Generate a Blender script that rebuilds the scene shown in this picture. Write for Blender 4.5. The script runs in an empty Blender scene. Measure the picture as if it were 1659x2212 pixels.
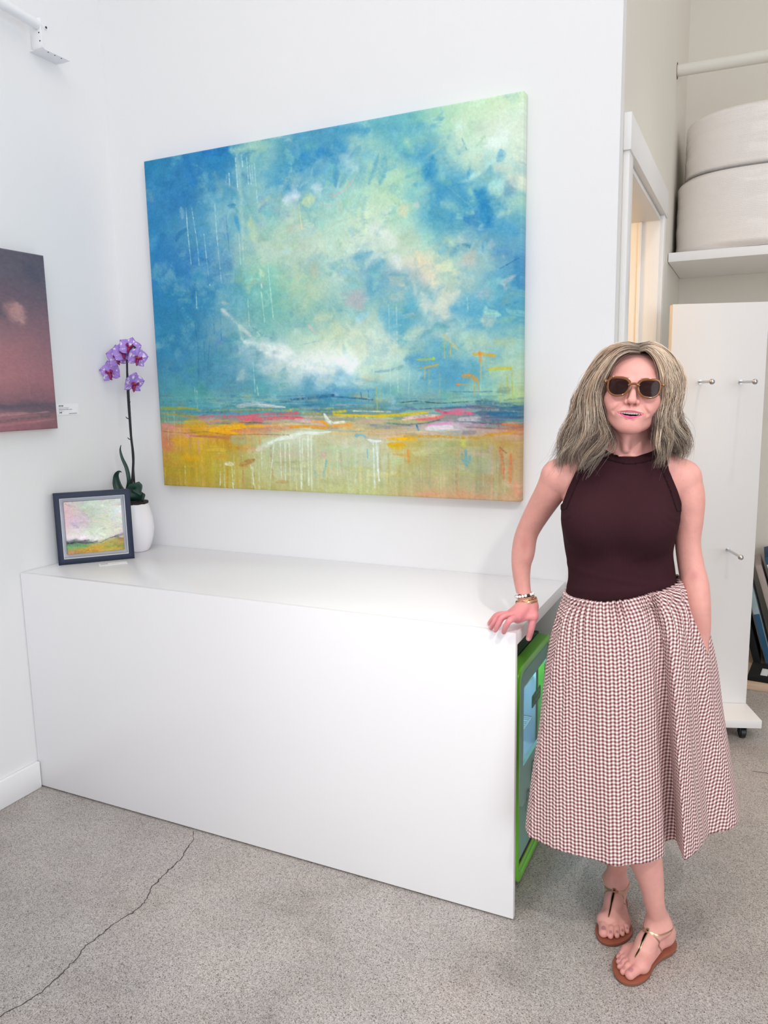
import bpy, bmesh, math, random
import numpy as np
from mathutils import Vector, Matrix

S = bpy.context.scene
COL = S.collection

# ------------------------------------------------------------------ camera
def make_camera():
    yaw, pitch, roll = 0.4470, -0.1578, -0.0183
    cy, sy, cp, sp, cr, sr = math.cos(yaw), math.sin(yaw), math.cos(pitch), math.sin(pitch), math.cos(roll), math.sin(roll)
    f = Vector((-sy*cp, cy*cp, sp)); r = Vector((cy, sy, 0)); u = r.cross(f)
    r2 = cr*r + sr*u; u2 = -sr*r + cr*u
    cam = bpy.data.cameras.new('camera')
    cam.sensor_fit = 'VERTICAL'; cam.sensor_height = 36.0
    cam.lens = 1660.25/2212*36.0
    cam.clip_start = 0.05
    o = bpy.data.objects.new('camera', cam)
    m = Matrix((( r2.x, u2.x, -f.x, 2.4585), (r2.y, u2.y, -f.y, -2.5604), (r2.z, u2.z, -f.z, 1.5153), (0, 0, 0, 1)))
    o.matrix_world = m
    COL.objects.link(o)
    S.camera = o
make_camera()

# ------------------------------------------------------------------ light and exposure
S.view_settings.view_transform = 'Standard'
S.view_settings.look = 'None'
S.view_settings.gamma = 1.0
S.view_settings.exposure = 0.0
S.view_settings.use_curve_mapping = False
S.cycles.max_bounces = 10
S.cycles.diffuse_bounces = 6
S.cycles.transparent_max_bounces = 16
S.cycles.sample_clamp_indirect = 6.0
try:
    S.cycles.use_denoising = True
except Exception:
    pass

W = bpy.data.worlds.new('sky')
S.world = W
W.use_nodes = True
W.node_tree.nodes['Background'].inputs[0].default_value = (0.86, 0.93, 1.0, 1)
W.node_tree.nodes['Background'].inputs[1].default_value = 0.28

def light(name, kind, loc, aim, power, color=(1, 1, 1), size=0.1, size_y=None, spot=60, blend=0.5):
    l = bpy.data.lights.new(name, kind)
    l.energy = power; l.color = color
    if kind == 'AREA':
        l.size = size
        if size_y: l.shape = 'RECTANGLE'; l.size_y = size_y
    else:
        l.shadow_soft_size = size
    if kind == 'SPOT':
        l.spot_size = math.radians(spot); l.spot_blend = blend
    o = bpy.data.objects.new(name, l)
    o.location = loc
    d = Vector(aim) - Vector(loc)
    o.rotation_euler = d.to_track_quat('-Z', 'Y').to_euler()
    COL.objects.link(o)
    return o

# daylight through the shop front behind the photographer
light('shop_front_daylight', 'AREA', (3.4, -7.6, 1.9), (2.4, 0, 1.3), 34, (0.92, 0.96, 1.0), 6.0, 3.4)
light('side_fill', 'AREA', (6.8, -4.2, 2.0), (0.5, -0.8, 1.6), 238, (0.90, 0.95, 1.0), 4.5, 3.0)  # added fill from the right to brighten the left wall, no window there
# overhead fill, alcove light and the gallery track lights
light('ceiling_fill', 'AREA', (2.4, -2.9, 4.2), (2.4, -2.9, 0), 62, (1.0, 0.97, 0.95), 4.0, 4.0)  # added soft area light that lifts the desk top and floor
light('alcove_ceiling_light', 'AREA', (3.6, 1.0, 4.2), (3.6, 1.0, 0), 7.5, (1.0, 0.94, 0.86), 1.4, 1.4)
light('track_light_a', 'SPOT', (0.75, -1.5, 3.85), (0.75, 0.0, 1.5), 4, (1.0, 0.95, 0.90), 0.06, None, 75, 0.8)
light('track_light_b', 'SPOT', (1.75, -1.5, 3.85), (1.5, 0.0, 1.5), 4, (1.0, 0.95, 0.90), 0.06, None, 75, 0.8)
light('track_light_c', 'SPOT', (3.75, -2.9, 3.85), (2.0, -0.35, 0.1), 150, (1.0, 0.94, 0.89), 0.06, None, 40, 0.8)
light('track_light_d', 'SPOT', (1.05, -3.2, 3.85), (2.45, -0.55, 0.1), 100, (1.0, 0.94, 0.89), 0.06, None, 40, 0.8)
light('track_light_e', 'SPOT', (2.85, 0.05, 3.85), (2.35, 1.1, 0.9), 30, (1.0, 0.93, 0.87), 0.035, None, 50, 0.8)
light('track_light_f', 'SPOT', (2.3, -4.2, 3.85), (2.2, -0.6, 0.6), 14, (1.0, 0.95, 0.91), 0.08, None, 52, 0.7)
# warm lamp of the room behind the doorway
light('back_room_lamp', 'POINT', (1.35, 0.65, 2.15), (1.35, 0.65, 0), 12, (1.0, 0.68, 0.36), 0.12)

# ------------------------------------------------------------------ helpers
def lin(c):
    c = c/255.0
    return c/12.92 if c <= 0.04045 else ((c+0.055)/1.055)**2.4
def rgb(r, g, b): return (lin(r), lin(g), lin(b), 1.0)
def lin_np(a):
    a = np.clip(np.asarray(a, dtype=np.float32)/255.0, 0, 1)
    return np.where(a <= 0.04045, a/12.92, ((a+0.055)/1.055)**2.4)

def mat(name, col, rough=0.5, metal=0.0, bump=0.0, bscale=60.0, vary=0.0, vscale=8.0, spec=0.5, emit=None, estr=0.0, trans=0.0, coat=0.0, attr=None, sss=0.0, stretch=None, alpha=1.0, ior=None):
    m = bpy.data.materials.new(name); m.use_nodes = True
    nt = m.node_tree; N = nt.nodes; Lk = nt.links
    b = N['Principled BSDF']
    b.inputs['Base Color'].default_value = col
    b.inputs['Roughness'].default_value = rough
    b.inputs['Metallic'].default_value = metal
    b.inputs['Specular IOR Level'].default_value = spec
    b.inputs['Transmission Weight'].default_value = trans
    b.inputs['Coat Weight'].default_value = coat
    b.inputs['Alpha'].default_value = alpha
    if ior: b.inputs['IOR'].default_value = ior
    if sss > 0:
        b.inputs['Subsurface Weight'].default_value = sss
        b.inputs['Subsurface Radius'].default_value = (0.012, 0.004, 0.002)
        b.inputs['Subsurface Scale'].default_value = 0.6
    if emit:
        b.inputs['Emission Color'].default_value = emit
        b.inputs['Emission Strength'].default_value = estr
    tc = N.new('ShaderNodeTexCoord')
    vec = tc.outputs['Object']
    if stretch:
        mp = N.new('ShaderNodeMapping'); mp.inputs['Scale'].default_value = stretch
        Lk.new(vec, mp.inputs['Vector']); vec = mp.outputs['Vector']
    csrc = None
    if attr:
        a = N.new('ShaderNodeAttribute'); a.attribute_name = attr
        csrc = a.outputs['Color']; Lk.new(csrc, b.inputs['Base Color'])
    if vary > 0:
        n = N.new('ShaderNodeTexNoise'); n.inputs['Scale'].default_value = vscale; n.inputs['Detail'].default_value = 6
        Lk.new(vec, n.inputs['Vector'])
        mr = N.new('ShaderNodeMapRange'); mr.inputs[1].default_value = 0.3; mr.inputs[2].default_value = 0.7
        mr.inputs[3].default_value = 1.0 - vary; mr.inputs[4].default_value = 1.0 + vary*0.5
        Lk.new(n.outputs['Fac'], mr.inputs[0])
        mx = N.new('ShaderNodeVectorMath'); mx.operation = 'SCALE'
        if csrc: Lk.new(csrc, mx.inputs[0])
        else: mx.inputs[0].default_value = col[:3]
        Lk.new(mr.outputs[0], mx.inputs['Scale']); Lk.new(mx.outputs[0], b.inputs['Base Color'])
    if bump > 0:
        n2 = N.new('ShaderNodeTexNoise'); n2.inputs['Scale'].default_value = bscale; n2.inputs['Detail'].default_value = 4
        Lk.new(vec, n2.inputs['Vector'])
        bp = N.new('ShaderNodeBump'); bp.inputs['Strength'].default_value = bump; bp.inputs['Distance'].default_value = 0.01
        Lk.new(n2.outputs['Fac'], bp.inputs['Height']); Lk.new(bp.outputs['Normal'], b.inputs['Normal'])
    return m

def tag(o, label=None, cat=None, group=None, kind=None):
    if label: o['label'] = label
    if cat: o['category'] = cat
    if group: o['group'] = group
    if kind: o['kind'] = kind
    return o

def empty(name, loc=(0, 0, 0), rz=0.0, label=None, cat=None, group=None):
    o = bpy.data.objects.new(name, None); o.empty_display_size = 0.05
    o.location = loc; o.rotation_euler = (0, 0, rz)
    COL.objects.link(o)
    return tag(o, label, cat, group)

def link(name, me, m, parent=None, label=None):
    o = bpy.data.objects.new(name, me)
    if m: me.materials.append(m)
    COL.objects.link(o)
    if parent: o.parent = parent
    if label: o['label'] = label
    return o

class MB:
    """collects boxes, tubes, lathes and prisms into one mesh"""
    def __init__(self): self.v = []; self.f = []
    def add(self, vs, fs):
        n = len(self.v); self.v += [tuple(p) for p in vs]; self.f += [tuple(i+n for i in q) for q in fs]; return self
    def box(self, x0, x1, y0, y1, z0, z1):
        v = [(x, y, z) for x in (x0, x1) for y in (y0, y1) for z in (z0, z1)]
        return self.add(v, [(0, 1, 3, 2), (4, 6, 7, 5), (0, 4, 5, 1), (2, 3, 7, 6), (0, 2, 6, 4), (1, 5, 7, 3)])
    def obox(self, c, ax, ay, az, h):
        c = Vector(c); ax, ay, az = Vector(ax).normalized()*h[0], Vector(ay).normalized()*h[1], Vector(az).normalized()*h[2]
        v = [c + i*ax + j*ay + k*az for i in (-1, 1) for j in (-1, 1) for k in (-1, 1)]
        return self.add(v, [(0, 1, 3, 2), (4, 6, 7, 5), (0, 4, 5, 1), (2, 3, 7, 6), (0, 2, 6, 4), (1, 5, 7, 3)])
    def tube(self, path, rad, n=12, flat=1.0, caps=True, closed=False):
        P = [Vector([float(q) for q in p]) for p in path]; k = len(P)
        R = [float(q) for q in rad] if hasattr(rad, '__len__') else [float(rad)]*k
        T = []
        for i in range(k):
            a = P[(i-1) % k] if (closed or i > 0) else P[i]; b = P[(i+1) % k] if (closed or i < k-1) else P[i]
            T.append((b-a).normalized())
        up = Vector((0, 0, 1)) if abs(T[0].z) < 0.9 else Vector((1, 0, 0))
        s = T[0].cross(up).normalized(); vs = []
        for i in range(k):
            s = (s - T[i]*s.dot(T[i])).normalized(); t2 = T[i].cross(s)
            for j in range(n):
                a = 2*math.pi*j/n
                vs.append(P[i] + R[i]*(math.cos(a)*s + flat*math.sin(a)*t2))
        fs = []
        for i in range(k if closed else k-1):
            for j in range(n):
                i2 = (i+1) % k
                fs.append((i*n+j, i*n+(j+1) % n, i2*n+(j+1) % n, i2*n+j))
        if caps and not closed:
            fs.append(tuple(range(n))[::-1]); fs.append(tuple((k-1)*n+j for j in range(n)))
        return self.add(vs, fs)
    def lathe(self, prof, n=32, c=(0, 0, 0), sx=1.0, sy=1.0):
        vs = []; fs = []
        for (r, z) in prof:
            for j in range(n):
                a = 2*math.pi*j/n
                vs.append((c[0]+sx*r*math.cos(a), c[1]+sy*r*math.sin(a), c[2]+z))
        for i in range(len(prof)-1):
            for j in range(n):
                fs.append((i*n+j, i*n+(j+1) % n, (i+1)*n+(j+1) % n, (i+1)*n+j))
        fs.append(tuple(range(n))[::-1]); fs.append(tuple((len(prof)-1)*n+j for j in range(n)))
        return self.add(vs, fs)
    def sphere(self, c, r, n=14, m=8, sx=1, sy=1, sz=1):
        pr = [(max(r*math.sin(math.pi*i/m), 1e-5), -r*math.cos(math.pi*i/m)*sz) for i in range(m+1)]
        return self.lathe(pr, n, c, sx, sy)
    def prism(self, poly, o, ax, ay, n):
        """polygon (2-D list) in the frame o + x*ax + y*ay, thickened along vector n"""
        o, ax, ay, n = Vector(o), Vector(ax), Vector(ay), Vector(n); k = len(poly)
        a = [o + float(x)*ax + float(y)*ay for x, y in poly]; b = [p + n for p in a]
        return self.add(a+b, [tuple(range(k))[::-1], tuple(range(k, 2*k))] + [(i, (i+1) % k, (i+1) % k+k, i+k) for i in range(k)])
    def ring(self, outer, inner, o, ax, ay, n):
        """flat ring between two outlines of equal length, thickened along n"""
        o, ax, ay, n = Vector(o), Vector(ax), Vector(ay), Vector(n); k = len(outer)
        A = [o + float(x)*ax + float(y)*ay for x, y in outer]; B = [o + float(x)*ax + float(y)*ay for x, y in inner]
        C = [p+n for p in A]; D = [p+n for p in B]
        fs = []
        for i in range(k):
            j = (i+1) % k
            fs += [(i, j, j+k, i+k), (i+2*k, i+3*k, j+3*k, j+2*k), (i, i+2*k, j+2*k, j), (i+k, j+k, j+3*k, i+3*k)]
        return self.add(A+B+C+D, fs)
    def build(self, name, m, parent=None, smooth=False, bevel=0.0, seg=2, label=None, sharp=40):
        me = bpy.data.meshes.new(name); me.from_pydata([tuple(p) for p in self.v], [], self.f)
        bm = bmesh.new(); bm.from_mesh(me)
        bmesh.ops.recalc_face_normals(bm, faces=bm.faces)
        if bevel > 0:
            ed = [e for e in bm.edges if len(e.link_faces) == 2 and e.calc_face_angle(0) > 0.6]
            bmesh.ops.bevel(bm, geom=ed, offset=bevel, segments=seg, profile=0.5, affect='EDGES', clamp_overlap=True)
        bm.to_mesh(me); bm.free()
        if smooth or bevel > 0:
            me.polygons.foreach_set('use_smooth', [True]*len(me.polygons))
            me.set_sharp_from_angle(angle=math.radians(sharp))
        return link(name, me, m, parent, label)

def npmesh(name, V, Q, m, parent=None, smooth=True, col=None, label=None, uv=None):
    me = bpy.data.meshes.new(name)
    V = np.ascontiguousarray(V, dtype=np.float32); Q = np.ascontiguousarray(Q, dtype=np.int32)
    k = Q.shape[1]
    me.vertices.add(len(V)); me.vertices.foreach_set('co', V.ravel())
    me.loops.add(len(Q)*k); me.loops.foreach_set('vertex_index', Q.ravel())
    me.polygons.add(len(Q)); me.polygons.foreach_set('loop_start', np.arange(0, len(Q)*k, k, dtype=np.int32))
    me.polygons.foreach_set('use_smooth', np.full(len(Q), bool(smooth)))
    me.update(calc_edges=True); me.validate()
    if col is not None:
        ca = me.color_attributes.new('paint', 'FLOAT_COLOR', 'POINT')
        c4 = np.ones((len(V), 4), dtype=np.float32); c4[:, :3] = col
        ca.data.foreach_set('color', c4.ravel())
    if uv is not None:
        ul = me.uv_layers.new(name='UVMap')
        ul.data.foreach_set('uv', np.ascontiguousarray(uv[Q.ravel()], dtype=np.float32).ravel())
    return link(name, me, m, parent, label)

def rrect(w, h, r, n=6):
    out = []
    for cx, cy, a0 in ((w/2-r, h/2-r, 0), (-w/2+r, h/2-r, 90), (-w/2+r, -h/2+r, 180), (w/2-r, -h/2+r, 270)):
        for i in range(n+1):
            a = math.radians(a0 + 90*i/n); out.append((cx+r*math.cos(a), cy+r*math.sin(a)))
    return out

def spline(P, n):
    """Catmull-Rom through P, n samples"""
    P = np.asarray(P, dtype=float); k = len(P)
    d = np.r_[0, np.cumsum(np.linalg.norm(np.diff(P, axis=0), axis=1))]
    t = np.linspace(0, d[-1], n); i = np.clip(np.searchsorted(d, t, side='right')-1, 0, k-2)
    u = ((t-d[i])/np.maximum(d[i+1]-d[i], 1e-9))[:, None]
    m = np.gradient(P, d, axis=0) if k > 2 else np.repeat(((P[1]-P[0])/max(d[1], 1e-9))[None], k, 0)
    h = (d[i+1]-d[i])[:, None]
    return (2*u**3-3*u**2+1)*P[i] + (u**3-2*u**2+u)*h*m[i] + (-2*u**3+3*u**2)*P[i+1] + (u**3-u**2)*h*m[i+1]

# ------------------------------------------------------------------ room materials
M = {}
M['wall'] = mat('white_wall_paint', rgb(238, 238, 239), 0.75, bump=0.03, bscale=140, vary=0.006, vscale=1.5)
M['alcove'] = mat('alcove_shaded_white', rgb(228, 223, 213), 0.8, bump=0.03, bscale=140, vary=0.01, vscale=1.5)  # white wall paint with the alcove's dimmer, warmer light in its colour
M['trim'] = mat('white_trim_gloss', rgb(249, 249, 250), 0.35, bump=0.01, bscale=40)
M['door_trim'] = mat('door_trim_paint', rgb(236, 235, 234), 0.4, bump=0.01, bscale=40)
M['cream'] = mat('cream_room_paint', rgb(240, 228, 205), 0.8, bump=0.03, bscale=140)
M['ceil'] = mat('ceiling_paint', rgb(238, 238, 238), 0.9, bump=0.02, bscale=90)

def floor_material():
    m = bpy.data.materials.new('ground_concrete'); m.use_nodes = True
    nt = m.node_tree; N = nt.nodes; L = nt.links; b = N['Principled BSDF']
    tc = N.new('ShaderNodeTexCoord')
    def noise(scale, detail=4, rough=0.5):
        n = N.new('ShaderNodeTexNoise'); n.inputs['Scale'].default_value = scale; n.inputs['Detail'].default_value = detail
        n.inputs['Roughness'].default_value = rough; L.new(tc.outputs['Object'], n.inputs['Vector']); return n.outputs['Fac']
    def ramp(src, stops):
        r = N.new('ShaderNodeValToRGB'); L.new(src, r.inputs[0])
        while len(r.color_ramp.elements) < len(stops): r.color_ramp.elements.new(0.5)
        for e, (p, c) in zip(r.color_ramp.elements, stops): e.position = p; e.color = c
        return r.outputs[0]
    def mix(kind, f, a, c):
        x = N.new('ShaderNodeMix'); x.data_type = 'RGBA'; x.blend_type = kind; x.inputs[0].default_value = f if not hasattr(f, 'links') else 0
        if hasattr(f, 'links'): L.new(f, x.inputs[0])
        L.new(a, x.inputs[6])
        if hasattr(c, 'links'): L.new(c, x.inputs[7])
        else: x.inputs[7].default_value = c
        return x.outputs[2]
    base = ramp(noise(1.3, 5, 0.6), [(0.3, rgb(172, 167, 165)), (0.5, rgb(184, 179, 176)), (0.7, rgb(192, 185, 179))])
    blot = ramp(noise(3.2, 4, 0.55), [(0.3, rgb(222, 220, 218)), (0.42, rgb(245, 244, 243)), (0.6, (1, 1, 1, 1))])
    c = mix('MULTIPLY', 1.0, base, blot)
    gv = N.new('ShaderNodeTexVoronoi'); gv.inputs['Scale'].default_value = 480; L.new(tc.outputs['Object'], gv.inputs['Vector'])
    gs = N.new('ShaderNodeSeparateColor'); L.new(gv.outputs['Color'], gs.inputs[0])
    fine = ramp(gs.outputs[0], [(0.0, rgb(120, 113, 108)), (0.13, rgb(196, 191, 188)), (0.5, rgb(243, 241, 240)), (0.8, (1.08, 1.07, 1.06, 1)), (1.0, (1.34, 1.32, 1.30, 1))])
    c = mix('MULTIPLY', 0.92, c, fine)
    v = N.new('ShaderNodeTexVoronoi'); v.inputs['Scale'].default_value = 75; L.new(tc.outputs['Object'], v.inputs['Vector'])
    sel = N.new('ShaderNodeSeparateColor'); L.new(v.outputs['Color'], sel.inputs[0])
    lt = N.new('ShaderNodeMath'); lt.operation = 'LESS_THAN'; lt.inputs[1].default_value = 0.12; L.new(v.outputs['Distance'], lt.inputs[0])
    gt = N.new('ShaderNodeMath'); gt.operation = 'GREATER_THAN'; gt.inputs[1].default_value = 0.286; L.new(sel.outputs[0], gt.inputs[0])
    mu = N.new('ShaderNodeMath'); mu.operation = 'MULTIPLY'; L.new(lt.outputs[0], mu.inputs[0]); L.new(gt.outputs[0], mu.inputs[1])
    c = mix('MIX', mu.outputs[0], c, rgb(78, 70, 66))
    L.new(c, b.inputs['Base Color'])
    b.inputs['Roughness'].default_value = 0.42; b.inputs['Specular IOR Level'].default_value = 0.35
    bp = N.new('ShaderNodeBump'); bp.inputs['Strength'].default_value = 0.06; bp.inputs['Distance'].default_value = 0.002
    L.new(noise(420, 2), bp.inputs['Height']); L.new(bp.outputs[0], b.inputs['Normal'])
    return m
M['floor'] = floor_material()

# ------------------------------------------------------------------ the room
def struct(mb, name, m, bevel=0.0):
    o = mb.build(name, m, None, bevel=bevel); o['kind'] = 'structure'; return o
WX = 2.05          # right-hand end of the back wall
RY = 2.15          # rear wall of the alcove
CZ = 4.3
fl = struct(MB().box(-0.15, 7.0, -8.0, 2.3, -0.1, 0.0), 'floor', M['floor'])
struct(MB().box(-0.15, 7.0, -8.0, 2.3, CZ, CZ+0.1), 'ceiling', M['ceil'])
struct(MB().box(-0.15, 0.0, -8.0, 0.15, 0, CZ), 'wall_left', M['wall'])
struct(MB().box(0.0, WX-0.13, 0.0, 0.13, 0, CZ).box(WX-0.13, WX-0.0005, 0.0, 0.06, 0, CZ), 'wall_back', M['wall'])
DY0, DY1, DZ = 0.15, 1.12, 2.235       # doorway in the alcove's side wall
struct(MB().box(WX-0.13, WX, 0.0605, DY0, 0, CZ).box(WX-0.13, WX, DY1, RY, 0, CZ).box(WX-0.13, WX, DY0, DY1, DZ, CZ), 'wall_side', M['alcove'])
struct(MB().box(WX-0.13, 7.0, RY, RY+0.13, 0, CZ), 'wall_rear', M['alcove'])
struct(MB().box(7.0, 7.12, -8.0, RY+0.13, 0, CZ), 'wall_right', M['wall'])
# room behind the doorway
struct(MB().box(0.0, WX-0.13, 1.5, 1.6, 0, 2.9).box(-0.1, 0.0, 0.14, 1.6, 0, 2.9).box(-0.1, WX-0.13, 0.131, 1.6, 2.9, 3.0), 'wall_back_room', M['cream'])

def doorway():
    d = empty('door_1', (WX, (DY0+DY1)/2, 0)); d['kind'] = 'structure'
    y0, y1, z = DY0-d.location.y, DY1-d.location.y, DZ
    j = MB().box(-0.13, 0.004, y0, y0+0.018, 0, z).box(-0.13, 0.004, y1-0.018, y1, 0, z).box(-0.13, 0.004, y0+0.018, y1-0.018, z-0.018, z)
    j.box(-0.085, -0.07, y1-0.03, y1-0.018, 0, z-0.018).box(-0.085, -0.07, y0+0.018, y0+0.03, 0, z-0.018)
    j.build('jamb', M['door_trim'], d, bevel=0.002)
    c = MB().box(0, 0.019, y0-0.075, y0+0.008, 0, z+0.005)
    c.build('casing', M['door_trim'], d, bevel=0.002)
    c = MB().box(0, 0.019, y1-0.008, y1+0.075, 0, z+0.005)
    c.build('casing', M['door_trim'], d, bevel=0.002)
    MB().box(0, 0.024, y0-0.085, y1+0.078, z+0.005, z+0.115).build('head_casing', M['door_trim'], d, bevel=0.002)
doorway()
b = MB().box(0.0, 0.016, -8.0, -0.612, 0, 0.108)
struct(b, 'baseboard_left', M['trim'], 0.004)
struct(MB().box(WX, WX+0.016, DY1+0.08, RY, 0, 0.108), 'baseboard_side', M['trim'], 0.003)
struct(MB().box(WX+0.016, 7.0, RY-0.016, RY, 0, 0.108), 'baseboard_rear', M['trim'], 0.003)

def floor_crack():
    P = [(0.768, -0.618), (0.794, -0.654), (0.817, -0.72), (0.832, -0.77), (0.834, -0.817), (0.841, -0.869), (0.844, -0.92), (0.869, -0.962), (0.879, -0.993), (0.875, -1.033), (0.86, -1.101), (0.862, -1.152), (0.857, -1.19), (0.871, -1.246), (0.875, -1.281), (0.882, -1.336), (0.879, -1.388), (0.851, -1.46), (0.83, -1.6), (0.86, -1.8)]
    rng = random.Random(4); mb = MB(); pts = []
    for a, b in zip(P[:-1], P[1:]):
        for i in range(6):
            t = i/6; pts.append((a[0]+(b[0]-a[0])*t + rng.uniform(-.0035, .0035), a[1]+(b[1]-a[1])*t))
    vs = []; fs = []
    for i, (x, y) in enumerate(pts):
        w = 0.0011 + 0.0008*rng.random() + (0.0012 if rng.random() < .08 else 0)
        vs += [(x-w, y, 0.0004), (x+w, y, 0.0004)]
        if i: fs.append((2*i-2, 2*i-1, 2*i+1, 2*i))
    mb.add(vs, fs)
    mb.build('crack', mat('crack_shadow_dirt', rgb(74, 68, 66), 0.9, vary=0.2, vscale=60), fl)
    mb = MB(); vs = []; fs = []
    for i in range(40):
        t = i/39; x = 2.53+0.6*t; y = 0.62-0.10*t + 0.008*math.sin(t*19)+rng.uniform(-.004, .004)
        vs += [(x, y-0.002, 0.0004), (x, y+0.002, 0.0004)]
        if i: fs.append((2*i-2, 2*i, 2*i+1, 2*i-1))
    mb.add(vs, fs); mb.build('crack', bpy.data.materials['crack_shadow_dirt'], fl)
floor_crack()

# ------------------------------------------------------------------ reception desk
DL, DD, DH = 1.911, 0.61, 0.86
M['lam'] = mat('white_laminate', rgb(244, 243, 245), 0.3, bump=0.004, bscale=20, vary=0.006, vscale=2)
desk = empty('reception_desk', (0.95, -0.3, 0), 0, 'long white laminate reception desk built into the corner under the big blue painting', 'desk')
def dbx(name, x0, x1, y0, y1, z0, z1, bev=0.0015):
    ox, oy = desk.location.x, desk.location.y
    return MB().box(x0-ox, x1-ox, y0-oy, y1-oy, z0, z1).build(name, M['lam'], desk, bevel=bev)
dbx('front_panel', 0.003, DL, -DD, -DD+0.019, 0.006, DH)
dbx('worktop', 0.003, DL, -DD+0.0193, -0.002, DH-0.038, DH, 0.001)
dbx('side_panel', 0.003, 0.022, -DD+0.0195, -0.02, 0.006, DH-0.0385)
dbx('divider_panel', 1.30, 1.319, -DD+0.0195, -0.02, 0.006, DH-0.0385)

# ------------------------------------------------------------------ green drinks fridge under the desk
M['green'] = mat('fridge_green', rgb(104, 196, 30), 0.3, coat=0.4, bump=0.01, bscale=30)
M['green_dk'] = mat('fridge_dark_green', rgb(26, 72, 38), 0.35, bump=0.01, bscale=30)
M['green_pan'] = mat('fridge_lower_panel', rgb(104, 176, 112), 0.35, bump=0.01, bscale=30)
M['lime'] = mat('lime_print', rgb(140, 205, 60), 0.4, bump=0.01)
M['black'] = mat('black_plastic', rgb(24, 26, 27), 0.45, bump=0.02, bscale=80)
M['fr_in'] = mat('fridge_liner', rgb(214, 232, 246), 0.4, bump=0.01)
M['wire'] = mat('white_coated_wire', rgb(235, 243, 248), 0.35, bump=0.01)
def glass(name, tint, refl=0.12, op=0.1, rough=0.03):
    m = bpy.data.materials.new(name); m.use_nodes = True
    nt = m.node_tree; N = nt.nodes; L = nt.links; N.remove(N['Principled BSDF'])
    tr = N.new('ShaderNodeBsdfTransparent'); tr.inputs[0].default_value = tint
    gl = N.new('ShaderNodeBsdfGlossy'); gl.inputs['Roughness'].default_value = rough
    fr = N.new('ShaderNodeFresnel'); fr.inputs['IOR'].default_value = 1.45
    tc = N.new('ShaderNodeTexCoord'); no = N.new('ShaderNodeTexNoise'); no.inputs['Scale'].default_value = 6
    L.new(tc.outputs['Object'], no.inputs['Vector'])
    bp = N.new('ShaderNodeBump'); bp.inputs['Strength'].default_value = 0.01; L.new(no.outputs['Fac'], bp.inputs['Height']); L.new(bp.outputs[0], gl.inputs['Normal'])
    mx = N.new('ShaderNodeMixShader'); ge = N.new('ShaderNodeNewGeometry'); sb = N.new('ShaderNodeMath'); sb.operation = 'SUBTRACT'; sb.inputs[0].default_value = 1.0; L.new(ge.outputs['Backfacing'], sb.inputs[1]); ml = N.new('ShaderNodeMath'); ml.operation = 'MULTIPLY'; L.new(fr.outputs[0], ml.inputs[0]); L.new(sb.outputs[0], ml.inputs[1]); L.new(ml.outputs[0], mx.inputs[0]); L.new(tr.outputs[0], mx.inputs[1]); L.new(gl.outputs[0], mx.inputs[2])
    L.new(mx.outputs[0], N['Material Output'].inputs[0]); return m
M['pane'] = glass('fridge_door_glass', (0.86, 0.95, 0.93, 1))

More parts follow.
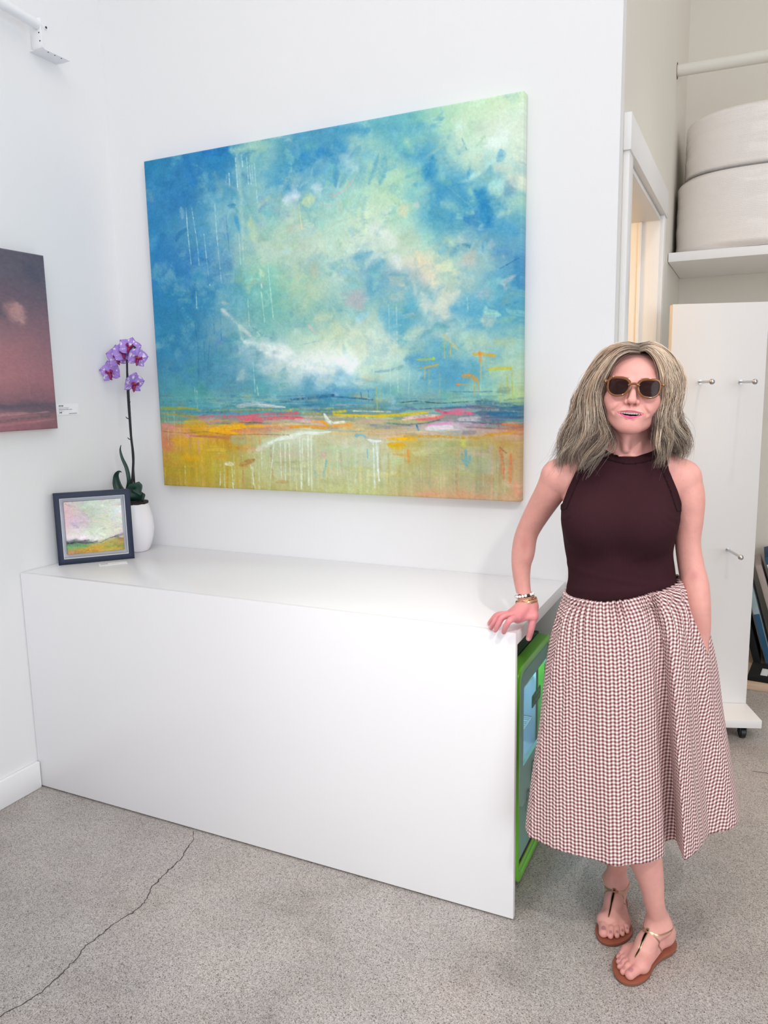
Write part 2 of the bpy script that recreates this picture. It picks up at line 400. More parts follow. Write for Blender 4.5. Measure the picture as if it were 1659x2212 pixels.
def words(txt, size, m, parent, loc, ax, ay, name='lettering', shear=0.0, bold=0.0):
    """raised lettering as a mesh part"""
    c = bpy.data.curves.new(name, 'FONT'); c.body = txt; c.size = size; c.shear = shear; c.resolution_u = 2; c.offset = bold
    t = bpy.data.objects.new(name, c); COL.objects.link(t)
    bpy.context.view_layer.update()
    me = bpy.data.meshes.new_from_object(t.evaluated_get(bpy.context.evaluated_depsgraph_get()))
    bpy.data.objects.remove(t); bpy.data.curves.remove(c)
    o = link(name, me, m, parent)
    ax, ay = Vector(ax), Vector(ay); n = ax.cross(ay)
    o.matrix_local = Matrix(((ax.x, ay.x, n.x, loc[0]), (ax.y, ay.y, n.y, loc[1]), (ax.z, ay.z, n.z, loc[2]), (0, 0, 0, 1)))
    return o
def fridge():
    FX = 1.885; YA, YB, ZA, ZB = -0.474, -0.075, 0.012, 0.70
    yc = (YA+YB)/2
    f = empty('drinks_fridge', (1.67, yc, 0), 0, 'small bright green glass door drinks fridge lit inside under the desk end', 'fridge')
    X = lambda x: x-1.67
    Y = lambda y: y-yc
    t = 0.022; xb = X(1.47); xf = X(1.842)
    ya, yb = Y(YA), Y(YB)
    # cabinet: five walls around the cold box
    mb = MB()
    mb.box(xb, xf, ya, ya+t, ZA, ZB).box(xb, xf, yb-t, yb, ZA, ZB).box(xb, xf, ya+t, yb-t, ZB-t, ZB)
    mb.box(xb, xb+t, ya+t, yb-t, ZA, ZB-t).box(xb+t, xf, ya+t, yb-t, ZA, 0.30)
    mb.build('cabinet', M['green_dk'], f, bevel=0.003)
    lb = MB()
    lb.box(xb+t+.001, xf-.002, ya+t, ya+t+.006, .301, ZB-t).box(xb+t+.001, xf-.002, yb-t-.006, yb-t, .301, ZB-t)
    lb.box(xb+t+.001, xb+t+.007, ya+t+.006, yb-t-.006, .301, ZB-t).box(xb+t+.007, xf-.002, ya+t+.006, yb-t-.006, .301, .307)
    lb.box(xb+t+.001, xf-.002, ya+t+.006, yb-t-.006, ZB-t-.006, ZB-t)
    for k in range(3):
        y = yb-t-.014-.10*k
        lb.box(xb+t+.007, xb+t+.02, y-.012, y, .307, ZB-t-.006)
    lb.build('liner', M['fr_in'], f)
    # door: outer green ring with rounded corners, lower panel, glass
    n = 7
    W2, H2 = yb-ya+.006, ZB-ZA+.004
    zc = (ZA+ZB)/2
    out = rrect(W2, H2, 0.045, n)
    inn = [(y*1.0, z) for y, z in rrect(W2-0.05, H2-0.05, 0.035, n)]
    mb = MB().ring(out, inn, (xf+.002, 0, zc), (0, 1, 0), (0, 0, 1), (X(FX)-xf-.002, 0, 0))
    door = mb.build('door', M['green'], f, smooth=True, bevel=0.006, sharp=50)
    # frame behind the glass with the window opening
    wy0, wy1, wz0, wz1 = Y(-0.396), Y(-0.112), 0.367, 0.622
    oy, oz = (wy0+wy1)/2, (wz0+wz1)/2
    inner = rrect(wy1-wy0, wz1-wz0, 0.006, n)
    outer2 = [(y-oy, z+zc-oz) for y, z in inn]
    MB().ring(outer2, inner, (xf+.026, oy, oz), (0, 1, 0), (0, 0, 1), (.010, 0, 0)).build('window_frame', mat('teal_grey_frame', rgb(128, 170, 158), 0.4, bump=0.01), door)
    pz0, pz1 = 0.245, 0.676
    MB().prism(rrect(W2-0.056, pz1-pz0, 0.03, n), (xf+.0375, 0, (pz0+pz1)/2), (0, 1, 0), (0, 0, 1), (.003, 0, 0)).build('door_glass', M['pane'], door)
    # base grille line and trim
    MB().box(xf+.0362, xf+.0395, ya+.035, yb-.03, .050, .060).build('base_trim', M['lime'], door)
    MB().box(xf+.0362, xf+.0372, ya+.035, yb-.03, .063, .075).build('base_slot', M['black'], door)
    # prints on the glass
    def decal(name, m, y, z, w, h, r=0.008, x=.0410, par=door):
        return MB().prism(rrect(w, h, r, 4), (xf+x, Y(y), z), (0, 1, 0), (0, 0, 1), (.0006, 0, 0)).build(name, m, par)
    st = decal('sticker', M['green_dk'], -0.267, 0.545, 0.108, 0.042)
    rng = random.Random(3); mb = MB()
    M['pale_green'] = mat('pale_green_print', rgb(140, 200, 150), 0.5, bump=0.01)
    for row, (zz, y0, y1) in enumerate(((0.556, -0.298, -0.232), (0.538, -0.312, -0.222))):
        y = y0
        while y < y1:
            w = rng.uniform(.004, .007)
            k = rng.randint(0, 3); x = xf+.0417
            if k == 0: mb.box(x, x+.0005, Y(y), Y(y+.0016), zz-.005, zz+.005).box(x, x+.0005, Y(y), Y(y+w), zz+.0034, zz+.005)
            elif k == 1: mb.box(x, x+.0005, Y(y), Y(y+.0016), zz-.005, zz+.005).box(x, x+.0005, Y(y+w-.0016), Y(y+w), zz-.005, zz+.005).box(x, x+.0005, Y(y+.0016), Y(y+w-.0016), zz-.0008, zz+.0008)
            elif k == 2: mb.box(x, x+.0005, Y(y+w/2-.0008), Y(y+w/2+.0008), zz-.005, zz+.0034).box(x, x+.0005, Y(y), Y(y+w), zz+.0034, zz+.005)
            else: mb.box(x, x+.0005, Y(y), Y(y+.0016), zz-.005, zz+.005).box(x, x+.0005, Y(y+.0016), Y(y+w), zz-.005, zz-.0034)
            y += w+.0025
    mb.build('lettering', M['pale_green'], door)
    decal('lime_sticker', M['lime'], -0.135, 0.585, 0.075, 0.07, .02)
    mb = MB()
    for q in range(3):
        ring_pts = [(xf+.0419, Y(-0.152+.013*q)+.0065*math.cos(a), 0.592-.012*(q % 2)+.011*math.sin(a)) for a in np.linspace(0, 5.6, 16)]
        mb.tube(ring_pts, .0013, 5)
    mb.build('emblem', M['green_dk'], door)
    # handwritten words on the lower panel (only their first letters show beside the skirt)
    def script(txt, y, z, size):
        words(txt, size, M['green_dk'], door, (xf+.0410, Y(y), z), (0, 1, 0), (0, 0, 1), 'handwriting', .35)
    script('Pro', -0.335, 0.285, 0.085); script('Pac', -0.39, 0.212, 0.085)
    # wire shelves
    for zz in (0.402, 0.548):
        mb = MB(); y0, y1 = ya+t+.012, yb-t-.012; x0, x1 = xb+t+.03, xf-.012
        mb.tube([(x0, y0, zz), (x1, y0, zz), (x1, y1, zz), (x0, y1, zz)], .0028, 8, closed=True)
        for k in range(1, 22):
            y = y0+(y1-y0)*k/22; mb.tube([(x0, y, zz+.003), (x1, y, zz+.003)], .0019, 6)
        mb.build('wire_shelf', M['wire'], f, smooth=True)
    M['lamp'] = mat('fridge_lamp_strip', rgb(200, 230, 255), 0.5, emit=(0.55, 0.80, 1.0, 1), estr=22.0)
    MB().box(xf-.05, xf-.012, ya+t+.03, yb-t-.03, ZB-t-.012, ZB-t-.0065).build('lamp_strip', M['lamp'], f)
    for sx in (xb+.03, xf-.03):
        for sy in (ya+.04, yb-.04):
            MB().lathe([(.014, 0), (.016, .003), (.016, .011)], 14, (sx, sy, .0005)).build('foot', M['black'], f)
    # a bottle on the lower shelf
    M['bottle'] = mat('lilac_bottle', rgb(170, 180, 215), 0.2, trans=0.3, bump=0.01)
    bt = empty('drink_bottle', (1.775, -0.395, 0.4078), 0, 'pale lilac drink bottle on the lower wire shelf of the green fridge', 'bottle')
    MB().lathe([(.001, 0), (.026, 0), (.030, .004), (.030, .075), (.026, .09), (.014, .108), (.012, .118)], 24).build('bottle_body', M['bottle'], bt, smooth=True)
    MB().lathe([(.0135, .118), (.0135, .132), (.001, .133)], 18).build('cap', M['green_dk'], bt, smooth=True)
fridge()

# ------------------------------------------------------------------ paint synthesis for the canvases
def vnoise(h, w, fy, fx, rng):
    g = rng.random((fy+2, fx+2)).astype(np.float32)
    y = np.linspace(0, fy, h, dtype=np.float32); x = np.linspace(0, fx, w, dtype=np.float32)
    yi = np.minimum(y.astype(int), fy); xi = np.minimum(x.astype(int), fx)
    ty = y-yi; tx = x-xi; ty = ty*ty*(3-2*ty); tx = tx*tx*(3-2*tx)
    a = g[yi][:, xi]; b = g[yi][:, xi+1]; c = g[yi+1][:, xi]; d = g[yi+1][:, xi+1]
    tx = tx[None, :]; ty = ty[:, None]
    return (a*(1-tx)+b*tx)*(1-ty)+(c*(1-tx)+d*tx)*ty
def fbm(h, w, fy, fx, rng, octs=4, gain=0.55):
    out = np.zeros((h, w), np.float32); amp = 1; tot = 0
    for o in range(octs):
        out += amp*vnoise(h, w, int(fy*2**o), int(fx*2**o), rng); tot += amp; amp *= gain
    return out/tot*2-1
def sample(img, y, x):
    h, w = img.shape[:2]
    y = np.clip(y, 0, h-1.001); x = np.clip(x, 0, w-1.001); yi = y.astype(int); xi = x.astype(int)
    ty = (y-yi)[..., None]; tx = (x-xi)[..., None]
    return (img[yi, xi]*(1-tx)+img[yi, xi+1]*tx)*(1-ty)+(img[yi+1, xi]*(1-tx)+img[yi+1, xi+1]*tx)*ty
def field(rows, cols, G, h, w):
    """smooth colour field from a coarse grid"""
    G = np.asarray(G, np.float32); v = np.linspace(0, 1, h); u = np.linspace(0, 1, w)
    A = np.zeros((len(rows), w, 3), np.float32)
    def cubic(xs, ys, t):
        m = np.gradient(ys, xs, axis=0); i = np.clip(np.searchsorted(xs, t, side='right')-1, 0, len(xs)-2)
        hh = (xs[i+1]-xs[i]); s = (t-xs[i])/hh
        sh = (slice(None),)+(None,)*(ys.ndim-1); s = s[sh]; hh = hh[sh]
        return (2*s**3-3*s**2+1)*ys[i]+(s**3-2*s**2+s)*hh*m[i]*.7+(-2*s**3+3*s**2)*ys[i+1]+(s**3-s**2)*hh*m[i+1]*.7
    for r in range(len(rows)): A[r] = cubic(np.asarray(cols), G[r], u)
    return cubic(np.asarray(rows), A, v)
def strokes(img, data, wm, hm, rng, edge=None):
    """lay brush strokes: (width m, r, g, b, alpha, softness, s0, t0, s1, t1 ...)"""
    h, w = img.shape[:2]
    e = fbm(h, w, 16, 16, rng, 5, .68) if edge is None else edge
    hz = fbm(h, w, 90, 12, rng, 3, .75)
    sp = fbm(h, w, 170, 170, rng, 2, .8)
    for st in data:
        wd, c, al, so = st[0], np.array(st[1:4], np.float32), st[4], st[5]
        p = np.array(st[6:], np.float32).reshape(-1, 2)*np.array([wm, hm], np.float32)
        r = wd*.5; mgn = r*2.2+.004
        x0, x1 = p[:, 0].min()-mgn, p[:, 0].max()+mgn; y0, y1 = p[:, 1].min()-mgn, p[:, 1].max()+mgn
        j0, j1 = max(int(x0/wm*w), 0), min(int(x1/wm*w)+2, w); i0, i1 = max(int(y0/hm*h), 0), min(int(y1/hm*h)+2, h)
        if j1-j0 < 1 or i1-i0 < 1: continue
        X = (np.arange(j0, j1, dtype=np.float32)+.5)/w*wm; Y = (np.arange(i0, i1, dtype=np.float32)+.5)/h*hm
        X, Y = np.meshgrid(X, Y); D = np.full(X.shape, 1e3, np.float32)
        if len(p) == 1: D = np.hypot(X-p[0, 0], Y-p[0, 1])
        Lt = np.r_[0, np.cumsum(np.hypot(*np.diff(p, axis=0).T))] if len(p) > 1 else [0, 1]; tq = np.full(X.shape, .5, np.float32); kk = 0
        for a, b in zip(p[:-1], p[1:]):
            ab = b-a; q = np.clip(((X-a[0])*ab[0]+(Y-a[1])*ab[1])/max(float(ab@ab), 1e-9), 0, 1)
            dn = np.hypot(X-a[0]-q*ab[0], Y-a[1]-q*ab[1]); nb = dn < D; tq = np.where(nb, (Lt[kk]+q*(Lt[kk+1]-Lt[kk]))/max(Lt[-1], 1e-9), tq); D = np.minimum(D, dn); kk += 1
        if len(p) > 1 and wd >= .012: r = r*(.38+.62*np.sqrt(np.clip(4*tq*(1-tq), 0, 1)))
        sn = sp[i0:i1, j0:j1]
        thin = wd < .012
        px = wm/w
        if thin:
            rr = max(r, px*.55)
            A = np.clip((rr+px*.6-D)/(px*1.2), 0, 1)*(.72+.9*sn+.8*e[i0:i1, j0:j1])*min(1, r/rr+.15)
        elif so > .5:
            d = D/r + e[i0:i1, j0:j1]*1.5+sn*.25
            A = np.clip((1.75-d)/1.9, 0, 1); A = A*A*(3-2*A)*(1+.5*sn)
        else:
            d = D/r + hz[i0:i1, j0:j1]*1.5+sn*.2
            A = np.clip((1.15-d)/.65, 0, 1); A = A*(1+.9*hz[i0:i1, j0:j1]+.5*sn)
        A = np.clip(A*al, 0, 1)[..., None]
        img[i0:i1, j0:j1] = img[i0:i1, j0:j1]*(1-A)+c*A
    return img

def canvas_mesh(name, img, wm, hm, depth, m, parent=None, bev=0.006):
    """stretched canvas: front grid with the paint wrapped round its edges; local x right, z up, y back; base at z=0"""
    h, w = img.shape[:2]
    def axis(n, L):
        c = np.linspace(0, L, n); k = 5
        co = np.r_[[0]*4, c[0]+bev*(1-np.cos(np.linspace(0, np.pi/2, k)))[0:k-1], np.linspace(bev, L-bev, n), L-bev*(1-np.cos(np.linspace(0, np.pi/2, k)))[0:k-1][::-1], [L]*4]
        de = np.r_[np.linspace(depth, bev*1.2, 4), bev*(1-np.sin(np.linspace(0, np.pi/2, k)))[0:k-1], np.zeros(n), bev*(1-np.sin(np.linspace(0, np.pi/2, k)))[0:k-1][::-1], np.linspace(bev*1.2, depth, 4)]
        ix = np.clip(np.r_[[0]*8, np.arange(n), [n-1]*8], 0, n-1)
        return co, de, ix
    cx, dx, ixx = axis(w, wm); cz, dz, ixz = axis(h, hm)
    X, Z = np.meshgrid(cx, hm-cz); Yd = np.maximum(dx[None, :], dz[:, None])
    V = np.stack([X, Yd, Z], -1).reshape(-1, 3); c = lin_np(img)[ixz][:, ixx].reshape(-1, 3)
    H, Wd = len(cz), len(cx); idx = np.arange(H*Wd).reshape(H, Wd)
    Q = np.stack([idx[:-1, :-1], idx[1:, :-1], idx[1:, 1:], idx[:-1, 1:]], -1).reshape(-1, 4)
    o = npmesh(name, V, Q, m, parent, True, c)
    return o
M['paint'] = mat('oil_paint_on_canvas', (.5, .5, .5, 1), 0.55, attr='paint', bump=0.05, bscale=420, vary=0.02, vscale=300, spec=0.3)

# --- the large blue painting
STROKES=[
(0.0254,35,115,175,0.7,0.8,0.131,-0,0.15,0.052),
(0.0209,40,120,190,0.8,0.8,0.189,-0,0.217,0.014),
(0.0355,45,130,190,0.6,0.8,0.471,0.062,0.503,0.049,0.555,0.07),
(0.0121,70,130,180,0.8,0.8,0.35,-0.005,0.383,-0.002),
(0.071,40,125,180,0.5,0.8,0.014,0.151,0.049,0.207,0.015,0.29),
(0.0169,70,150,200,0.8,0.8,0.278,0.195,0.287,0.235),
(0.0519,85,140,185,0.6,0.8,0.231,0.295,0.256,0.348),
(0.0406,85,155,190,0.5,0.8,0.362,0.085,0.411,0.118),
(0.0488,215,222,235,0.85,0.8,0.419,0.169,0.461,0.162),
(0.0401,190,205,205,0.5,0.8,0.453,0.13),
(0.0238,200,215,225,0.6,0.8,0.5,0.146,0.525,0.153),
(0.0362,205,215,175,0.7,0.8,0.473,0.183,0.502,0.177),
(0.0451,175,205,190,0.7,0.8,0.274,0.011,0.349,0.017),
(0.0205,185,205,200,0.5,0.8,0.29,0.026,0.298,0.155,0.296,0.263),
(0.0334,195,210,180,0.6,0.8,0.323,0.207,0.331,0.267),
(0.0504,195,210,195,0.6,0.8,0.351,0.275,0.355,0.341),
(0.0207,190,200,180,0.6,0.8,0.345,0.178,0.383,0.155),
(0.0213,200,220,180,0.6,0.8,0.344,0.353,0.353,0.37),
(0.0352,130,160,175,0.5,0.8,0.003,0.081,0.02,0.117),
(0.0217,150,180,195,0.6,0.8,0.11,0.147,0.115,0.181),
(0.0502,150,180,180,0.5,0.8,0.222,0.063,0.239,0.131),
(0.0384,130,185,205,0.5,0.8,0.188,0.14,0.239,0.131),
(0.0494,190,185,165,0.6,0.8,0.499,0.371),
(0.0452,200,195,185,0.5,0.8,0.422,0.252,0.471,0.242),
(0.0039,195,218,225,0.75,0.3,0.127,0.152,0.128,0.216,0.133,0.319),
(0.0039,195,218,225,0.75,0.3,0.145,0.155,0.156,0.253,0.159,0.322),
(0.0039,195,218,225,0.75,0.3,0.179,0.233,0.183,0.3,0.189,0.383),
(0.0038,195,218,225,0.75,0.3,0.217,0.151,0.219,0.244,0.226,0.379),
(0.0057,195,218,225,0.75,0.3,0.286,0.032,0.289,0.122),
(0.0049,195,218,225,0.75,0.3,0.304,0.028,0.306,0.06),
(0.0037,195,218,225,0.75,0.3,0.319,0.037,0.321,0.111),
(0.0037,195,218,225,0.75,0.3,0.326,0.061,0.329,0.112),
(0.0037,195,218,225,0.75,0.3,0.333,0.062,0.334,0.106),
(0.0037,195,218,225,0.75,0.3,0.34,0.056,0.345,0.165),
(0.0038,195,218,225,0.75,0.3,0.286,0.245,0.287,0.331),
(0.0038,195,218,225,0.75,0.3,0.296,0.273,0.297,0.319),
(0.006,195,218,225,0.75,0.3,0.344,0.35,0.347,0.403),
(0.0038,195,218,225,0.75,0.3,0.368,0.342,0.371,0.405),
(0.0037,195,218,225,0.75,0.3,0.265,0.073,0.265,0.106),
(0.004,230,215,170,0.9,0.3,0.462,0.187,0.464,0.219,0.468,0.251),
(0.0043,40,130,200,0.6,0.3,0.035,0.014,0.017,0.049),
(0.0034,60,110,160,0.5,0.3,0.25,0.192,0.255,0.298),
(0.0028,205,160,165,0.8,0.3,0.543,0.177,0.549,0.169,0.555,0.176),
(0.0028,215,175,175,0.7,0.3,0.524,0.193,0.548,0.202),
(0.0642,75,150,190,0.7,0.8,0.765,0.091,0.793,0.148,0.807,0.182),
(0.0488,55,140,185,0.8,0.8,0.802,0.115,0.787,0.165),
(0.0744,40,130,185,0.85,0.8,0.902,0.217,0.923,0.248,0.928,0.292),
(0.0562,60,140,185,0.7,0.8,0.861,0.196,0.888,0.258),
(0.0484,80,150,190,0.7,0.8,0.941,0.293,0.993,0.328),
(0.0191,80,155,190,0.8,0.8,0.798,0.202,0.801,0.246),
(0.0374,65,135,180,0.8,0.8,0.989,0.385,0.997,0.455),
(0.0304,90,150,190,0.6,0.8,0.95,0.425,0.981,0.399),
(0.0193,85,155,190,0.6,0.8,0.673,0.088,0.648,0.159),
(0.027,100,165,190,0.6,0.8,0.688,0.096,0.675,0.163),
(0.0313,70,145,185,0.7,0.8,0.566,0.009,0.65,0.024),
(0.0433,70,145,190,0.8,0.8,0.565,0.039,0.589,0.068),
(0.0199,80,150,190,0.8,0.8,0.564,0.091,0.562,0.152),
(0.0459,95,160,190,0.5,0.8,0.665,0.012,0.738,0.04,0.788,0.035),
(0.0368,100,160,190,0.6,0.8,0.607,0.346,0.653,0.335),
(0.053,95,160,190,0.7,0.8,0.643,0.384,0.683,0.363),
(0.0111,90,160,195,0.7,0.8,0.888,0.143,0.883,0.179),
(0.0076,80,150,195,0.7,0.8,0.916,0.342,0.917,0.363),
(0.0474,190,215,220,0.6,0.8,0.576,0.078,0.618,0.115),
(0.0329,215,228,225,0.6,0.8,0.862,0.054),
(0.0726,222,228,226,0.8,0.8,0.928,0.113,0.966,0.092),
(0.0443,195,212,195,0.6,0.8,0.875,0.127,0.915,0.162),
(0.0401,220,212,195,0.5,0.8,0.941,0.16,0.979,0.172),
(0.0598,225,225,222,0.7,0.8,0.675,0.291,0.711,0.319),
(0.0401,215,222,222,0.6,0.8,0.64,0.265,0.675,0.285),
(0.04,225,224,225,0.6,0.8,0.704,0.349,0.721,0.385),
(0.0394,230,210,180,0.5,0.8,0.777,0.378,0.763,0.346),
(0.035,225,210,180,0.6,0.8,0.729,0.225,0.735,0.253),
(0.0154,225,205,205,0.6,0.8,0.764,0.227),
(0.0385,200,190,180,0.6,0.8,0.875,0.382,0.896,0.361),
(0.0264,165,180,190,0.6,0.8,0.928,0.35,0.942,0.348),
(0.0188,225,205,170,0.6,0.8,0.963,0.379),
(0.0255,220,215,205,0.6,0.8,0.985,0.214,0.974,0.185),
(0.0323,215,222,205,0.5,0.8,0.989,0.146,0.989,0.077),
(0.0028,225,170,175,0.8,0.3,0.555,0.179,0.587,0.162,0.618,0.133),
(0.0029,90,150,175,0.8,0.3,0.87,0.083,0.88,0.111),
(0.0022,110,130,170,0.7,0.3,0.864,0.119,0.858,0.138,0.84,0.135),
(0.003,130,180,200,0.4,0.3,0.837,0.193,0.896,0.256),
(0.0038,60,120,170,0.7,0.3,0.955,0.408,0.996,0.386),
(0.0266,215,215,215,0.8,0.8,0.222,0.456,0.243,0.475,0.274,0.508,0.308,0.54),
(0.0265,200,215,205,0.6,0.8,0.274,0.508,0.282,0.549),
(0.0399,228,230,232,0.8,0.8,0.289,0.556,0.359,0.57,0.426,0.593),
(0.0528,232,232,234,0.85,0.8,0.351,0.59,0.408,0.613,0.458,0.634,0.542,0.65),
(0.0472,222,228,222,0.8,0.8,0.459,0.595,0.543,0.598),
(0.0177,205,200,195,0.6,0.8,0.223,0.436,0.245,0.441),
(0.0327,130,175,200,0.5,0.8,0.075,0.582),
(0.0127,225,190,190,0.6,0.8,0.478,0.52,0.494,0.541),
(0.042,205,208,180,0.6,0.8,0.495,0.505,0.543,0.498),
(0.0379,205,205,180,0.5,0.8,0.51,0.545),
(0.0375,165,175,130,0.6,0.8,0.231,0.847,0.275,0.857),
(0.0399,185,180,140,0.6,0.8,0.478,0.844,0.523,0.86),
(0.0232,215,218,205,0.7,0.8,0.31,0.881,0.364,0.856),
(0.0337,220,165,50,0.7,0.8,0.08,0.801,0.15,0.804),
(0.0342,220,165,40,0.7,0.8,0.037,0.853,0.092,0.86),
(0.0294,225,165,30,0.7,0.8,0.061,0.909,0.121,0.911),
(0.0394,205,120,95,0.6,0.8,0.004,0.861,0.027,0.887),
(0.0032,45,110,160,0.6,0.3,0.016,0.395,0.022,0.457),
(0.0032,45,110,160,0.6,0.3,0.078,0.407,0.08,0.475),
(0.0036,45,110,160,0.6,0.3,0.134,0.489,0.141,0.567),
(0.0027,45,110,160,0.6,0.3,0.195,0.479,0.196,0.527),
(0.0027,45,110,160,0.6,0.3,0.217,0.477,0.217,0.549),
(0.0028,45,110,160,0.6,0.3,0.141,0.57,0.137,0.666),
(0.0027,45,110,160,0.6,0.3,0.18,0.544,0.168,0.632),
(0.0027,45,110,160,0.6,0.3,0.161,0.554,0.161,0.61),
(0.0043,190,218,205,0.7,0.3,0.345,0.415,0.351,0.502),
(0.0043,190,218,205,0.7,0.3,0.372,0.408,0.377,0.494),
(0.0042,190,218,205,0.7,0.3,0.122,0.688,0.124,0.731),
(0.0042,190,218,205,0.7,0.3,0.129,0.699,0.128,0.753),
(0.004,190,218,205,0.7,0.3,0.311,0.619,0.314,0.706),
(0.004,190,218,205,0.7,0.3,0.32,0.685,0.323,0.716),
(0.0035,190,218,205,0.7,0.3,0.304,0.432,0.305,0.51),
(0.0036,190,218,205,0.7,0.3,0.144,0.399,0.144,0.447),
(0.0044,110,160,190,0.6,0.3,0.316,0.517,0.343,0.539,0.37,0.55),
(0.0034,130,175,200,0.5,0.3,0.45,0.574,0.506,0.564),
(0.0111,50,100,135,0.8,0.4,0.387,0.734,0.455,0.728,0.54,0.719),
(0.0054,60,110,130,0.7,0.4,0.345,0.737,0.404,0.738),
(0.0076,90,150,180,0.6,0.4,0.123,0.735,0.244,0.738,0.387,0.736),
(0.0104,95,140,180,0.8,0.4,0.129,0.768,0.205,0.766,0.261,0.772),
(0.0184,215,210,215,0.8,0.4,0.255,0.747,0.316,0.74,0.403,0.752),
(0.0136,170,160,60,0.8,0.4,0.003,0.752,0.072,0.751,0.13,0.755),
(0.0066,200,180,80,0.6,0.4,0.122,0.76,0.315,0.758,0.42,0.762),
(0.008,190,195,110,0.6,0.4,0.403,0.758,0.539,0.756),
(0.0114,225,100,115,0.8,0.4,0.129,0.779,0.205,0.779,0.278,0.779,0.333,0.772,0.437,0.769),
(0.0129,225,90,110,0.9,0.4,0.278,0.789,0.332,0.786,0.402,0.781,0.453,0.784),
(0.0231,230,105,130,0.85,0.4,0.26,0.786,0.307,0.779,0.332,0.793),
(0.019,225,140,130,0.6,0.4,0.132,0.79,0.204,0.793),
(0.0046,150,60,80,0.7,0.4,0.259,0.797,0.331,0.798),
(0.0151,230,180,185,0.7,0.4,0.429,0.789,0.506,0.799),
(0.0132,235,150,170,0.8,0.4,0.493,0.793,0.519,0.801),
(0.0184,200,140,125,0.7,0.4,0.288,0.818,0.39,0.815),
(0.0244,215,140,135,0.7,0.4,0.004,0.805,0.047,0.816),
(0.0116,225,150,175,0.7,0.4,0.082,0.841,0.117,0.837),
(0.0146,190,150,80,0.7,0.4,0.002,0.767,0.129,0.779),
(0.009,230,150,30,0.9,0.4,0.415,0.812,0.452,0.808,0.518,0.814),
(0.0106,240,165,30,0.9,0.4,0.479,0.793,0.506,0.793,0.522,0.804),
(0.0284,245,180,20,0.9,0.4,0.165,0.822,0.221,0.818,0.277,0.809),
(0.0189,240,175,30,0.8,0.4,0.183,0.826,0.254,0.829),
(0.0111,235,175,40,0.8,0.4,0.259,0.809,0.331,0.807),
(0.0053,225,180,80,0.8,0.4,0.453,0.769,0.506,0.771),
(0.0183,230,232,228,0.9,0.4,0.347,0.859,0.4,0.841,0.451,0.829,0.531,0.824),
(0.0131,235,235,228,0.9,0.4,0.513,0.772,0.525,0.793,0.538,0.798),
(0.0029,120,105,90,0.7,0.4,0.006,0.827,0.086,0.832,0.149,0.826,0.22,0.836,0.312,0.833,0.41,0.834),
(0.0189,180,120,70,0.9,0.4,0.257,0.93,0.283,0.918,0.303,0.91),
(0.0186,185,140,85,0.5,0.4,0.366,0.979,0.402,0.974),
(0.0143,235,235,230,0.8,0.4,0.208,0.927,0.234,0.927),
(0.0177,225,160,160,0.7,0.4,0.51,0.884,0.509,0.901),
(0.0089,90,170,190,0.7,0.4,0.516,0.908,0.506,0.953),
(0.009,130,180,190,0.5,0.4,0.478,0.926,0.484,0.954),
(0.0041,225,228,218,0.75,0.3,0.364,0.863,0.349,0.969),
(0.0045,225,228,218,0.75,0.3,0.383,0.859,0.383,0.964),
(0.0045,225,228,218,0.75,0.3,0.397,0.855,0.395,0.971),
(0.0045,225,228,218,0.75,0.3,0.409,0.858,0.41,0.949),
(0.0045,225,228,218,0.75,0.3,0.441,0.841,0.441,0.994),
(0.004,225,228,218,0.75,0.3,0.449,0.841,0.443,0.983),
(0.0062,225,228,218,0.75,0.3,0.465,0.837,0.463,0.982),
(0.0044,225,228,218,0.75,0.3,0.475,0.833,0.471,0.996),
(0.0042,225,228,218,0.75,0.3,0.325,0.874,0.325,0.945),
(0.0042,225,228,218,0.75,0.3,0.29,0.928,0.301,1),
(0.0043,225,228,218,0.75,0.3,0.23,0.934,0.231,1),
(0.0048,225,228,218,0.75,0.3,0.206,0.931,0.204,1.001),
(0.0038,225,228,218,0.75,0.3,0.192,0.943,0.189,0.994),
(0.0037,225,228,218,0.75,0.3,0.297,0.917,0.296,0.99),
(0.0043,225,170,50,0.8,0.3,0.193,0.851,0.193,0.884),
(0.0042,225,170,50,0.8,0.3,0.207,0.851,0.205,0.895),
(0.0042,225,170,50,0.8,0.3,0.227,0.847,0.226,0.869),
(0.0057,195,130,100,0.7,0.3,0.265,0.936,0.264,0.998),
(0.0034,205,190,155,0.6,0.3,0.014,0.767,0.016,0.797),
(0.0034,205,190,155,0.6,0.3,0.027,0.767,0.022,0.872),
(0.0034,205,190,155,0.6,0.3,0.049,0.756,0.045,0.849),
(0.0034,205,190,155,0.6,0.3,0.068,0.771,0.062,0.894),
(0.0077,210,140,170,0.5,0.3,0.124,0.856,0.125,0.9),
(0.0055,205,205,160,0.5,0.3,0.347,0.925,0.347,1.005),
(0.0033,215,215,180,0.5,0.3,0.453,0.924,0.452,0.97),
(0.0029,170,165,110,0.5,0.3,0.269,0.905,0.269,0.971),
(0.0057,205,205,160,0.5,0.3,0.238,0.902,0.235,0.989),
(0.0063,190,160,60,0.5,0.3,0.091,0.927,0.088,0.969),
(0.0039,170,165,110,0.5,0.3,0.421,0.933,0.42,0.975),
(0.0054,190,180,120,0.5,0.3,0.304,0.924,0.307,0.969),
(0.0031,205,205,160,0.5,0.3,0.179,0.912,0.177,0.956),
(0.003,215,215,180,0.5,0.3,0.442,0.915,0.443,0.982),
(0.0053,205,205,160,0.5,0.3,0.443,0.911,0.443,0.961),
(0.0045,200,150,70,0.5,0.3,0.154,0.941,0.152,1.015),
(0.0029,170,165,110,0.5,0.3,0.429,0.906,0.426,0.972),
(0.0058,190,180,120,0.5,0.3,0.347,0.935,0.346,0.975),
(0.0033,215,215,180,0.5,0.3,0.204,0.911,0.204,0.977),
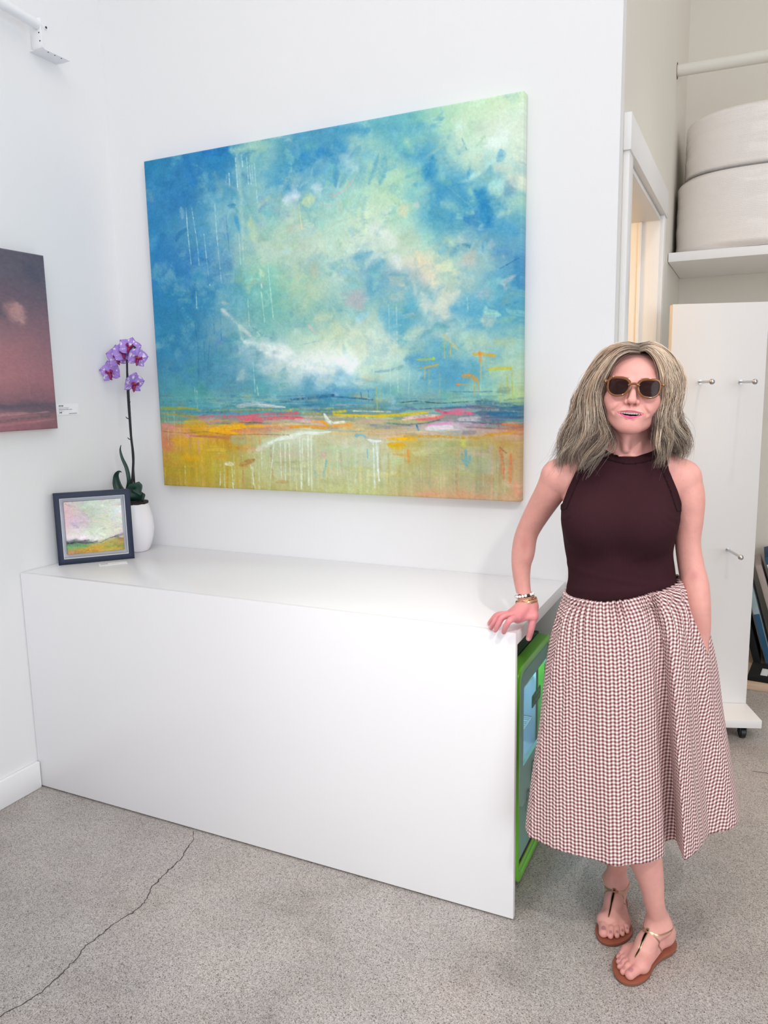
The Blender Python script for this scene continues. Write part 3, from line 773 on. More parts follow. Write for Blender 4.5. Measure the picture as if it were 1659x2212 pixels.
(0.0039,215,215,180,0.5,0.3,0.464,0.89,0.461,0.977),
(0.0038,215,215,180,0.5,0.3,0.491,0.903,0.49,0.988),
(0.0041,170,165,110,0.5,0.3,0.182,0.933,0.181,1.006),
(0.0045,190,160,60,0.5,0.3,0.105,0.899,0.102,0.996),
(0.0033,205,205,160,0.5,0.3,0.406,0.906,0.407,0.952),
(0.0048,170,165,110,0.5,0.3,0.435,0.904,0.438,0.948),
(0.0033,190,180,120,0.5,0.3,0.35,0.927,0.351,0.966),
(0.0066,170,165,110,0.5,0.3,0.177,0.917,0.175,1.013),
(0.0043,170,165,110,0.5,0.3,0.51,0.918,0.51,0.968),
(0.0066,205,205,160,0.5,0.3,0.075,0.938,0.072,1.006),
(0.0049,215,175,60,0.5,0.3,0.114,0.92,0.113,0.987),
(0.0055,215,215,180,0.5,0.3,0.427,0.924,0.427,0.997),
(0.0064,215,215,180,0.5,0.3,0.315,0.923,0.312,1.007),
(0.0044,215,215,180,0.5,0.3,0.509,0.903,0.511,0.944),
(0.0054,205,205,160,0.5,0.3,0.194,0.908,0.193,0.959),
(0.0042,170,165,110,0.5,0.3,0.205,0.925,0.204,1.005),
(0.0046,170,165,110,0.5,0.3,0.467,0.919,0.469,0.999),
(0.0032,170,165,110,0.5,0.3,0.125,0.914,0.121,1.002),
(0.0046,200,150,70,0.5,0.3,0.108,0.935,0.107,1.006),
(0.0035,190,180,120,0.5,0.3,0.311,0.932,0.313,0.981),
(0.0054,190,180,120,0.5,0.3,0.348,0.9,0.346,0.978),
(0.0061,190,180,120,0.5,0.3,0.52,0.895,0.518,0.977),
(0.0053,200,150,70,0.5,0.3,0.123,0.898,0.121,0.961),
(0.0066,170,165,110,0.5,0.3,0.127,0.931,0.125,0.989),
(0.0047,215,215,180,0.5,0.3,0.466,0.919,0.468,0.983),
(0.0067,190,160,60,0.5,0.3,0.066,0.924,0.065,0.98),
(0.0034,190,180,120,0.5,0.3,0.242,0.932,0.24,1.005),
(0.0041,205,205,160,0.5,0.3,0.316,0.936,0.316,1.007),
(0.0461,195,175,185,0.6,0.8,0.579,0.464,0.611,0.456,0.62,0.48),
(0.0251,150,165,185,0.5,0.8,0.567,0.44,0.586,0.442),
(0.0659,105,170,200,0.7,0.8,0.672,0.493,0.696,0.52,0.72,0.515),
(0.0526,115,180,200,0.6,0.8,0.738,0.485,0.761,0.471),
(0.0671,95,165,200,0.75,0.8,0.847,0.499,0.883,0.517,0.902,0.503),
(0.0468,110,175,205,0.6,0.8,0.888,0.493,0.896,0.467),
(0.0448,100,165,200,0.7,0.8,0.783,0.6,0.818,0.589),
(0.0373,90,155,190,0.7,0.8,0.73,0.626,0.818,0.627,0.874,0.641),
(0.0248,95,155,185,0.6,0.8,0.76,0.65,0.874,0.654),
(0.0263,95,155,195,0.7,0.8,0.54,0.703,0.605,0.708,0.653,0.705),
(0.0359,200,210,205,0.7,0.8,0.773,0.454,0.784,0.501),
(0.0358,215,215,205,0.7,0.8,0.813,0.487,0.861,0.458),
(0.0838,212,222,212,0.7,0.8,0.64,0.555,0.677,0.563),
(0.069,238,238,242,0.8,0.8,0.559,0.623,0.607,0.632),
(0.0344,235,235,242,0.7,0.8,0.584,0.647),
(0.0329,190,210,195,0.6,0.8,0.731,0.569,0.778,0.544),
(0.0438,185,205,205,0.5,0.8,0.847,0.548),
(0.0429,205,205,190,0.6,0.8,0.916,0.534,0.942,0.532),
(0.0357,180,195,160,0.5,0.8,0.883,0.58,0.943,0.601),
(0.0352,190,190,140,0.5,0.8,0.943,0.589,0.988,0.592),
(0.0312,225,222,220,0.6,0.8,0.569,0.86),
(0.0199,190,205,130,0.6,0.8,0.921,0.673),
(0.0366,190,150,90,0.6,0.8,0.949,0.847,0.984,0.85),
(0.0349,215,150,120,0.7,0.8,0.756,0.996,0.816,0.993,0.93,0.993),
(0.0245,225,150,130,0.7,0.8,0.993,0.952,0.995,0.987),
(0.0498,180,165,125,0.6,0.8,0.941,0.967,0.972,0.972),
(0.0344,150,165,130,0.5,0.8,0.786,0.964),
(0.0508,200,205,175,0.5,0.8,0.547,0.478,0.564,0.551),
(0.0037,190,218,212,0.65,0.3,0.692,0.478,0.693,0.719),
(0.0037,190,218,212,0.65,0.3,0.711,0.48,0.712,0.713),
(0.0037,190,218,212,0.65,0.3,0.743,0.652,0.738,0.717),
(0.0035,190,218,212,0.65,0.3,0.881,0.474,0.883,0.504),
(0.0036,190,218,212,0.65,0.3,0.913,0.63,0.912,0.723),
(0.016,190,190,150,0.8,0.4,0.824,0.565,0.846,0.588,0.858,0.604),
(0.0103,215,170,70,0.9,0.4,0.897,0.618,0.913,0.618,0.943,0.624),
(0.0095,235,140,70,0.9,0.4,0.91,0.615,0.912,0.636),
(0.0145,225,150,70,0.85,0.4,0.869,0.674,0.885,0.672,0.897,0.679,0.905,0.688),
(0.008,245,140,30,0.9,0.4,0.885,0.672),
(0.0122,235,120,60,0.9,0.4,0.859,0.697),
(0.0049,220,160,90,0.8,0.4,0.857,0.695,0.885,0.697),
(0.0123,180,185,100,0.7,0.4,0.76,0.628,0.804,0.626),
(0.0122,170,210,90,0.9,0.4,0.801,0.626),
(0.0066,195,170,90,0.8,0.4,0.757,0.653,0.812,0.642),
(0.0159,205,190,60,0.7,0.4,0.929,0.658,0.983,0.657),
(0.0076,75,140,185,0.8,0.4,0.969,0.499,0.997,0.492),
(0.0062,60,110,150,0.8,0.4,0.54,0.723,0.589,0.727,0.646,0.733),
(0.0034,60,90,90,0.9,0.4,0.717,0.742,0.759,0.738,0.817,0.745,0.888,0.741,0.93,0.737),
(0.0034,70,100,110,0.7,0.4,0.746,0.762,0.846,0.755,0.916,0.75),
(0.0091,100,165,200,0.8,0.4,0.826,0.751,0.888,0.75),
(0.0202,70,110,145,0.85,0.4,0.902,0.741,0.957,0.751,0.997,0.757),
(0.0202,50,110,150,0.85,0.4,0.93,0.772,0.997,0.773),
(0.0097,120,100,125,0.6,0.4,0.902,0.757,0.962,0.763),
(0.0044,210,220,220,0.8,0.4,0.594,0.764,0.698,0.767),
(0.0044,150,160,170,0.7,0.4,0.539,0.747,0.636,0.746),
(0.0133,225,190,30,0.9,0.4,0.539,0.774,0.62,0.778,0.698,0.776,0.758,0.772,0.788,0.769),
(0.0089,210,190,60,0.8,0.4,0.539,0.768,0.572,0.764),
(0.0213,240,195,190,0.8,0.4,0.722,0.788,0.773,0.781,0.817,0.778),
(0.0101,240,110,110,0.9,0.4,0.758,0.788,0.802,0.785,0.831,0.775,0.888,0.772),
(0.0207,220,110,150,0.8,0.4,0.817,0.769,0.86,0.767,0.897,0.772),
(0.01,185,90,120,0.7,0.4,0.806,0.762,0.834,0.772),
(0.0084,225,150,200,0.9,0.4,0.788,0.804,0.823,0.799,0.846,0.797),
(0.0253,230,218,232,0.8,0.4,0.782,0.814,0.846,0.807),
(0.0206,205,195,205,0.8,0.4,0.86,0.788,0.916,0.788),
(0.0219,200,165,150,0.7,0.4,0.603,0.795,0.682,0.791),
(0.0052,70,120,130,0.8,0.4,0.682,0.798,0.74,0.804),
(0.0038,90,90,100,0.7,0.4,0.74,0.801,0.782,0.798,0.817,0.788),
(0.0041,150,70,110,0.8,0.4,0.894,0.797,0.93,0.799,0.962,0.8),
(0.0064,235,120,60,0.9,0.4,0.962,0.8,0.997,0.803),
(0.0032,240,130,80,0.9,0.4,0.968,0.796,0.997,0.795),
(0.0262,205,170,130,0.7,0.4,0.635,0.825,0.682,0.821,0.758,0.817),
(0.0089,235,160,80,0.8,0.4,0.538,0.807,0.587,0.803),
(0.0089,240,230,215,0.8,0.4,0.538,0.798,0.568,0.795),
(0.0173,225,175,50,0.85,0.4,0.681,0.841,0.758,0.84),
(0.0129,245,185,10,0.9,0.4,0.709,0.842,0.734,0.84),
(0.026,220,165,20,0.8,0.4,0.684,0.858,0.727,0.86),
(0.0103,205,150,60,0.8,0.4,0.728,0.834,0.817,0.833,0.902,0.838,0.989,0.819),
(0.0163,210,155,60,0.7,0.4,0.922,0.829,0.984,0.823),
(0.0249,205,210,100,0.8,0.4,0.871,0.851),
(0.0087,210,150,60,0.6,0.4,0.699,0.884,0.742,0.89),
(0.0071,120,180,210,0.9,0.4,0.599,0.832,0.618,0.832,0.625,0.838),
(0.0132,90,170,200,0.8,0.4,0.601,0.835),
(0.0158,228,230,235,0.9,0.4,0.631,0.845,0.65,0.848,0.666,0.848),
(0.0208,90,160,200,0.7,0.4,0.877,0.87,0.88,0.912),
(0.0098,235,90,80,0.8,0.4,0.966,0.919),
(0.0049,150,70,70,0.8,0.4,0.957,0.862,0.971,0.875),
(0.0032,190,180,110,0.75,0.3,0.827,0.574,0.828,0.627),
(0.004,200,175,90,0.75,0.3,0.842,0.591,0.842,0.621),
(0.0036,210,170,90,0.75,0.3,0.913,0.637,0.912,0.686),
(0.0056,205,160,80,0.75,0.3,0.897,0.682,0.898,0.725),
(0.004,205,160,80,0.75,0.3,0.906,0.688,0.909,0.716),
(0.0037,200,180,130,0.75,0.3,0.78,0.65,0.779,0.679),
(0.0049,190,180,100,0.75,0.3,0.79,0.657,0.791,0.711),
(0.0037,190,180,100,0.75,0.3,0.815,0.664,0.816,0.721),
(0.0035,190,185,80,0.75,0.3,0.972,0.675,0.974,0.724),
(0.0035,190,185,80,0.75,0.3,0.983,0.669,0.985,0.742),
(0.0036,190,185,80,0.75,0.3,0.959,0.693,0.957,0.748),
(0.0038,180,185,90,0.75,0.3,0.656,0.699,0.658,0.765),
(0.0038,180,185,90,0.75,0.3,0.667,0.699,0.667,0.738),
(0.0035,40,110,170,0.75,0.3,0.615,0.711,0.617,0.738),
(0.0039,40,100,170,0.75,0.3,0.635,0.708,0.636,0.738),
(0.0068,40,120,170,0.75,0.3,0.758,0.804,0.762,0.817),
(0.0032,150,70,110,0.75,0.3,0.952,0.788,0.954,0.806),
(0.0086,225,130,60,0.75,0.3,0.735,0.873,0.737,0.906),
(0.0061,225,230,235,0.75,0.3,0.645,0.852,0.647,0.981),
(0.0061,225,230,235,0.75,0.3,0.653,0.852,0.659,0.96),
(0.0044,225,230,235,0.75,0.3,0.658,0.858,0.655,0.933),
(0.0083,90,160,200,0.75,0.3,0.868,0.874,0.87,0.899),
(0.0066,90,160,200,0.75,0.3,0.887,0.873,0.888,0.902),
(0.004,90,160,200,0.75,0.3,0.629,0.872,0.629,0.896),
(0.0114,205,120,80,0.75,0.3,0.957,0.866,0.963,0.894,0.966,0.941),
(0.0146,215,125,80,0.75,0.3,0.982,0.878,0.981,0.953),
(0.0034,220,190,150,0.75,0.3,0.807,0.947,0.81,0.963),
(0.0034,220,190,150,0.75,0.3,0.816,0.943,0.817,0.98),
(0.0034,220,190,150,0.75,0.3,0.825,0.94,0.826,0.963),
(0.0037,190,180,120,0.45,0.3,0.722,0.89,0.722,0.972),
(0.0051,190,180,120,0.45,0.3,0.743,0.935,0.743,0.993),
(0.0057,190,195,160,0.45,0.3,0.969,0.922,0.969,0.983),
(0.0059,170,165,110,0.45,0.3,0.663,0.87,0.661,0.954),
(0.0036,200,165,130,0.45,0.3,0.765,0.875,0.765,0.939),
(0.0055,150,160,125,0.45,0.3,0.914,0.864,0.914,0.922),
(0.0037,190,180,120,0.45,0.3,0.66,0.887,0.662,0.926),
(0.0026,200,165,130,0.45,0.3,0.783,0.925,0.784,1.001),
(0.0045,190,180,120,0.45,0.3,0.685,0.905,0.684,0.955),
(0.0026,190,180,120,0.45,0.3,0.707,0.915,0.706,0.992),
(0.0039,190,195,160,0.45,0.3,0.855,0.872,0.855,0.939),
(0.0055,190,195,160,0.45,0.3,0.816,0.912,0.817,0.995),
(0.0042,150,160,125,0.45,0.3,0.764,0.913,0.765,0.984),
(0.0049,190,180,120,0.45,0.3,0.687,0.868,0.687,0.943),
(0.0041,175,150,110,0.45,0.3,0.949,0.872,0.95,0.926),
(0.005,175,150,110,0.45,0.3,0.792,0.895,0.79,0.955),
(0.0049,150,160,125,0.45,0.3,0.911,0.916,0.911,0.981),
(0.0032,150,160,125,0.45,0.3,0.984,0.908,0.986,0.939),
(0.003,200,165,130,0.45,0.3,0.867,0.873,0.869,0.918),
(0.003,190,180,120,0.45,0.3,0.737,0.878,0.735,0.943),
(0.0038,200,165,130,0.45,0.3,0.881,0.883,0.88,0.943),
(0.004,215,215,180,0.45,0.3,0.547,0.877,0.546,0.949),
(0.0047,175,150,110,0.45,0.3,0.95,0.872,0.951,0.916),
(0.0043,175,150,110,0.45,0.3,0.949,0.899,0.949,0.961),
(0.0053,190,195,160,0.45,0.3,0.917,0.882,0.919,0.964),
(0.0028,150,160,125,0.45,0.3,0.877,0.876,0.878,0.944),
(0.0058,190,180,120,0.45,0.3,0.587,0.879,0.585,0.944),
(0.0037,200,165,130,0.45,0.3,0.97,0.869,0.971,0.926),
(0.0027,190,195,160,0.45,0.3,0.962,0.891,0.964,0.961),
(0.0032,175,150,110,0.45,0.3,0.912,0.873,0.912,0.935),
(0.0048,175,150,110,0.45,0.3,0.957,0.909,0.957,0.98),
(0.0043,200,165,130,0.45,0.3,0.839,0.919,0.841,0.973),
(0.0032,150,160,125,0.45,0.3,0.878,0.891,0.877,0.925),
(0.004,175,150,110,0.45,0.3,0.77,0.931,0.77,0.998),
(0.004,190,200,190,0.5,0.3,0.695,0.744,0.722,0.745,0.748,0.742),
(0.0024,70,120,140,0.5,0.3,0.231,0.719,0.298,0.721,0.362,0.721),
(0.003,60,130,175,0.5,0.3,0.905,0.743,0.959,0.745,1.013,0.745),
(0.0023,170,170,110,0.5,0.3,0.332,0.727,0.377,0.727,0.42,0.731),
(0.0039,60,130,175,0.5,0.3,0.24,0.738,0.296,0.741,0.35,0.74),
(0.0025,60,130,175,0.5,0.3,0.709,0.731,0.771,0.732,0.832,0.734),
(0.0041,190,200,190,0.5,0.3,0.272,0.73,0.346,0.729,0.417,0.73),
(0.0027,70,120,140,0.5,0.3,-0.006,0.732,0.078,0.733,0.158,0.732),
(0.0023,190,200,190,0.5,0.3,0.379,0.734,0.448,0.732,0.514,0.734),
(0.0047,60,130,175,0.5,0.3,-0.005,0.742,0.046,0.743,0.096,0.745),
(0.0041,70,120,140,0.5,0.3,0.293,0.738,0.325,0.737,0.355,0.741),
(0.0034,110,130,120,0.5,0.3,0.25,0.745,0.284,0.743,0.317,0.746),
(0.0039,60,130,175,0.5,0.3,0.767,0.734,0.785,0.736,0.803,0.736),
(0.0027,110,130,120,0.5,0.3,0.04,0.73,0.11,0.729,0.177,0.731),
(0.003,190,200,190,0.5,0.3,0.194,0.739,0.26,0.742,0.325,0.741),
(0.0034,140,180,185,0.5,0.3,-0.004,0.719,0.038,0.718,0.079,0.717),
(0.0032,190,200,190,0.5,0.3,0.847,0.748,0.901,0.75,0.955,0.751),
(0.0029,190,200,190,0.5,0.3,0.345,0.739,0.415,0.741,0.483,0.742),
(0.0024,110,130,120,0.5,0.3,0.126,0.724,0.157,0.725,0.188,0.724),
(0.0047,110,130,120,0.5,0.3,-0.013,0.713,0.019,0.712,0.051,0.716),
(0.0038,60,130,175,0.5,0.3,0.084,0.728,0.128,0.728,0.172,0.726),
(0.0034,190,200,190,0.5,0.3,0.101,0.735,0.161,0.733,0.218,0.738),
(0.0025,170,170,110,0.5,0.3,0.132,0.729,0.168,0.73,0.203,0.728),
(0.0033,70,120,140,0.5,0.3,0.221,0.749,0.276,0.747,0.329,0.752),
(0.0031,60,130,175,0.5,0.3,0.412,0.719,0.462,0.719,0.51,0.722),
(0.0029,140,180,185,0.5,0.3,0.106,0.72,0.161,0.72,0.216,0.723),
(0.003,60,130,175,0.5,0.3,0.344,0.739,0.412,0.738,0.478,0.741),
(0.0044,60,130,175,0.5,0.3,0.204,0.716,0.235,0.714,0.267,0.718),
(0.0035,70,120,140,0.5,0.3,0.75,0.745,0.792,0.743,0.832,0.744),
(0.0034,110,130,120,0.5,0.3,0.344,0.717,0.4,0.719,0.455,0.719),
]

def big_painting():
    rng = np.random.default_rng(11)
    rows = [0, .1, .2, .3, .4, .5, .58, .66, .73, .765, .785, .81, .85, .9, .95, 1.0]
    cols = [0, .12, .237, .348, .454, .555, .651, .744, .832, .917, 1.0]
    G = [
     [(40,125,170),(55,130,180),(30,120,180),(150,190,185),(95,160,185),(85,150,185),(95,165,190),(120,180,185),(170,205,185),(195,215,190),(200,215,185)],
     [(60,135,185),(50,125,180),(85,150,185),(140,185,195),(70,145,190),(80,150,190),(165,200,190),(90,160,190),(175,205,195),(205,220,205),(215,220,210)],
     [(55,130,180),(80,145,185),(105,165,195),(150,190,190),(175,200,190),(160,200,195),(185,210,185),(160,200,190),(75,150,190),(140,185,195),(215,215,200)],
     [(50,130,185),(60,130,185),(95,150,190),(175,200,190),(190,205,195),(200,215,200),(205,215,205),(190,210,195),(140,190,195),(50,130,180),(130,180,188)],
     [(50,130,180),(60,135,180),(98,160,185),(140,195,185),(180,200,180),(175,200,195),(110,165,190),(215,205,195),(215,215,190),(165,190,190),(90,150,190)],
     [(60,140,180),(65,135,175),(120,165,185),(125,180,180),(150,190,180),(145,185,185),(165,195,190),(95,165,190),(200,205,200),(110,170,195),(95,160,185)],
     [(70,140,180),(80,145,180),(95,155,180),(200,210,215),(190,210,200),(200,210,190),(205,215,205),(175,200,190),(130,180,190),(175,200,190),(150,190,190)],
     [(85,150,175),(80,145,170),(100,150,175),(105,165,180),(205,215,218),(235,235,240),(195,215,205),(120,175,195),(90,155,190),(120,175,190),(175,195,165)],
     [(95,155,165),(95,160,165),(115,165,170),(110,165,175),(90,150,175),(90,150,185),(110,165,180),(120,165,170),(140,185,175),(150,190,180),(165,190,150)],
     [(95,155,160),(90,150,170),(100,150,165),(95,140,155),(80,130,150),(90,135,155),(105,150,160),(110,150,155),(120,155,155),(90,120,145),(70,115,140)],
     [(120,155,130),(130,150,140),(150,150,145),(165,160,150),(175,165,150),(170,165,120),(150,165,140),(140,160,150),(165,150,155),(110,115,145),(75,110,140)],
     [(190,140,120),(205,160,60),(225,140,90),(205,160,115),(205,200,165),(215,180,120),(185,165,140),(200,160,150),(220,200,215),(190,160,165),(200,130,100)],
     [(205,135,105),(215,165,70),(200,150,55),(195,195,165),(220,215,195),(195,190,165),(205,200,180),(205,170,90),(170,170,115),(185,160,95),(195,150,85)],
     [(200,150,80),(200,160,50),(190,165,80),(190,190,150),(195,190,160),(195,195,165),(200,205,185),(190,170,100),(165,165,125),(160,160,130),(195,140,95)],
     [(190,155,60),(185,155,50),(190,170,90),(195,190,145),(190,185,145),(195,190,150),(195,190,145),(175,165,115),(190,165,125),(165,155,125),(195,145,105)],
     [(180,150,80),(185,155,70),(185,165,90),(185,165,95),(185,175,110),(190,185,125),(190,185,120),(195,155,110),(205,150,115),(200,150,120),(205,140,110)]]
    h, w = 520, 600; wm, hm = 1.544, 1.299
    base = field(rows, cols, G, h, w)
    yy, xx = np.meshgrid(np.arange(h, dtype=np.float32), np.arange(w, dtype=np.float32), indexing='ij')
    sky = np.clip((0.77-yy/h)/.1, 0, 1)
    n1, n2 = fbm(h, w, 7, 8, rng, 5, .6), fbm(h, w, 7, 8, rng, 5, .6)
    img = sample(base, yy+n1*(34*sky+5), xx+n2*(34*sky+8))
    # scumbled brushwork: paler and bluer passes of the same palette
    b1 = fbm(h, w, 9, 9, rng, 5, .62); b2 = fbm(h, w, 14, 12, rng, 5, .65); b3 = fbm(h, w, 6, 90, rng, 3, .6); b4 = fbm(h, w, 120, 10, rng, 3, .6)
    f1 = fbm(h, w, 200, 220, rng, 2, .8)
    pale = np.array([205, 222, 208], np.float32); blue = np.array([78, 150, 188], np.float32)
    a = np.clip(b1*1.1-.12+f1*.12, 0, .30)[..., None]*sky[..., None]; img = img*(1-a)+pale*a
    a = np.clip(b2*1.1-.16+f1*.12, 0, .22)[..., None]*sky[..., None]; img = img*(1-a)+blue*a
    low = 1-sky
    img += (b3*11*low+b4*9*np.exp(-((yy/h-.785)/.05)**2))[..., None]*np.array([1, .98, .8], np.float32)
    # many small dabs of the brush in neighbouring colours
    sg = (low*np.clip((xx/w-.18)/.25, 0, 1)*.36*np.clip((yy/h-.81)/.06, 0, 1))[..., None]; base = base*(1-sg)+np.array([192, 190, 158], np.float32)*sg; img = img*(1-sg)+np.array([192, 190, 158], np.float32)*sg
    dabs = []
    def at(s, t): return base[min(max(int(t*h), 0), h-1), min(max(int(s*w), 0), w-1)]
    for k in range(760):
        s, t = rng.uniform(0, 1), rng.uniform(0, .755); a = rng.normal(-.75, .55) if rng.random() < .6 else rng.normal(.5, .6)
        if t > .66: a = rng.normal(0, .12)
        L_ = rng.uniform(.02, .085); wd = rng.uniform(.012, .042); ds, dt = L_*math.cos(a)/wm, L_*math.sin(a)/hm
        c = at(s+rng.normal(0, .06), t+rng.normal(0, .05))+rng.normal(0, 9)+rng.normal(0, 5, 3)
        dabs.append((wd, c[0], c[1], c[2], rng.uniform(.25, .6), .6 if rng.random() < .5 else .45, s-ds/2, t-dt/2, s+rng.normal(0, .01), t, s+ds/2, t+dt/2))
    for k in range(260):
        s, t = rng.uniform(0, 1), rng.uniform(.80, .97); c = at(s+rng.normal(0, .05), t+rng.normal(0, .03))+rng.normal(0, 10)+rng.normal(0, 6, 3)
        if rng.random() < .5: L_ = rng.uniform(.03, .16); dabs.append((rng.uniform(.004, .013), c[0], c[1], c[2], rng.uniform(.3, .7), .3, s, t, s+rng.normal(0, .003), min(t+L_, 1)))
        else: L_ = rng.uniform(.02, .09); dabs.append((rng.uniform(.012, .035), c[0], c[1], c[2], rng.uniform(.3, .6), .45, s, t, s+L_, t+rng.normal(0, .006)))
    for k in range(150):
        s, t = rng.uniform(0, 1), rng.normal(.79, .028); c = at(s+rng.normal(0, .08), t+rng.normal(0, .02))+rng.normal(0, 16)+rng.normal(0, 8, 3); L_ = rng.uniform(.04, .2)
        dabs.append((rng.uniform(.003, .016), c[0], c[1], c[2], rng.uniform(.4, .8), .45, s, t, s+L_*.5, t+rng.normal(0, .004), s+L_, t+rng.normal(0, .005)))
    img = strokes(img, dabs, wm, hm, rng)
    img = strokes(img, STROKES, wm, hm, rng)
    img += (fbm(h, w, 230, 260, rng, 2, .9)*9+fbm(h, w, 40, 46, rng, 3, .6)*7)[..., None]
    img = ((img-158)*1.14+166)*np.array([.970, 1.015, .990], np.float32)
    o = canvas_mesh('painting', np.clip(img, 0, 255), wm, hm, 0.038, M['paint'])
    o.location = (0.217, -0.04, 1.131)
    tag(o, 'large abstract landscape painting with blue sky and orange horizon hanging above the white desk', 'painting')
big_painting()

# --- the dusky pink painting on the left wall (mostly outside the frame)
def pink_painting():
    rng = np.random.default_rng(5)
    # rows down, columns from the cut-off edge towards the corner of the room
    rows = [0, .12, .25, .4, .55, .7, .82, .88, .94, 1]; cols = [0, .35, .65, .85, 1]
    G = [[(120,100,110),(112,96,108),(105,95,108),(88,85,100),(80,80,96)], [(135,112,118),(125,105,115),(120,108,116),(95,90,104),(84,84,100)],
         [(120,98,108),(118,98,110),(125,105,112),(105,90,104),(100,90,104)], [(150,108,116),(150,112,120),(160,125,128),(140,105,115),(130,100,112)],
         [(175,122,126),(180,125,130),(180,122,126),(168,115,122),(150,108,118)], [(165,118,124),(168,118,126),(172,120,126),(170,115,122),(160,108,118)],
         [(150,110,120),(150,108,118),(140,104,114),(140,100,110),(135,96,108)], [(120,95,108),(118,94,106),(112,92,104),(104,88,102),(100,84,98)],
         [(180,118,128),(165,112,122),(140,108,114),(150,106,112),(135,98,106)], [(195,125,138),(175,112,125),(165,105,118),(150,98,110),(135,90,102)]]
    h, w = 240, 300
    img = field(rows, cols, G, h, w); yy, xx = np.meshgrid(np.arange(h, dtype=np.float32), np.arange(w, dtype=np.float32), indexing='ij')
    img = sample(img, yy+fbm(h, w, 6, 6, rng, 4)*14, xx+fbm(h, w, 6, 6, rng, 4)*18)
    img = strokes(img, [(.06, 200, 155, 150, .75, .8, .885, .30, .90, .38), (.05, 190, 140, 140, .6, .8, .84, .33, .9, .30), (.09, 88, 84, 98, .6, .9, .72, .27, .83, .35), (.05, 70, 75, 95, .6, .9, .93, .06, .98, .14),
       (.10, 185, 130, 132, .5, .9, .76, .45, .8, .5), (.012, 200, 150, 155, .6, .4, .7, .93, .8, .915, .9, .91, .97, .905), (.02, 90, 82, 98, .7, .4, .6, .87, .8, .868, 1, .86), (.012, 185, 120, 128, .7, .4, .7, .98, .85, .965, .99, .95),
       (.010, 92, 88, 96, .7, .4, .72, .96, .85, .94, .97, .93), (.004, 190, 150, 140, .5, .3, .9, .68, .905, .82)], 1.22, .64, rng)
    img = img*.86+np.array([150, 132, 136], np.float32)*.17
    img += (fbm(h, w, 100, 120, rng, 2, .8)*7)[..., None]
    o = canvas_mesh('painting', np.clip(img, 0, 255), 1.20, 0.642, 0.038, M['paint'])
    # its face looks along +x: local x runs towards +y
    o.location = (0.040, -1.609, 1.3905); o.rotation_euler = (0, 0, math.radians(90))
    tag(o, 'dusky pink and grey abstract painting cut off at the left edge of the photo', 'painting')
pink_painting()

M['card'] = mat('white_card', rgb(247, 247, 250), 0.6, bump=0.01)
M['ink'] = mat('navy_ink', rgb(28, 34, 60), 0.7, bump=0.01)
def wall_card():
    e = empty('wall_label', (0.0, -0.33, 1.462), 0, 'small white caption card on the left wall beside the pink painting', 'label')
    MB().box(.0005, .0025, -.062, .062, -.022, .022).build('card', M['card'], e)
    x, ax, ay = .0028, (0, 1, 0), (0, 0, 1)
    words('PAYNE', .0072, M['ink'], e, (x, -.036, .0105), ax, ay, bold=.0003)
    words('A Day Once Dreamed', .0052, M['ink'], e, (x, -.036, .0035), ax, ay)
    words('acrylic and mixed media on canvas', .0046, M['ink'], e, (x, -.036, -.0025), ax, ay, bold=.0001)
    words('40" x 30" x 1"', .0046, M['ink'], e, (x, -.036, -.0085), ax, ay)
    words('$1800', .0056, M['ink'], e, (x, -.036, -.0150), ax, ay, bold=.0003)
    MB().box(.0026, .0029, .012, .052, -.0185, -.0168).build('footer_line', M['ink'], e)
wall_card()

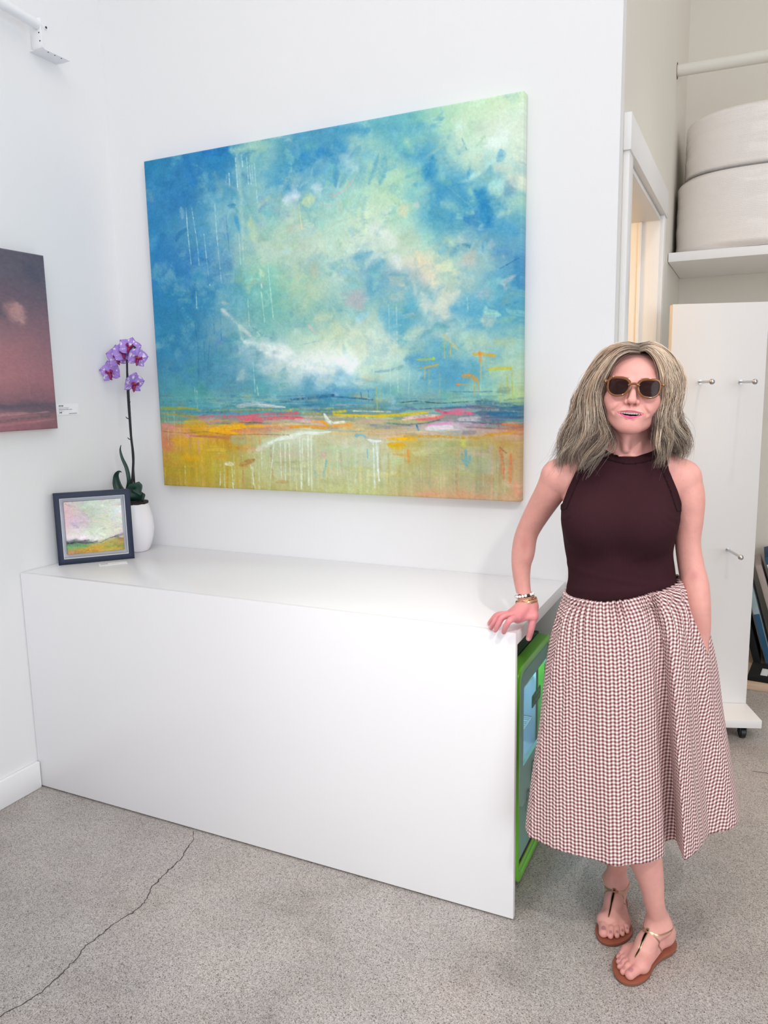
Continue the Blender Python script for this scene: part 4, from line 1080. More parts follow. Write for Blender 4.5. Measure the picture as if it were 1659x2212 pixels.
# ------------------------------------------------------------------ small framed painting on the desk
def small_frame():
    L, Hh = 0.284, 0.281
    ax = Vector((0.662, 0.750, 0)); nn = Vector((0.750, -0.662, 0))     # nn faces the room
    e = empty('framed_picture', (0.043, -0.466, DH), math.atan2(0.750, 0.662), 'small landscape picture in a deep navy box frame leaning in the corner of the desk', 'picture frame')
    lean = math.radians(3.0)
    e.rotation_euler = (-lean, 0, math.atan2(0.750, 0.662))
    e.rotation_mode = 'XYZ'
    e.location.z = DH+.0005
    # local x along the frame, y to the back, z up
    M['navy'] = mat('navy_frame_paint', rgb(15, 30, 60), 0.5, bump=0.02, bscale=60, vary=0.05)
    M['linerw'] = mat('grey_box_liner', rgb(214, 217, 226), 0.7, bump=0.02)
    bw, dp = 0.021, 0.042
    out = [(0, 0), (L, 0), (L, Hh), (0, Hh)]; inn = [(bw, bw), (L-bw, bw), (L-bw, Hh-bw), (bw, Hh-bw)]
    MB().ring(out, inn, (0, 0, 0), (1, 0, 0), (0, 0, 1), (0, dp, 0)).build('frame', M['navy'], e, bevel=0.0015)
    li = MB()
    li.box(bw, bw+.003, .004, dp-.004, bw, Hh-bw).box(L-bw-.003, L-bw, .004, dp-.004, bw, Hh-bw).box(bw+.003, L-bw-.003, .004, dp-.004, bw, bw+.003).box(bw+.003, L-bw-.003, .004, dp-.004, Hh-bw-.003, Hh-bw)
    li.box(bw+.003, L-bw-.003, dp-.006, dp-.002, bw+.003, Hh-bw-.003)
    li.build('backing_box', M['linerw'], e)
    rng = np.random.default_rng(8)
    rows = [0, .2, .4, .6, .72, .78, .84, .9, 1]; cols = [0, .25, .5, .75, 1]
    G = [[(225,205,200),(205,215,200),(215,228,212),(222,228,215),(225,230,222)], [(235,205,205),(215,200,200),(200,212,195),(220,228,215),(232,235,232)], [(232,200,210),(218,200,215),(212,218,200),(222,228,205),(228,232,222)],
         [(238,220,222),(225,222,215),(220,228,205),(222,225,205),(232,222,220)], [(225,215,222),(232,222,225),(232,236,222),(225,225,205),(225,200,200)], [(90,95,100),(120,135,125),(205,210,200),(190,185,130),(170,140,80)],
         [(110,160,110),(120,170,110),(165,175,110),(190,170,85),(185,160,85)], [(160,160,90),(180,160,80),(205,180,75),(170,165,80),(150,150,70)], [(200,150,100),(190,160,80),(210,170,80),(205,175,80),(195,165,75)]]
    h, w = 170, 180
    img = field(rows, cols, G, h, w); yy, xx = np.meshgrid(np.arange(h, dtype=np.float32), np.arange(w, dtype=np.float32), indexing='ij')
    img = sample(img, yy+fbm(h, w, 7, 7, rng, 4)*7, xx+fbm(h, w, 7, 7, rng, 4)*12)
    img = strokes(img, [(.0055, 70, 75, 80, .9, .4, 0, .79, .15, .77, .3, .80, .45, .815), (.004, 70, 75, 80, .8, .4, .45, .815, .6, .82, .75, .75, 1, .70), (.02, 130, 190, 130, .7, .6, .02, .86, .2, .85), (.02, 215, 165, 60, .7, .6, .2, .93, .5, .92, .6, .88),
        (.03, 240, 245, 235, .7, .8, .3, .6, .6, .7), (.02, 190, 175, 205, .6, .8, .1, .4, .2, .5), (.025, 235, 190, 200, .6, .8, .0, .1, .1, .25), (.03, 190, 215, 190, .6, .8, .3, .1, .45, .2), (.012, 120, 130, 130, .7, .4, .85, .72, 1, .69), (.012, 225, 145, 130, .6, .6, .02, .97, .2, .99)], .214, .208, rng)
    dabs = []
    for k in range(420):
        s, t = rng.uniform(0, 1), rng.uniform(0, 1); c0 = img[int(t*(h-1)), int(s*(w-1))]+rng.normal(0, 13)+rng.normal(0, 9, 3); a = rng.normal(0, .5); L_ = rng.uniform(.02, .12)
        dabs.append((rng.uniform(.003, .011), c0[0], c0[1], c0[2], .6, .45, s, t, s+L_*.5, t+L_*.5*math.sin(a), s+L_, t+L_*math.sin(a)))
    img = strokes(img, dabs, .214, .208, rng)
    img += (fbm(h, w, 60, 60, rng, 3, .8)*16)[..., None]
    c = canvas_mesh('canvas', np.clip(img, 0, 255), .214, .208, .018, M['paint'], e, bev=.002)
    c.location = (.035, dp-.026, .0365)
small_frame()
e = empty('desk_label', (0.2215, -0.361, DH), math.atan2(0.750, 0.662), 'tiny white caption card lying on the desk in front of the navy frame', 'label')
MB().box(-.052, .052, -.028, .014, .0005, .0018).build('card', M['card'], e)
words('PAYNE', .0085, M['ink'], e, (-.046, .001, .0020), (1, 0, 0), (0, 1, 0), bold=.0003)
words('mixed media on panel', .006, M['ink'], e, (-.046, -.008, .0020), (1, 0, 0), (0, 1, 0))
words('8" x 8"', .006, M['ink'], e, (-.046, -.016, .0020), (1, 0, 0), (0, 1, 0))

# ------------------------------------------------------------------ potted orchid
def orchid():
    px, py = 0.127, -0.125
    o = empty('potted_orchid', (px, py, DH), 0, 'purple spotted orchid in a white faceted pot behind the navy frame', 'plant')
    M['pot'] = mat('white_glazed_pot', rgb(240, 238, 242), 0.35, bump=0.02, bscale=14)
    M['stem'] = mat('dark_orchid_stem', rgb(26, 28, 34), 0.5, bump=0.05, bscale=90, vary=0.15)
    M['leaf'] = mat('orchid_leaf_green', rgb(22, 58, 46), 0.35, bump=0.03, bscale=40, vary=0.2, vscale=20)
    M['bark'] = mat('dark_bark_mix', rgb(44, 34, 34), 0.9, bump=0.3, bscale=90, vary=0.3)
    # faceted pot
    prof = [(.001, 0), (.046, 0), (.056, .018), (.069, .055), (.075, .098), (.072, .14), (.064, .175), (.056, .203), (.052, .203), (.058, .17), (.06, .15)]
    mb = MB(); rng = random.Random(2); n = 11; vs = []; fs = []
    for i, (r, z) in enumerate(prof):
        for j in range(n):
            a = 2*math.pi*(j+.5*(i % 2))/n
            vs.append((r*math.cos(a), r*math.sin(a), z+.0006))
    for i in range(len(prof)-1):
        for j in range(n):
            k = (j+1) % n
            if i % 2 == 0: fs += [(i*n+j, i*n+k, (i+1)*n+j), (i*n+k, (i+1)*n+k, (i+1)*n+j)]
            else: fs += [(i*n+j, i*n+k, (i+1)*n+k), (i*n+j, (i+1)*n+k, (i+1)*n+j)]
    fs.append(tuple(range(n))[::-1]); fs.append(tuple((len(prof)-1)*n+j for j in range(n)))
    mb.add(vs, fs); mb.build('pot', M['pot'], o, bevel=0.0025, sharp=25)
    mb = MB(); mb.lathe([(.001, .198), (.052, .198), (.057, .203), (.057, .211), (.05, .2105), (.001, .212)], 24)
    for k in range(14):
        a = rng.uniform(0, 6.28); r = rng.uniform(.01, .05)
        mb.obox((r*math.cos(a), r*math.sin(a), .213), (math.cos(a*3), math.sin(a*3), rng.uniform(-.4, .4)), (-math.sin(a*3), math.cos(a*3), 0), (0, 0, 1), (rng.uniform(.008, .016), .005, .003))
    mb.build('bark_mix', M['bark'], o)
    # stems (main flower spike and its stake)
    main = spline([(-.008, .004, .20), (-.012, .004, .27), (-.001, .004, .33), (.006, .006, .40), (.002, .006, .47), (.000, .006, .56), (.002, .004, .66), (.008, .002, .74), (.016, .0, .80), (.04, -.01, .84), (.075, -.02, .845), (.10, -.03, .82)], 60)
    mb = MB().tube([tuple(p) for p in main], list(np.linspace(.0056, .0036, 60)), 8)
    for z, s in ((.47, -1), (.62, 1), (.66, 1), (.56, -1)):
        i = int(np.argmin(np.abs(main[:45, 2]-z))); p = main[i]
        mb.tube([tuple(p), (p[0]+s*.010, p[1]-.004, p[2]+.004), (p[0]+s*.016, p[1]-.005, p[2]+.010)], [.002, .0022, .001], 6)
    mb.tube([(.075, -.02, .845), (.088, -.03, .80), (.095, -.035, .785)], [.002, .002, .0012], 6)
    mb.build('flower_spike', M['stem'], o, smooth=True)
    MB().tube([(-.004, .012, .20), (-.003, .012, .45), (.0, .012, .74)], .0036, 8).build('stake', M['stem'], o, smooth=True)
    # leaves
    def leaf(path, wid, up):
        P = [[float(q) for q in r] for r in spline(path, 26)]; k = len(P); nw = 7; vs = []; fs = []
        W_ = np.interp(np.linspace(0, 1, k), np.linspace(0, 1, len(wid)), wid)
        for i in range(k):
            t = (Vector(P[min(i+1, k-1)])-Vector(P[max(i-1, 0)])).normalized(); s = t.cross(Vector(up)).normalized(); n_ = s.cross(t)
            for j in range(nw):
                u = (j/(nw-1)-.5)*2
                vs.append(Vector(P[i])+s*u*float(W_[i])+n_*(abs(u)**1.5)*float(W_[i])*.25)
        for i in range(k-1):
            for j in range(nw-1): fs.append((i*nw+j, i*nw+j+1, (i+1)*nw+j+1, (i+1)*nw+j))
        ob = MB().add(vs, fs).build('leaf', M['leaf'], o, smooth=True)
        md = ob.modifiers.new('thickness', 'SOLIDIFY'); md.thickness = .0022; md.offset = 0
    leaf([(-.012, -.006, .205), (-.05, -.012, .235), (-.072, -.02, .29), (-.066, -.022, .325), (-.045, -.024, .338), (-.034, -.026, .335)], [.008, .019, .020, .016, .009, .001], (.7, -.7, .1))
    leaf([(-.018, .004, .205), (-.028, .0, .25), (-.020, -.002, .30), (-.026, -.004, .35), (-.045, -.008, .40), (-.048, -.01, .43), (-.04, -.012, .447)], [.014, .013, .008, .008, .007, .005, .001], (.7, -.7, 0))
    leaf([(.004, -.004, .206), (.022, -.018, .225), (.034, -.022, .262), (.045, -.028, .272), (.062, -.036, .258), (.075, -.04, .245)], [.014, .034, .040, .034, .018, .002], (.65, -.7, .2))
    leaf([(-.004, .006, .206), (-.02, .02, .235), (-.035, .03, .255), (-.055, .036, .262)], [.012, .026, .022, .002], (0, -.6, 1))
    # flowers: petals are painted with white patches and dark spots
    def petal_colour(u, v, seed, bright=1.0):
        rng = np.random.default_rng(seed); c = np.empty(u.shape+(3,), np.float32); c[:] = (172, 138, 222)
        d = np.hypot(u, v-.05); c += np.clip(.35-d, 0, 1)[..., None]*np.array([60, -40, 0], np.float32)
        for k in range(4):
            a, b, r = rng.uniform(-.8, .8), rng.uniform(.15, .98), rng.uniform(.07, .24)
            m = np.clip((r-np.hypot(u-a, (v-b)*1.3))/.05, 0, 1)[..., None]; c = c*(1-m)+np.array([246, 240, 250], np.float32)*m
            m = np.clip((r*.3-np.hypot(u-a-.04, (v-b-.03)*1.3))/.03, 0, 1)[..., None]; c = c*(1-m)+np.array([52, 18, 60], np.float32)*m
        m = (np.clip((v-.93)/.04, 0, 1)*(np.sin(u*9+seed) > .25))[..., None]; c = c*(1-m)+np.array([70, 22, 80], np.float32)*m
        return c
    M['petal'] = mat('orchid_petal', (.5, .3, .7, 1), 0.5, attr='paint', bump=0.05, bscale=150, vary=0.05, vscale=60)
    M['lip'] = mat('orchid_lip', rgb(140, 18, 92), 0.4, bump=0.05, bscale=200, vary=0.25, vscale=160)
    M['throat'] = mat('orchid_throat', rgb(196, 120, 60), 0.4, bump=0.05, bscale=200, vary=0.25, vscale=200)
    def petal_mesh(name, L, wd, cup, seed, parent, ang, tilt):
        nu, nv = 15, 19; u, v = np.meshgrid(np.linspace(-1, 1, nu), np.linspace(0, 1, nv))
        prof = np.sin(np.pi*np.clip(v, 0, 1)**.75)**.6*(1-.12*(1-v)); prof = np.where(v < .02, .12, np.maximum(prof, .02))
        x = u*wd*prof; y = v*L*(1-.06*u*u); z = cup*(v*v*L*.5)-.25*wd*prof*u*u+.002*np.sin(6*u+seed)*v
        ca, sa = math.cos(ang), math.sin(ang); ct, stt = math.cos(tilt), math.sin(tilt)
        y2 = y*ct-z*stt; z2 = y*stt+z*ct
        X = x*ca-y2*sa; Y = x*sa+y2*ca
        V = np.stack([X, Y, z2], -1).reshape(-1, 3); idx = np.arange(nu*nv).reshape(nv, nu)
        Q = np.stack([idx[:-1, :-1], idx[:-1, 1:], idx[1:, 1:], idx[1:, :-1]], -1).reshape(-1, 4)
        ob = npmesh(name, V, Q, M['petal'], parent, True, lin_np(petal_colour(u, v, seed).reshape(-1, 3)))
        md = ob.modifiers.new('thickness', 'SOLIDIFY'); md.thickness = .0007; md.offset = 0
        return ob
    def flower(c, face, size, seed, roll=0.0):
        fz = Vector(face).normalized(); fy = Vector((0, 0, 1)); fy = (fy-fz*fy.dot(fz)).normalized(); fx = fy.cross(fz)
        Rm = Matrix((fx, fy, fz)).transposed().to_4x4() @ Matrix.Rotation(roll, 4, 'Z')
        core = MB().sphere((0, 0, .003*size/.04), .006*size/.04, 12, 8, 1, 1, 1).build('flower', M['throat'], o, smooth=True)
        core.matrix_local = Matrix.Translation(Vector(c)) @ Rm
        R_ = math.radians
        for k, (a, L_, w_) in enumerate(((0, 1.0, .48), (R_(128), .98, .42), (R_(-128), .98, .42))):
            petal_mesh('sepal', size*L_, size*w_, .12, seed*7+k, core, a, .02)
        for k, a in enumerate((R_(68), R_(-68))):
            petal_mesh('petal', size*1.0, size*.66, .15, seed*7+4+k, core, a, .12)
        k_ = size/.04
        mb = MB()
        mb.sphere((0, -.012*k_, .008*k_), .008*k_, 12, 8, .8, 1.2, .9)
        mb.tube([(-.003*k_, -.006*k_, .006*k_), (-.010*k_, .001*k_, .013*k_), (-.008*k_, .007*k_, .016*k_)], [.003*k_, .005*k_, .002*k_], 8)
        mb.tube([(.003*k_, -.006*k_, .006*k_), (.010*k_, .001*k_, .013*k_), (.008*k_, .007*k_, .016*k_)], [.003*k_, .005*k_, .002*k_], 8)
        mb.tube([(0, -.016*k_, .010*k_), (0, -.024*k_, .012*k_), (.002*k_, -.029*k_, .009*k_)], [.005*k_, .004*k_, .001*k_], 8)
        mb.build('lip', M['lip'], core, smooth=True)
    tocam = Vector((2.35, -2.4, -.1)).normalized()
    flower((-.020, -.012, .808), tocam+Vector((-.25, -.2, .1)), .050, 1, .15)
    flower((-.071, -.008, .748), tocam+Vector((-.45, -.2, .0)), .048, 2, .2)
    flower((.048, -.016, .842), tocam+Vector((.0, .0, .55)), .047, 3, -.3)
    flower((.096, -.030, .800), tocam+Vector((.30, .3, -.2)), .045, 4, -.25)
    flower((.022, .018, .700), tocam+Vector((.15, .5, -.25)), .048, 5, -.1)
    flower((.018, -.022, .822), tocam+Vector((.1, -.1, .35)), .047, 6, .1)
orchid()

# ------------------------------------------------------------------ pipe bracket high on the left wall
M['white_metal'] = mat('white_painted_metal', rgb(240, 241, 244), 0.45, bump=0.03, bscale=60)
M['hole'] = mat('dark_bolt_hole', rgb(40, 44, 60), 0.8, bump=0.02)
def wall_bracket():
    e = empty('pipe_bracket', (0.0, -0.36, 2.80), 0, 'white painted pipe with bent metal bracket high on the left wall', 'bracket')
    mb = MB()
    prof = [(-.004, .062), (0, .062), (0, -.026), (.004, -.034), (.012, -.038), (.125, -.038), (.125, -.042), (.010, -.042), (0, -.037), (-.004, -.028)]
    mb.prism(prof, (.018, 0, 0), (0, 1, 0), (0, 0, 1), (.050, 0, 0))
    mb.build('bracket', M['white_metal'], e, bevel=.001)
    p = [(.052, -.004, .040), (.055, -.10, .046), (.060, -.45, .062), (.07, -1.5, .11)]
    pipe = MB().tube(p, [.017, .018, .018, .018], 20).build('pipe', M['white_metal'], e, smooth=True)
    MB().tube([(.052, .012, .040), (.052, -.012, .040)], .011, 6).build('bolt', M['white_metal'], e)
    for x, z in ((.048, .026), (.058, .012), (.060, -.016)): MB().tube([(x, -.0045, z), (x, -.0038, z)], .0028, 10).build('bolt_hole', M['hole'], e)
    for x, y in ((.060, .03), (.060, .06), (.060, .09)): MB().tube([(x, y, -.0426), (x, y, -.0418)], .0026, 10).build('bolt_hole', M['hole'], e)
    for y, z in ((.078, .070), (.140, -.015)):
        b_ = MB().tube([(0.0005, y, z), (.007, y, z)], .0075, 6).build('bolt', M['white_metal'], e)
        MB().tube([(.0072, y, z), (.0085, y, z)], .0042, 10).build('bolt_recess', M['hole'], b_)
    MB().box(.0005, .018, -.002, .124, -.041, -.0385).build('wall_flange', M['white_metal'], e)
wall_bracket()

# ------------------------------------------------------------------ alcove: pipe, shelf, bubble wrap
p = MB().tube([(WX+.0005, 1.60, 2.985), (2.44, 1.60, 2.978), (3.2, 1.60, 2.962)], .0265, 24).build('ceiling_pipe', mat('cream_pipe_paint', rgb(232, 229, 220), 0.45, bump=0.04, bscale=50), None, smooth=True)
pr_ = empty('wall_pipe', (WX, 1.60, 2.98), 0, 'cream painted pipe crossing the alcove above the bubble wrap', 'pipe')
p.name = 'pipe'; p.parent = pr_; p.location = (-WX, -1.60, -2.98)
mb = MB(); rng = random.Random(9); k = 26
prof = [(.0275*(1+.22*rng.random())*math.cos(2*math.pi*j/k), .034*(1+.2*rng.random())*math.sin(2*math.pi*j/k)) for j in range(k)]
mb.prism(prof, (.0004, 0, .004), (0, 1, 0), (0, 0, 1), (.0012, 0, 0)); mb.build('paint_ring', mat('dark_red_sealant', rgb(112, 52, 58), 0.8, vary=0.3, vscale=200), pr_)
SZ = 2.137
sh = MB().box(WX+.003, 3.4, 1.49, RY-.002, SZ-.042, SZ).build('wall_shelf', M['trim'], None, bevel=.0015)
tag(sh, 'deep white shelf across the alcove carrying the bubble wrap rolls', 'shelf')
M['bubble'] = mat('bubble_wrap', rgb(246, 240, 237), 0.16, spec=0.7, coat=0.5, vary=0.03, vscale=5)
def bubble_bump():
    m = M['bubble']; nt = m.node_tree; N = nt.nodes; L = nt.links; b = N['Principled BSDF']
    uv = N.new('ShaderNodeUVMap'); uv.uv_map = 'UVMap'
    v = N.new('ShaderNodeTexVoronoi'); v.voronoi_dimensions = '2D'; v.inputs['Scale'].default_value = 135; v.inputs['Randomness'].default_value = 0.22
    L.new(uv.outputs[0], v.inputs['Vector'])
    n = N.new('ShaderNodeTexNoise'); n.inputs['Scale'].default_value = 9; n.inputs['Detail'].default_value = 5; L.new(uv.outputs[0], n.inputs['Vector'])
    mr = N.new('ShaderNodeMapRange'); mr.inputs[1].default_value = 0.15; mr.inputs[2].default_value = 0.5; mr.inputs[3].default_value = 1; mr.inputs[4].default_value = 0; L.new(v.outputs['Distance'], mr.inputs[0])
    ad = N.new('ShaderNodeMath'); ad.operation = 'MULTIPLY_ADD'; L.new(n.outputs['Fac'], ad.inputs[0]); ad.inputs[1].default_value = 1.6; L.new(mr.outputs[0], ad.inputs[2])
    bp = N.new('ShaderNodeBump'); bp.inputs['Strength'].default_value = 0.30; bp.inputs['Distance'].default_value = 0.002
    L.new(ad.outputs[0], bp.inputs['Height']); L.new(bp.outputs[0], b.inputs['Normal'])
bubble_bump()
def roll(c, a, bq, h, seed, label):
    rng = np.random.default_rng(seed); nu, nv = 200, 60
    th = np.linspace(0, 2*np.pi, nu); v = np.linspace(0, 1, nv)
    T, Vv = np.meshgrid(th, v); edge = np.minimum(Vv, 1-Vv); rr = 1-.07*np.clip(1-edge/.09, 0, 1)**2
    nz = fbm(nv, nu, 6, 9, rng, 4, .6); nz[:, -1] = nz[:, 0]
    rr = rr+nz*.008+.003*np.sin(Vv*23+T*2)*.5
    n = 2.6; r0 = (np.abs(np.cos(T)/a)**n+np.abs(np.sin(T)/bq)**n)**(-1/n)
    X = r0*rr*np.cos(T); Y = r0*rr*np.sin(T); Z = h*Vv
    V = np.stack([X, Y, Z], -1).reshape(-1, 3); idx = np.arange(nu*nv).reshape(nv, nu)
    Q = np.stack([idx[:-1, :-1], idx[:-1, 1:], idx[1:, 1:], idx[1:, :-1]], -1).reshape(-1, 4)
    uv = np.stack([T/(2*np.pi)*2.4, Vv*h], -1).reshape(-1, 2)
    # wound ends
    e = empty('bubble_wrap_roll', c, 0, label, 'bubble wrap', 'bubble wrap rolls on the shelf')
    npmesh('wrap', V, Q, M['bubble'], e, True, uv=uv)
    mb = MB()
    for z in (.004, h-.014):
        P = []
        for t in np.linspace(0, 2*np.pi*7, 420):
            k = 1-.92*t/(2*np.pi*7); q = (abs(math.cos(t)/a)**n+abs(math.sin(t)/bq)**n)**(-1/n)
            P.append((q*k*.94*math.cos(t), q*k*.94*math.sin(t)))
        mb.prism([(p_[0], p_[1]) for p_ in P[:60]], (0, 0, z), (1, 0, 0), (0, 1, 0), (0, 0, .002))
        vs = []; fs = []
        for i, p_ in enumerate(P):
            vs += [(p_[0], p_[1], z+.002), (p_[0], p_[1], z+.010 if z > .1 else z-.002)]
            if i: fs.append((2*i-2, 2*i, 2*i+1, 2*i-1))
        mb.add(vs, fs)
    mb.build('wound_end', M['bubble'], e)
roll((2.485, 1.80, SZ+.001), .425, .335, .352, 3, 'lower bulky bubble wrap roll standing directly on the alcove shelf')
roll((2.490, 1.81, SZ+.3555), .400, .325, .272, 4, 'upper bubble wrap roll stacked on top of the other roll')

# ------------------------------------------------------------------ white display panel on castors with pegs
def display_panel():
    ang = math.atan2(.34, .94)
    e = empty('display_stand', (2.496, 1.071, 0), ang, 'white rolling display panel with steel hanging pegs behind the woman', 'display panel')
    M['panel'] = mat('white_display_laminate', rgb(231, 229, 228), 0.4, bump=0.01, bscale=20)
    M['steel'] = mat('brushed_steel', rgb(200, 202, 204), 0.28, metal=1.0, bump=0.02, bscale=200)
    w = .385; top = 1.845
    MB().box(-w, .001, 0, .048, .1005, top).build('panel', M['panel'], e, bevel=.0015)
    MB().box(-w-.0005, .0015, -.185, .235, .065, .100).build('base', M['panel'], e, bevel=.0015)
    n = Vector((0, -1, 0))
    for a, z in ((-.262, 1.523), (-.097, 1.520), (-.113, .802)):
        ob = MB().tube([(a, -.0008, z), (a, -.004, z)], .0085, 16).build('peg', M['steel'], e, smooth=True)
        MB().tube([(a, -.004, z), (a, -.150, z)], .0058, 14).build('rod', M['steel'], ob, smooth=True)
        MB().sphere((a, -.157, z), .0115, 18, 12).build('knob', M['steel'], ob, smooth=True)
    for a, y in ((-.06, -.14), (-w+.06, -.14), (-.06, .19), (-w+.06, .19)):
        c = MB().box(a-.018, a+.018, y-.018, y+.018, .061, .0648).box(a-.014, a-.010, y-.012, y+.02, .020, .061).box(a+.010, a+.014, y-.012, y+.02, .020, .061).build('caster', M['black'], e)
        wh = MB().tube([(a-.009, y+.006, .026), (a+.009, y+.006, .026)], .0255, 24).build('wheel', M['black'], c, smooth=True)
display_panel()

# ------------------------------------------------------------------ plywood plinth, canvases and a small frame at the right edge
M['ply'] = mat('pale_plywood', rgb(214, 186, 160), 0.55, bump=0.03, bscale=30, vary=0.10, vscale=9, stretch=(1, 12, 12))
pl = MB().box(2.40, 3.3, 1.515, 2.12, 0.0005, 0.034).build('plywood_plinth', M['ply'], None, bevel=.0015)
tag(pl, 'low pale plywood plinth on the floor under the leaning canvases', 'plinth')
def lean_canvas(name, x_top, z_top, x_bot, y0, dep, th, m_side, label, patches):
    """canvas seen edge-on, leaning to the left"""
    z_bot = .0345 + (th*.5)*abs((x_bot-x_top)/(z_top-.03))
    a = Vector((x_top-x_bot, 0, z_top-z_bot)); Ln = a.length; a.normalize(); n = Vector((a.z, 0, -a.x))
    c = Vector((x_bot, y0+dep/2, z_bot))+a*Ln/2
    o = empty(name, (x_bot, y0+dep/2, z_bot), 0, label, 'canvas', 'canvases leaning on the plinth')
    MB().obox(c-o.location, n, (0, 1, 0), a, (th/2, dep/2, Ln/2)).build('stretched_canvas', m_side, o, bevel=.002)
    for (t0, t1, m) in patches:
        q = Vector((x_bot, y0-.0006, z_bot))+a*Ln*(t0+t1)/2
        MB().obox(q-o.location, n, (0, 1, 0), a, (th/2-.001, .0006, Ln*(t1-t0)/2)).build('edge_paint', m, o)
M['c_beige'] = mat('canvas_edge_beige', rgb(176, 162, 156), 0.8, bump=0.05, bscale=300, vary=0.08, vscale=30)
M['c_blue'] = mat('canvas_edge_blue', rgb(42, 88, 122), 0.7, bump=0.05, bscale=300, vary=0.2, vscale=20)
M['c_navy'] = mat('canvas_edge_navy', rgb(18, 60, 100), 0.7, bump=0.05, bscale=300, vary=0.2, vscale=20)
M['c_pale'] = mat('canvas_edge_pale', rgb(160, 178, 186), 0.7, bump=0.05, bscale=300, vary=0.15, vscale=20)
M['c_dark'] = mat('gap_and_frame_black', rgb(14, 14, 16), 0.9, bump=0.05, bscale=300)  # stands in for the dark gap by the canvases; also the frame's black
lean_canvas('leaning_canvas', 2.470, .525, 2.605, 1.81, .29, .030, M['c_pale'], 'canvas edge painted pale grey above blue, frontmost of those leaning on the plinth', [(.02, .56, M['c_blue'])])
lean_canvas('leaning_canvas', 2.524, .575, 2.690, 1.81, .29, .030, M['c_beige'], 'canvas with bare beige edge, second of those leaning on the plinth', [])
lean_canvas('leaning_canvas', 2.572, .625, 2.762, 1.81, .29, .045, M['c_navy'], 'canvas with deep blue edges and a white strip, rightmost of those leaning on the plinth', [(.90, .935, M['card']), (.94, 1.0, M['c_blue'])])
lean_canvas('leaning_canvas', 2.418, .50, 2.548, 1.81, .29, .034, M['c_dark'], 'canvas coloured black as the dark gap just behind the white display panel, leaning on the plinth', [])
def flat_frame():
    e = empty('picture_frame', (2.505, 1.60, .0345), 0, 'small black picture frame lying flat on the plywood plinth', 'picture frame')
    e.rotation_euler = (0, 0, math.radians(-6))
    out = [(0, -.045), (.26, -.045), (.26, .19), (0, .19)]; inn = [(.052, .0), (.21, .0), (.21, .14), (.052, .14)]
    MB().ring(out, inn, (0, 0, 0), (1, 0, 0), (0, 1, 0), (0, 0, .022)).build('frame', M['c_dark'], e, bevel=.0015)
    MB().box(.052, .21, 0, .14, .004, .010).build('mat_board', M['card'], e)
    MB().box(.085, .18, .03, .11, .0102, .0112).build('print', M['c_blue'], e)
flat_frame()

